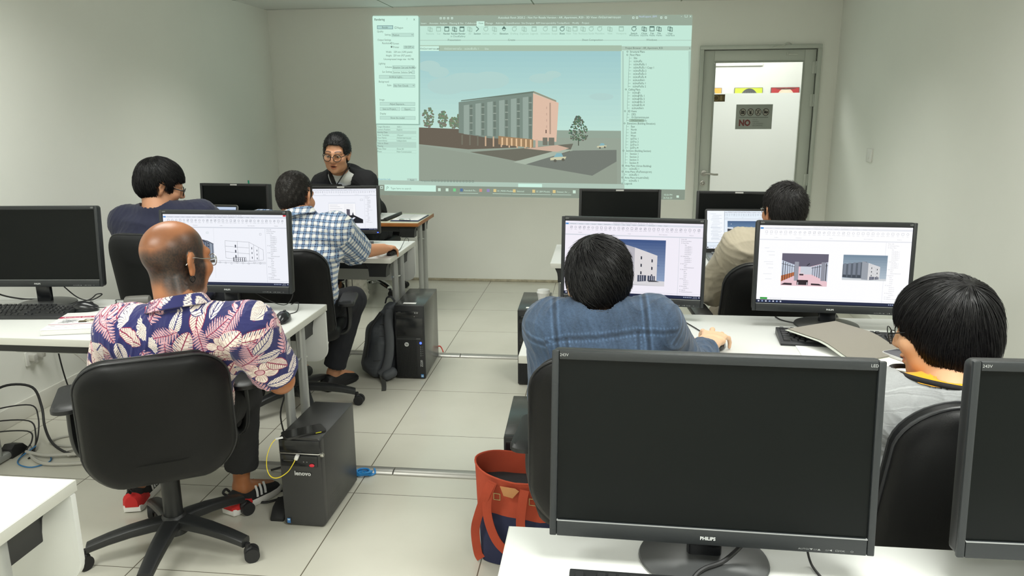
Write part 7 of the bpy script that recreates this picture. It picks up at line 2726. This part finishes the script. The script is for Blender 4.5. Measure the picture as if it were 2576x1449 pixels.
# cables on the floor below the left table
cord('thick black power cable arching in from the left edge under the table', [(-2.94, 3.05, 0.16), (-2.88, 3.12, 0.235), (-2.82, 3.20, 0.270), (-2.74, 3.26, 0.24), (-2.69, 3.24, 0.15), (-2.64, 3.18, 0.075), (-2.56, 3.11, 0.03), (-2.47, 3.06, 0.012), (-2.38, 3.03, 0.008)], 0.0062)
for i, (pts, lab) in enumerate((
    ([(-2.94, 3.08, 0.12), (-2.86, 3.14, 0.165), (-2.74, 3.23, 0.16), (-2.70, 3.22, 0.10), (-2.66, 3.15, 0.03), (-2.62, 3.06, 0.006)], 'thin black cable, upper of three running in from the left edge'),
    ([(-2.94, 3.06, 0.08), (-2.86, 3.11, 0.115), (-2.72, 3.18, 0.10), (-2.66, 3.14, 0.05), (-2.60, 3.04, 0.005), (-2.58, 2.98, 0.005)], 'thin black cable, middle of three running in from the left edge'),
    ([(-2.94, 3.04, 0.04), (-2.85, 3.09, 0.07), (-2.71, 3.15, 0.06), (-2.66, 3.11, 0.03), (-2.63, 3.00, 0.005)], 'thin black cable, lowest of three running in from the left edge'))):
    cord(lab, pts, 0.0035)
for i, (pts, lab, r) in enumerate((
    ([(-2.30, 3.30, 0.006), (-2.45, 3.27, 0.006), (-2.58, 3.22, 0.006), (-2.60, 3.15, 0.006), (-2.50, 3.12, 0.006), (-2.38, 3.15, 0.006), (-2.25, 3.20, 0.006)], 'grey cable, widest loop of the tangle under the left table', 0.0052),
    ([(-2.66, 3.09, 0.012), (-2.58, 3.00, 0.008), (-2.47, 2.93, 0.012), (-2.36, 2.93, 0.014), (-2.22, 2.98, 0.008)], 'thick grey cable sweeping to the front of the tangle under the left table', 0.0085),
    ([(-2.62, 3.02, 0.018), (-2.50, 2.99, 0.020), (-2.38, 3.01, 0.022), (-2.22, 3.06, 0.010)], 'thick grey cable in the middle of the tangle under the left table', 0.0080),
    ([(-2.44, 3.05, 0.02), (-2.36, 3.08, 0.03), (-2.28, 3.08, 0.026), (-2.20, 3.10, 0.01)], 'thick grey cable at the back of the tangle by the chair', 0.0085),
    ([(-2.40, 3.00, 0.018), (-2.34, 3.04, 0.034), (-2.26, 3.03, 0.03), (-2.20, 3.03, 0.012)], 'grey cable crossing on top of the tangle by the chair', 0.0070))):
    cord(lab, pts, r, m_cable_g)
cord('thin blue network cable curling at the front of the tangle', [(-2.60, 3.06, 0.03), (-2.62, 2.98, 0.008), (-2.58, 2.92, 0.006), (-2.50, 2.90, 0.005), (-2.46, 2.96, 0.006), (-2.50, 3.02, 0.01)], 0.003, mat('cable_blue', (0.03, 0.16, 0.36), rough=0.45))
# black flex beside the front right leg of the left table
cord('black power flex hanging from the left table beside its right legs', [(-1.28, 2.95, 0.62), (-1.285, 2.96, 0.45), (-1.30, 2.97, 0.32), (-1.27, 2.96, 0.22), (-1.235, 2.965, 0.10), (-1.215, 2.955, 0.012), (-1.24, 2.90, 0.007)], 0.0065)
cord('thin black cord beside the power flex at the right table legs', [(-1.30, 2.93, 0.60), (-1.31, 2.94, 0.40), (-1.335, 2.93, 0.28), (-1.30, 2.92, 0.12), (-1.25, 2.86, 0.006), (-1.30, 2.80, 0.005)], 0.0035)
cord('black cable lying on the floor behind the sneakers of the floral shirt', [(-1.42, 2.98, 0.006), (-1.34, 2.97, 0.03), (-1.27, 2.93, 0.012), (-1.22, 2.84, 0.006), (-1.30, 2.72, 0.005), (-1.36, 2.70, 0.005)], 0.005)
# coiled blue network cable and red cable in the aisle
pts = []
for i in range(60):
    a = i / 60 * 2 * PI * 4
    pts.append((-1.025 + 0.030 * math.cos(a) + 0.0006 * i, 2.985 + 0.022 * math.sin(a), 0.008 + 0.022 * (0.5 + 0.5 * math.sin(a * 0.5 + 1)) * (i / 60)))
pts += [(-0.975, 2.975, 0.006), (-0.955, 2.995, 0.006), (-0.965, 3.02, 0.016)]
cord('coiled blue network cable on the floor behind the dark grey tower', pts, 0.0045, mat('cable_bright_blue', (0.02, 0.22, 0.55), rough=0.4), smooth=2)
cord('short red cable behind the workstation tower in the aisle', [(-1.035, 4.70, 0.05), (-1.02, 4.71, 0.045), (-1.005, 4.70, 0.025), (-0.998, 4.685, 0.016)], 0.004, mat('cable_red', (0.60, 0.05, 0.03), rough=0.4))


# ------------------------------------------------------------------ door signs, posters beyond
t = thing('door_sign', 'grey NO food drinks cellphones recording sign on the frosted door', 'sign', (1.274, YB + 0.0235, 1.468), 0)
MB().box((0, 0.0, 0), (0.300, 0.003, 0.205), bev=0.0008).build('plate', mat('sign_grey', (0.36, 0.39, 0.36), rough=0.45, metal=0.2), t)
c = Canvas(300, 205)
dk = S(52, 46, 40)
for i in range(4):
    x = 56 + i * 63
    y = 64
    c.disc(x, y, 26, S(160, 158, 148), 28, ry=30)
    c.up()
    if i == 0:
        c.poly([(x - 16, y + 14), (x + 14, y + 14), (x + 16, y - 6), (x + 8, y - 12), (x - 12, y - 10), (x - 16, y - 2)], S(34, 28, 26))
        c.line((x - 13, y + 2), (x + 13, y), 3, S(150, 148, 140))
    elif i == 1:
        c.poly([(x - 7, y + 18), (x + 5, y + 18), (x + 8, y - 8), (x - 9, y - 8)], S(34, 28, 26)); c.line((x + 2, y - 6), (x + 9, y - 20), 3, S(34, 28, 26))
    elif i == 2:
        c.line((x - 8, y + 14), (x + 6, y - 12), 7, S(90, 86, 80)); c.disc(x + 6, y - 12, 6, S(70, 66, 60), 12); c.disc(x - 8, y + 14, 5, S(60, 56, 50), 12)
    else:
        c.poly([(x - 14, y + 10), (x + 8, y + 10), (x + 8, y - 8), (x - 14, y - 8)], S(34, 28, 26)); c.poly([(x + 8, y + 4), (x + 19, y + 9), (x + 19, y - 8), (x + 8, y - 3)], S(34, 28, 26))
    c.up()
    for k in range(28):
        a, b = 2 * PI * k / 28, 2 * PI * (k + 1) / 28
        c.line((x + 25 * math.cos(a), y + 29 * math.sin(a)), (x + 25 * math.cos(b), y + 29 * math.sin(b)), 4.5, dk)
    c.line((x - 17, y - 20), (x + 17, y + 20), 4.5, dk)
c.rect(28, 105, 240, 4, S(92, 98, 90))
c.text('NO', 27, 176, 70, S(122, 58, 56), 'l', bold=0.045, sx=0.86)
for i, s in enumerate(('FOOD', 'DRINKS', 'CELLPHONES', 'RECORDING')):
    c.text(s, 140, 131 + i * 16.5, 15, S(120, 126, 118), 'l')
c.build('print', m_print, t, planar(0.300, 0.205, (0, -0.0017, 0)))
t = thing('door_plaque', 'small brown plaque at the left edge of the door glass', 'plaque', (0.976, YB + 0.0235, 1.625), 0)
MB().box((0, 0, 0), (0.100, 0.003, 0.060), bev=0.0006).build('plate', mat('bronze', (0.12, 0.09, 0.04), rough=0.4, metal=0.5), t)
c = Canvas(100, 60)
c.disc(28, 30, 22, S(150, 128, 80), 22); c.disc(72, 30, 22, S(112, 94, 56), 22)
c.up(); c.disc(28, 30, 18, S(86, 70, 38), 22); c.rect(60, 10, 16, 40, S(150, 132, 88))
c.build('emblem', m_print, t, planar(0.1, 0.06, (0, -0.0017, 0)))
posters = ((1.085, (0.85, 0.42, 0.05), (0.25, 0.25, 0.26), 'orange poster on the corridor wall, left of three above the frosted film'),
           (1.500, (0.62, 0.72, 0.04), (0.05, 0.055, 0.06), 'lime green poster on the corridor wall, middle one above the frosted film'),
           (1.868, (0.50, 0.03, 0.04), (0.80, 0.60, 0.48), 'red poster on the corridor wall, right one above the frosted film'))
for x, bg, fg, lab in posters:
    t = thing('poster', lab, 'poster', (x, YC - 0.008, 1.50), 0, 'posters beyond the door')
    MB().box((0, 0, 0), (0.285, 0.012, 0.49), bev=0.002).build('board', m_bracket, t)
    c = Canvas(285, 490)
    bg = tuple(v * 0.72 for v in bg); fg = tuple(v * 0.8 for v in fg)
    c.rect(4, 4, 277, 482, bg)
    c.up()
    c.disc(150, 120, 92, fg, 30, ry=112)
    c.up()
    if fg[0] > 0.5:
        c.disc(150, 10, 104, (0.06, 0.03, 0.03), 26, ry=12, a0=0, a1=180)
        c.disc(150, 130, 76, tuple(min(1, a * 1.12) for a in fg), 26, ry=100)
    else:
        c.disc(150, 160, 66, (0.5, 0.42, 0.36), 26, ry=90)
        for k in range(6):
            c.line((90 + k * 24, 40), (80 + k * 26, 80), 4, tuple(min(1, a * 3) for a in fg))
    c.up()
    c.poly([(20, 486), (270, 486), (230, 330), (70, 330)], (0.1, 0.1, 0.12))
    c.build('picture', m_print, t, planar(0.285, 0.49, (0, -0.0064, 0)))

# ------------------------------------------------------------------ presenter's table
t = thing('clipboard', 'navy clipboard with printed sheets at the right end of the orange edged table', 'clipboard', (-1.452, 5.742, 0.735), R(-1))
MB().box((0, 0, 0.003), (0.215, 0.34, 0.004), bev=0.0008).build('board', mat('navy_board', (0.02, 0.03, 0.10), rough=0.4), t)
sh = MB().box((0, 0.01, 0.0072), (0.20, 0.305, 0.004), bev=0.0006).build('sheets', m_paper, t)
c = Canvas(200, 305)
for i in range(20):
    c.rect(15, 30 + i * 12, 110 + (i * 37) % 60, 2.2, S(150, 156, 152))
c.line((100, 20), (110, 300), 1.5, S(160, 166, 162))
c.build('sheet_print', m_print, sh, flat_top(0.2, 0.305, (0, 0.01, 0.0093)))
MB().box((0, -0.150, 0.012), (0.085, 0.028, 0.010), bev=0.004).build('clip', m_chrome, t)
t = thing('document_case', 'open black document case with printed pages beside the clipboard', 'folder', (-1.70, 5.765, 0.735), R(-4))
MB().box((0, 0, 0.005), (0.25, 0.36, 0.009), bev=0.002, rot=(0, R(-2), 0)).build('cover', m_black, t)
MB().box((0.112, 0.0, 0.016), (0.022, 0.37, 0.018), bev=0.004, rot=(0, R(-12), 0)).build('spine', m_black, t)
sh = MB().box((-0.02, 0.0, 0.0125), (0.21, 0.34, 0.005), bev=0.0008).build('pages', m_paper, t)
c = Canvas(210, 340)
for i in range(16):
    c.rect(12, 24 + i * 19, 60 + (i * 53) % 110, 4, S(140, 150, 146))
c.rect(20, 120, 60, 30, S(120, 132, 126))
c.build('page_print', m_print, sh, flat_top(0.21, 0.34, (-0.02, 0, 0.0152)))
t = MB().box((0, 0, 0.002), (0.22, 0.30, 0.003), bev=0.0005).build('paper', m_paper, None)
t.location = (-1.86, 5.93, 0.7355); t.rotation_euler = (0, 0, R(12))
tag(t, 'loose white paper at the back of the orange edged table', 'paper')

# ------------------------------------------------------------------ cups
t = thing('drink_cup', 'plastic cup with a green straw behind the switched off monitor near the left wall', 'cup', (-2.225, 4.715, ZT), 0)
MB().lathe([(0, 0.0005), (0.028, 0.0005), (0.034, 0.06), (0.043, 0.16), (0.044, 0.163), (0.041, 0.163), (0.033, 0.06), (0.026, 0.006), (0, 0.006)], n=28).build('cup_body', mat('cup_plastic', (0.75, 0.76, 0.74), rough=0.25), t)
MB().lathe([(0.045, 0.160), (0.046, 0.168), (0.036, 0.172), (0.01, 0.173), (0, 0.173)], n=28).build('cup_lid', mat('cup_plastic', (0.75, 0.76, 0.74)), t)
tag(MB().cyl((0.0, 0.0, 0.03), (-0.014, 0.004, 0.385), 0.005, n=10).build('straw', mat('green_straw', (0.0, 0.25, 0.14), rough=0.4), t), 'green straw')
t = thing('paper_cup', 'white lidded paper cup on the tower behind the denim jacket', 'cup', (-0.318, 4.29, 0.449), 0)
MB().lathe([(0, 0.0003), (0.026, 0.0003), (0.036, 0.072), (0.0365, 0.074), (0.0, 0.074)], n=28).build('cup_body', m_paper, t)
MB().lathe([(0.0385, 0.068), (0.0395, 0.074), (0.036, 0.079), (0.034, 0.088), (0.0, 0.088)], n=28).build('cup_lid', mat('lid_white', (0.82, 0.82, 0.8), rough=0.4), t)

# ------------------------------------------------------------------ tote bag
t = thing('tote_bag', 'rust red and navy canvas tote bag on the floor at the right of the aisle', 'bag', (-0.240, 2.42, 0), R(-12))
mred = mat('rust_canvas', (0.40, 0.058, 0.024), rough=0.9, bump=0.4, bscale=500, var=0.07, vscale=12)
mnav = mat('navy_canvas', (0.017, 0.021, 0.060), rough=0.9, bump=0.4, bscale=500, var=0.08, vscale=12)


def bag_ring(f, inset=0.0):
    hw = 0.152 + 0.030 * f - inset
    hd = 0.066 + 0.012 * math.sin(PI * min(1, f)) + 0.042 * f ** 3 - inset
    z = 0.003 + 0.350 * f
    pts = []
    for i in range(48):
        a = 2 * PI * i / 48
        ca, sa = math.cos(a), math.sin(a)
        e = 0.45 + 0.75 * f ** 1.5
        x = hw * math.copysign(abs(ca) ** e, ca); y_ = hd * math.copysign(abs(sa) ** e, sa)
        sag = (-0.016 * max(0, -sa) * f ** 4) + 0.006 * math.sin(a * 3) * f ** 3 + 0.010 * abs(ca) * f ** 4
        wr = (0.016 * math.sin(a * 5 + f * 8) + 0.010 * math.sin(a * 11 - f * 13)) * f * (1.05 - f)
        pts.append((x * (1 + wr), y_ + wr, z + sag))
    return pts


fs = [0, 0.02, 0.1, 0.25, 0.4, 0.52, 0.58]
rings = [[(x * 0.93, y_ * 0.9, 0.001) for x, y_, z in bag_ring(0)]] + [bag_ring(f) for f in fs]
MB().loft(rings).build('lower_panel', mnav, t)
fs = [0.575, 0.66, 0.75, 0.84, 0.92, 1.0]
outer = [[(x * 1.008, y_ * 1.012, z) for x, y_, z in bag_ring(f)] for f in fs]
inner = [bag_ring(f, 0.004) for f in fs[::-1]]
mb = MB().loft(outer + inner, cap=False)
mb.build('upper_panel', mred, t)
MB().loft([bag_ring(0.80, 0.006), [(x, y_ * 0.55, z - 0.01) for x, y_, z in bag_ring(0.80, 0.03)]]).build('zip_lining', mat('dark_lining', (0.02, 0.02, 0.022), rough=0.9), t)
pr_ = bag_ring(1.0)
MB().tube(pr_ + [pr_[0]], 0.0035, n=6).build('rim_piping', mred, t)
MB().lathe([(0, 0), (0.008, 0), (0.008, 0.003), (0.004, 0.005), (0, 0.004)], n=18, M=Matrix.Rotation(R(90), 4, 'X'), c=(-0.018, 0.098, 0.332)).build('snap_button', mat('brass', (0.65, 0.45, 0.18), rough=0.3, metal=1.0), t)
ac = lambda f: (1, 0.25, 0.0)
for k, pts in enumerate((
    [(-0.080, -0.108, 0.338), (-0.092, -0.120, 0.300), (-0.098, -0.120, 0.235), (-0.085, -0.115, 0.165), (-0.060, -0.108, 0.110), (-0.020, -0.100, 0.075), (0.02, -0.10, 0.07)],
    [(-0.085, -0.112, 0.334), (-0.102, -0.126, 0.290), (-0.130, -0.112, 0.215), (-0.152, -0.090, 0.150), (-0.160, -0.070, 0.09), (-0.156, -0.060, 0.03), (-0.145, -0.060, 0.010)],
    [(0.035, -0.118, 0.330), (0.030, -0.128, 0.290), (0.022, -0.124, 0.210), (0.030, -0.115, 0.140), (0.05, -0.11, 0.09)])):
    MB().strap(pts, 0.030, 0.004, ac, smooth=6).build('strap', mred, t)
for xx in (-0.062, 0.062):
    mb = MB()
    for q in ((0.011, 0, 0.0022, 0.022), (-0.011, 0, 0.0022, 0.022), (0, 0.011, 0.022, 0.0022), (0, -0.011, 0.022, 0.0022)):
        mb.box((xx + q[0], -0.118, 0.292 + q[1]), (q[2] + 0.001, 0.003, q[3] + 0.001), bev=0.0006)
    mb.build('buckle', mat('brass_dark', (0.35, 0.24, 0.12), rough=0.35, metal=1.0), t)
MB().prism([(-0.032, 0.012), (-0.020, -0.020), (0.012, -0.024), (0.034, 0.004), (0.02, 0.012)], 0, 0.004, M=Matrix.Translation((-0.018, -0.118, 0.320)) @ XZ, bev=0.001).build('leather_tab', mat('tan_leather', (0.45, 0.20, 0.07), rough=0.5), t)

# ------------------------------------------------------------------ backpack
t = thing('backpack', 'slumped dark slate backpack leaning on the workstation tower in the aisle', 'backpack', (0, 0, 0), 0)
F = Field((-1.47, 4.06, -0.01), (-1.12, 4.46, 0.50), 0.006)
sd_ = (1, 0, 0)
F.add(es((-1.295, 4.285, 0.06), (-1.272, 4.320, 0.25), (0.105, 0.092), (0.090, 0.080), sd_, capr=0.06))
F.add(es((-1.272, 4.320, 0.25), (-1.235, 4.345, 0.375), (0.090, 0.080), (0.052, 0.055), sd_, capr=0.055), 0.05)
F.add(es((-1.345, 4.27, 0.06), (-1.320, 4.31, 0.26), (0.055, 0.080), (0.050, 0.070), sd_, capr=0.05), 0.04)
F.add(rc((-1.30, 4.215, 0.05), (-1.27, 4.235, 0.20), 0.050, 0.048), 0.03)
F.cut((lambda X, Y, Z: (Z - 0.003 + 0 * X + 0 * Y).astype(np.float32), (-1.5, 4.0, -0.02), (-1.1, 4.5, 0.01)))
P_, Q_ = F.mesh(2)
P_ = crease(P_, vnormals(P_, Q_), 0.004, 31, 1.0, (1, 1, 2))
np_mesh('pack_body', P_, Q_, mat('slate_nylon', (0.048, 0.053, 0.062), rough=0.6, bump=0.4, bscale=600), t)
mks = mat('strap_nylon', (0.018, 0.019, 0.022), rough=0.7)
mpad = mat('pad_nylon', (0.070, 0.075, 0.085), rough=0.65, bump=0.4, bscale=500)
MB().tube([(-1.225, 4.275, 0.400), (-1.222, 4.230, 0.33), (-1.210, 4.200, 0.24), (-1.212, 4.180, 0.15), (-1.232, 4.165, 0.07), (-1.262, 4.160, 0.035)], 0.026, n=12, smooth=6, flat=(1.0, 0.42)).build('shoulder_strap', mpad, t)
MB().tube([(-1.275, 4.268, 0.385), (-1.330, 4.235, 0.30), (-1.345, 4.215, 0.20), (-1.355, 4.195, 0.13)], 0.020, n=12, smooth=6, flat=(1.0, 0.4)).build('shoulder_strap', mks, t)
MB().strap([(-1.258, 4.160, 0.038), (-1.235, 4.120, 0.012), (-1.215, 4.060, 0.0035), (-1.198, 3.995, 0.0030)], 0.026, 0.002, (1, 0.3, 0.1), smooth=5).build('webbing', mat('webbing_grey', (0.06, 0.06, 0.055), rough=0.8), t)
MB().tube([(-1.262, 4.325, 0.430), (-1.250, 4.320, 0.462), (-1.225, 4.320, 0.468), (-1.205, 4.325, 0.440)], 0.010, n=8, smooth=6, flat=(1.2, 0.5)).build('grab_handle', mks, t)
mb = MB()
for k in range(4):
    z = 0.12 + k * 0.065
    mb.tube([(-1.305 + 0.006 * k, 4.166 + 0.030 * k, z), (-1.285 + 0.006 * k, 4.160 + 0.030 * k, z + 0.002), (-1.262 + 0.006 * k, 4.168 + 0.028 * k, z + 0.003)], 0.002, n=6, smooth=3)
mb.build('stitching', mks, t)
F = Field((-1.28, 4.08, -0.01), (-1.13, 4.25, 0.11), 0.005)
F.add(es((-1.225, 4.155, 0.035), (-1.195, 4.170, 0.050), (0.030, 0.028), (0.032, 0.030), sd_))
F.cut((lambda X, Y, Z: (Z - 0.003 + 0 * X + 0 * Y).astype(np.float32), (-1.5, 4.0, -0.02), (-1.1, 4.5, 0.01)))
P_, Q_ = F.mesh(1)
np_mesh('side_pouch', P_, Q_, mpad, t)

# ------------------------------------------------------------------ bag under the far table
F = Field((-2.10, 5.78, -0.01), (-1.80, 6.08, 0.36), 0.007)
F.add(es((-1.950, 5.92, 0.07), (-1.965, 5.93, 0.24), (0.082, 0.07), (0.075, 0.06), (1, 0, 0), capr=0.065))
F.cut((lambda X, Y, Z: (Z - 0.003 + 0 * X + 0 * Y).astype(np.float32), (-2.2, 5.7, -0.02), (-1.7, 6.2, 0.01)))
P_, Q_ = F.mesh(2)
P_ = crease(P_, vnormals(P_, Q_), 0.010, 8, 1.6)
t = thing('plastic_bag', 'crumpled whitish plastic bag on the floor under the far table', 'bag', (0, 0, 0), 0)
np_mesh('bag_body', P_, Q_, mat('bag_plastic', (0.52, 0.50, 0.44), rough=0.3, bump=0.5, bscale=40, bdist=0.004), t)
MB().tube([(-2.02, 5.90, 0.28), (-2.035, 5.88, 0.18), (-2.01, 5.86, 0.06)], 0.007, n=8, smooth=5).build('bag_strap', m_rubber, t)
cord('thin black cord hanging beside the whitish plastic bag', [(-1.885, 5.58, 0.60), (-1.883, 5.58, 0.40), (-1.885, 5.585, 0.20), (-1.885, 5.59, 0.005)], 0.003)
# ------------------------------------------------------------------ screens in place
philips('big black monitor in the right foreground, switched off, seen whole', (0.201, 1.292), -1.2, 6.3, 0.958)
philips('black monitor cut off by the right edge of the photo', (0.900, 1.288), 1.0, 5, 0.965)
philips('lit monitor beyond the denim jacket, showing a pale block under blue sky', (0.126, 3.029), -6.7, 4, 0.957, artA, base_dy=0.0)
philips('lit monitor on the right table showing an interior view and a building side by side', (0.866, 2.946), -3.4, 4.3, 0.961, artB)
philips('lit monitor beyond the bald head showing a dark block and a line drawing', (-1.553, 3.012), 0, 4.2, 0.975, artL, base_dy=0.0)
philips('switched off black monitor at the left edge of the photo', (-2.394, 2.985), 5.3, 4.7, 0.990, base_dy=0.03)
hp_monitor('lit monitor in front of the man in the checked shirt', (-1.62, 4.68), 6.5, 4, 0.935, artP, w=0.475, h=0.30)
hp_monitor('switched off monitor near the left wall behind the navy top', (-2.283, 4.60), -6, 4, 0.955, w=0.475, h=0.30)
hp_monitor('switched off monitor under the lower right of the projected picture', (0.11, 4.62), -2.6, 4, 0.925, w=0.483, h=0.31)
hp_monitor('switched off monitor behind the silver laptop, in front of the door', (0.80, 4.62), -5, 4, 0.915, w=0.483, h=0.31)
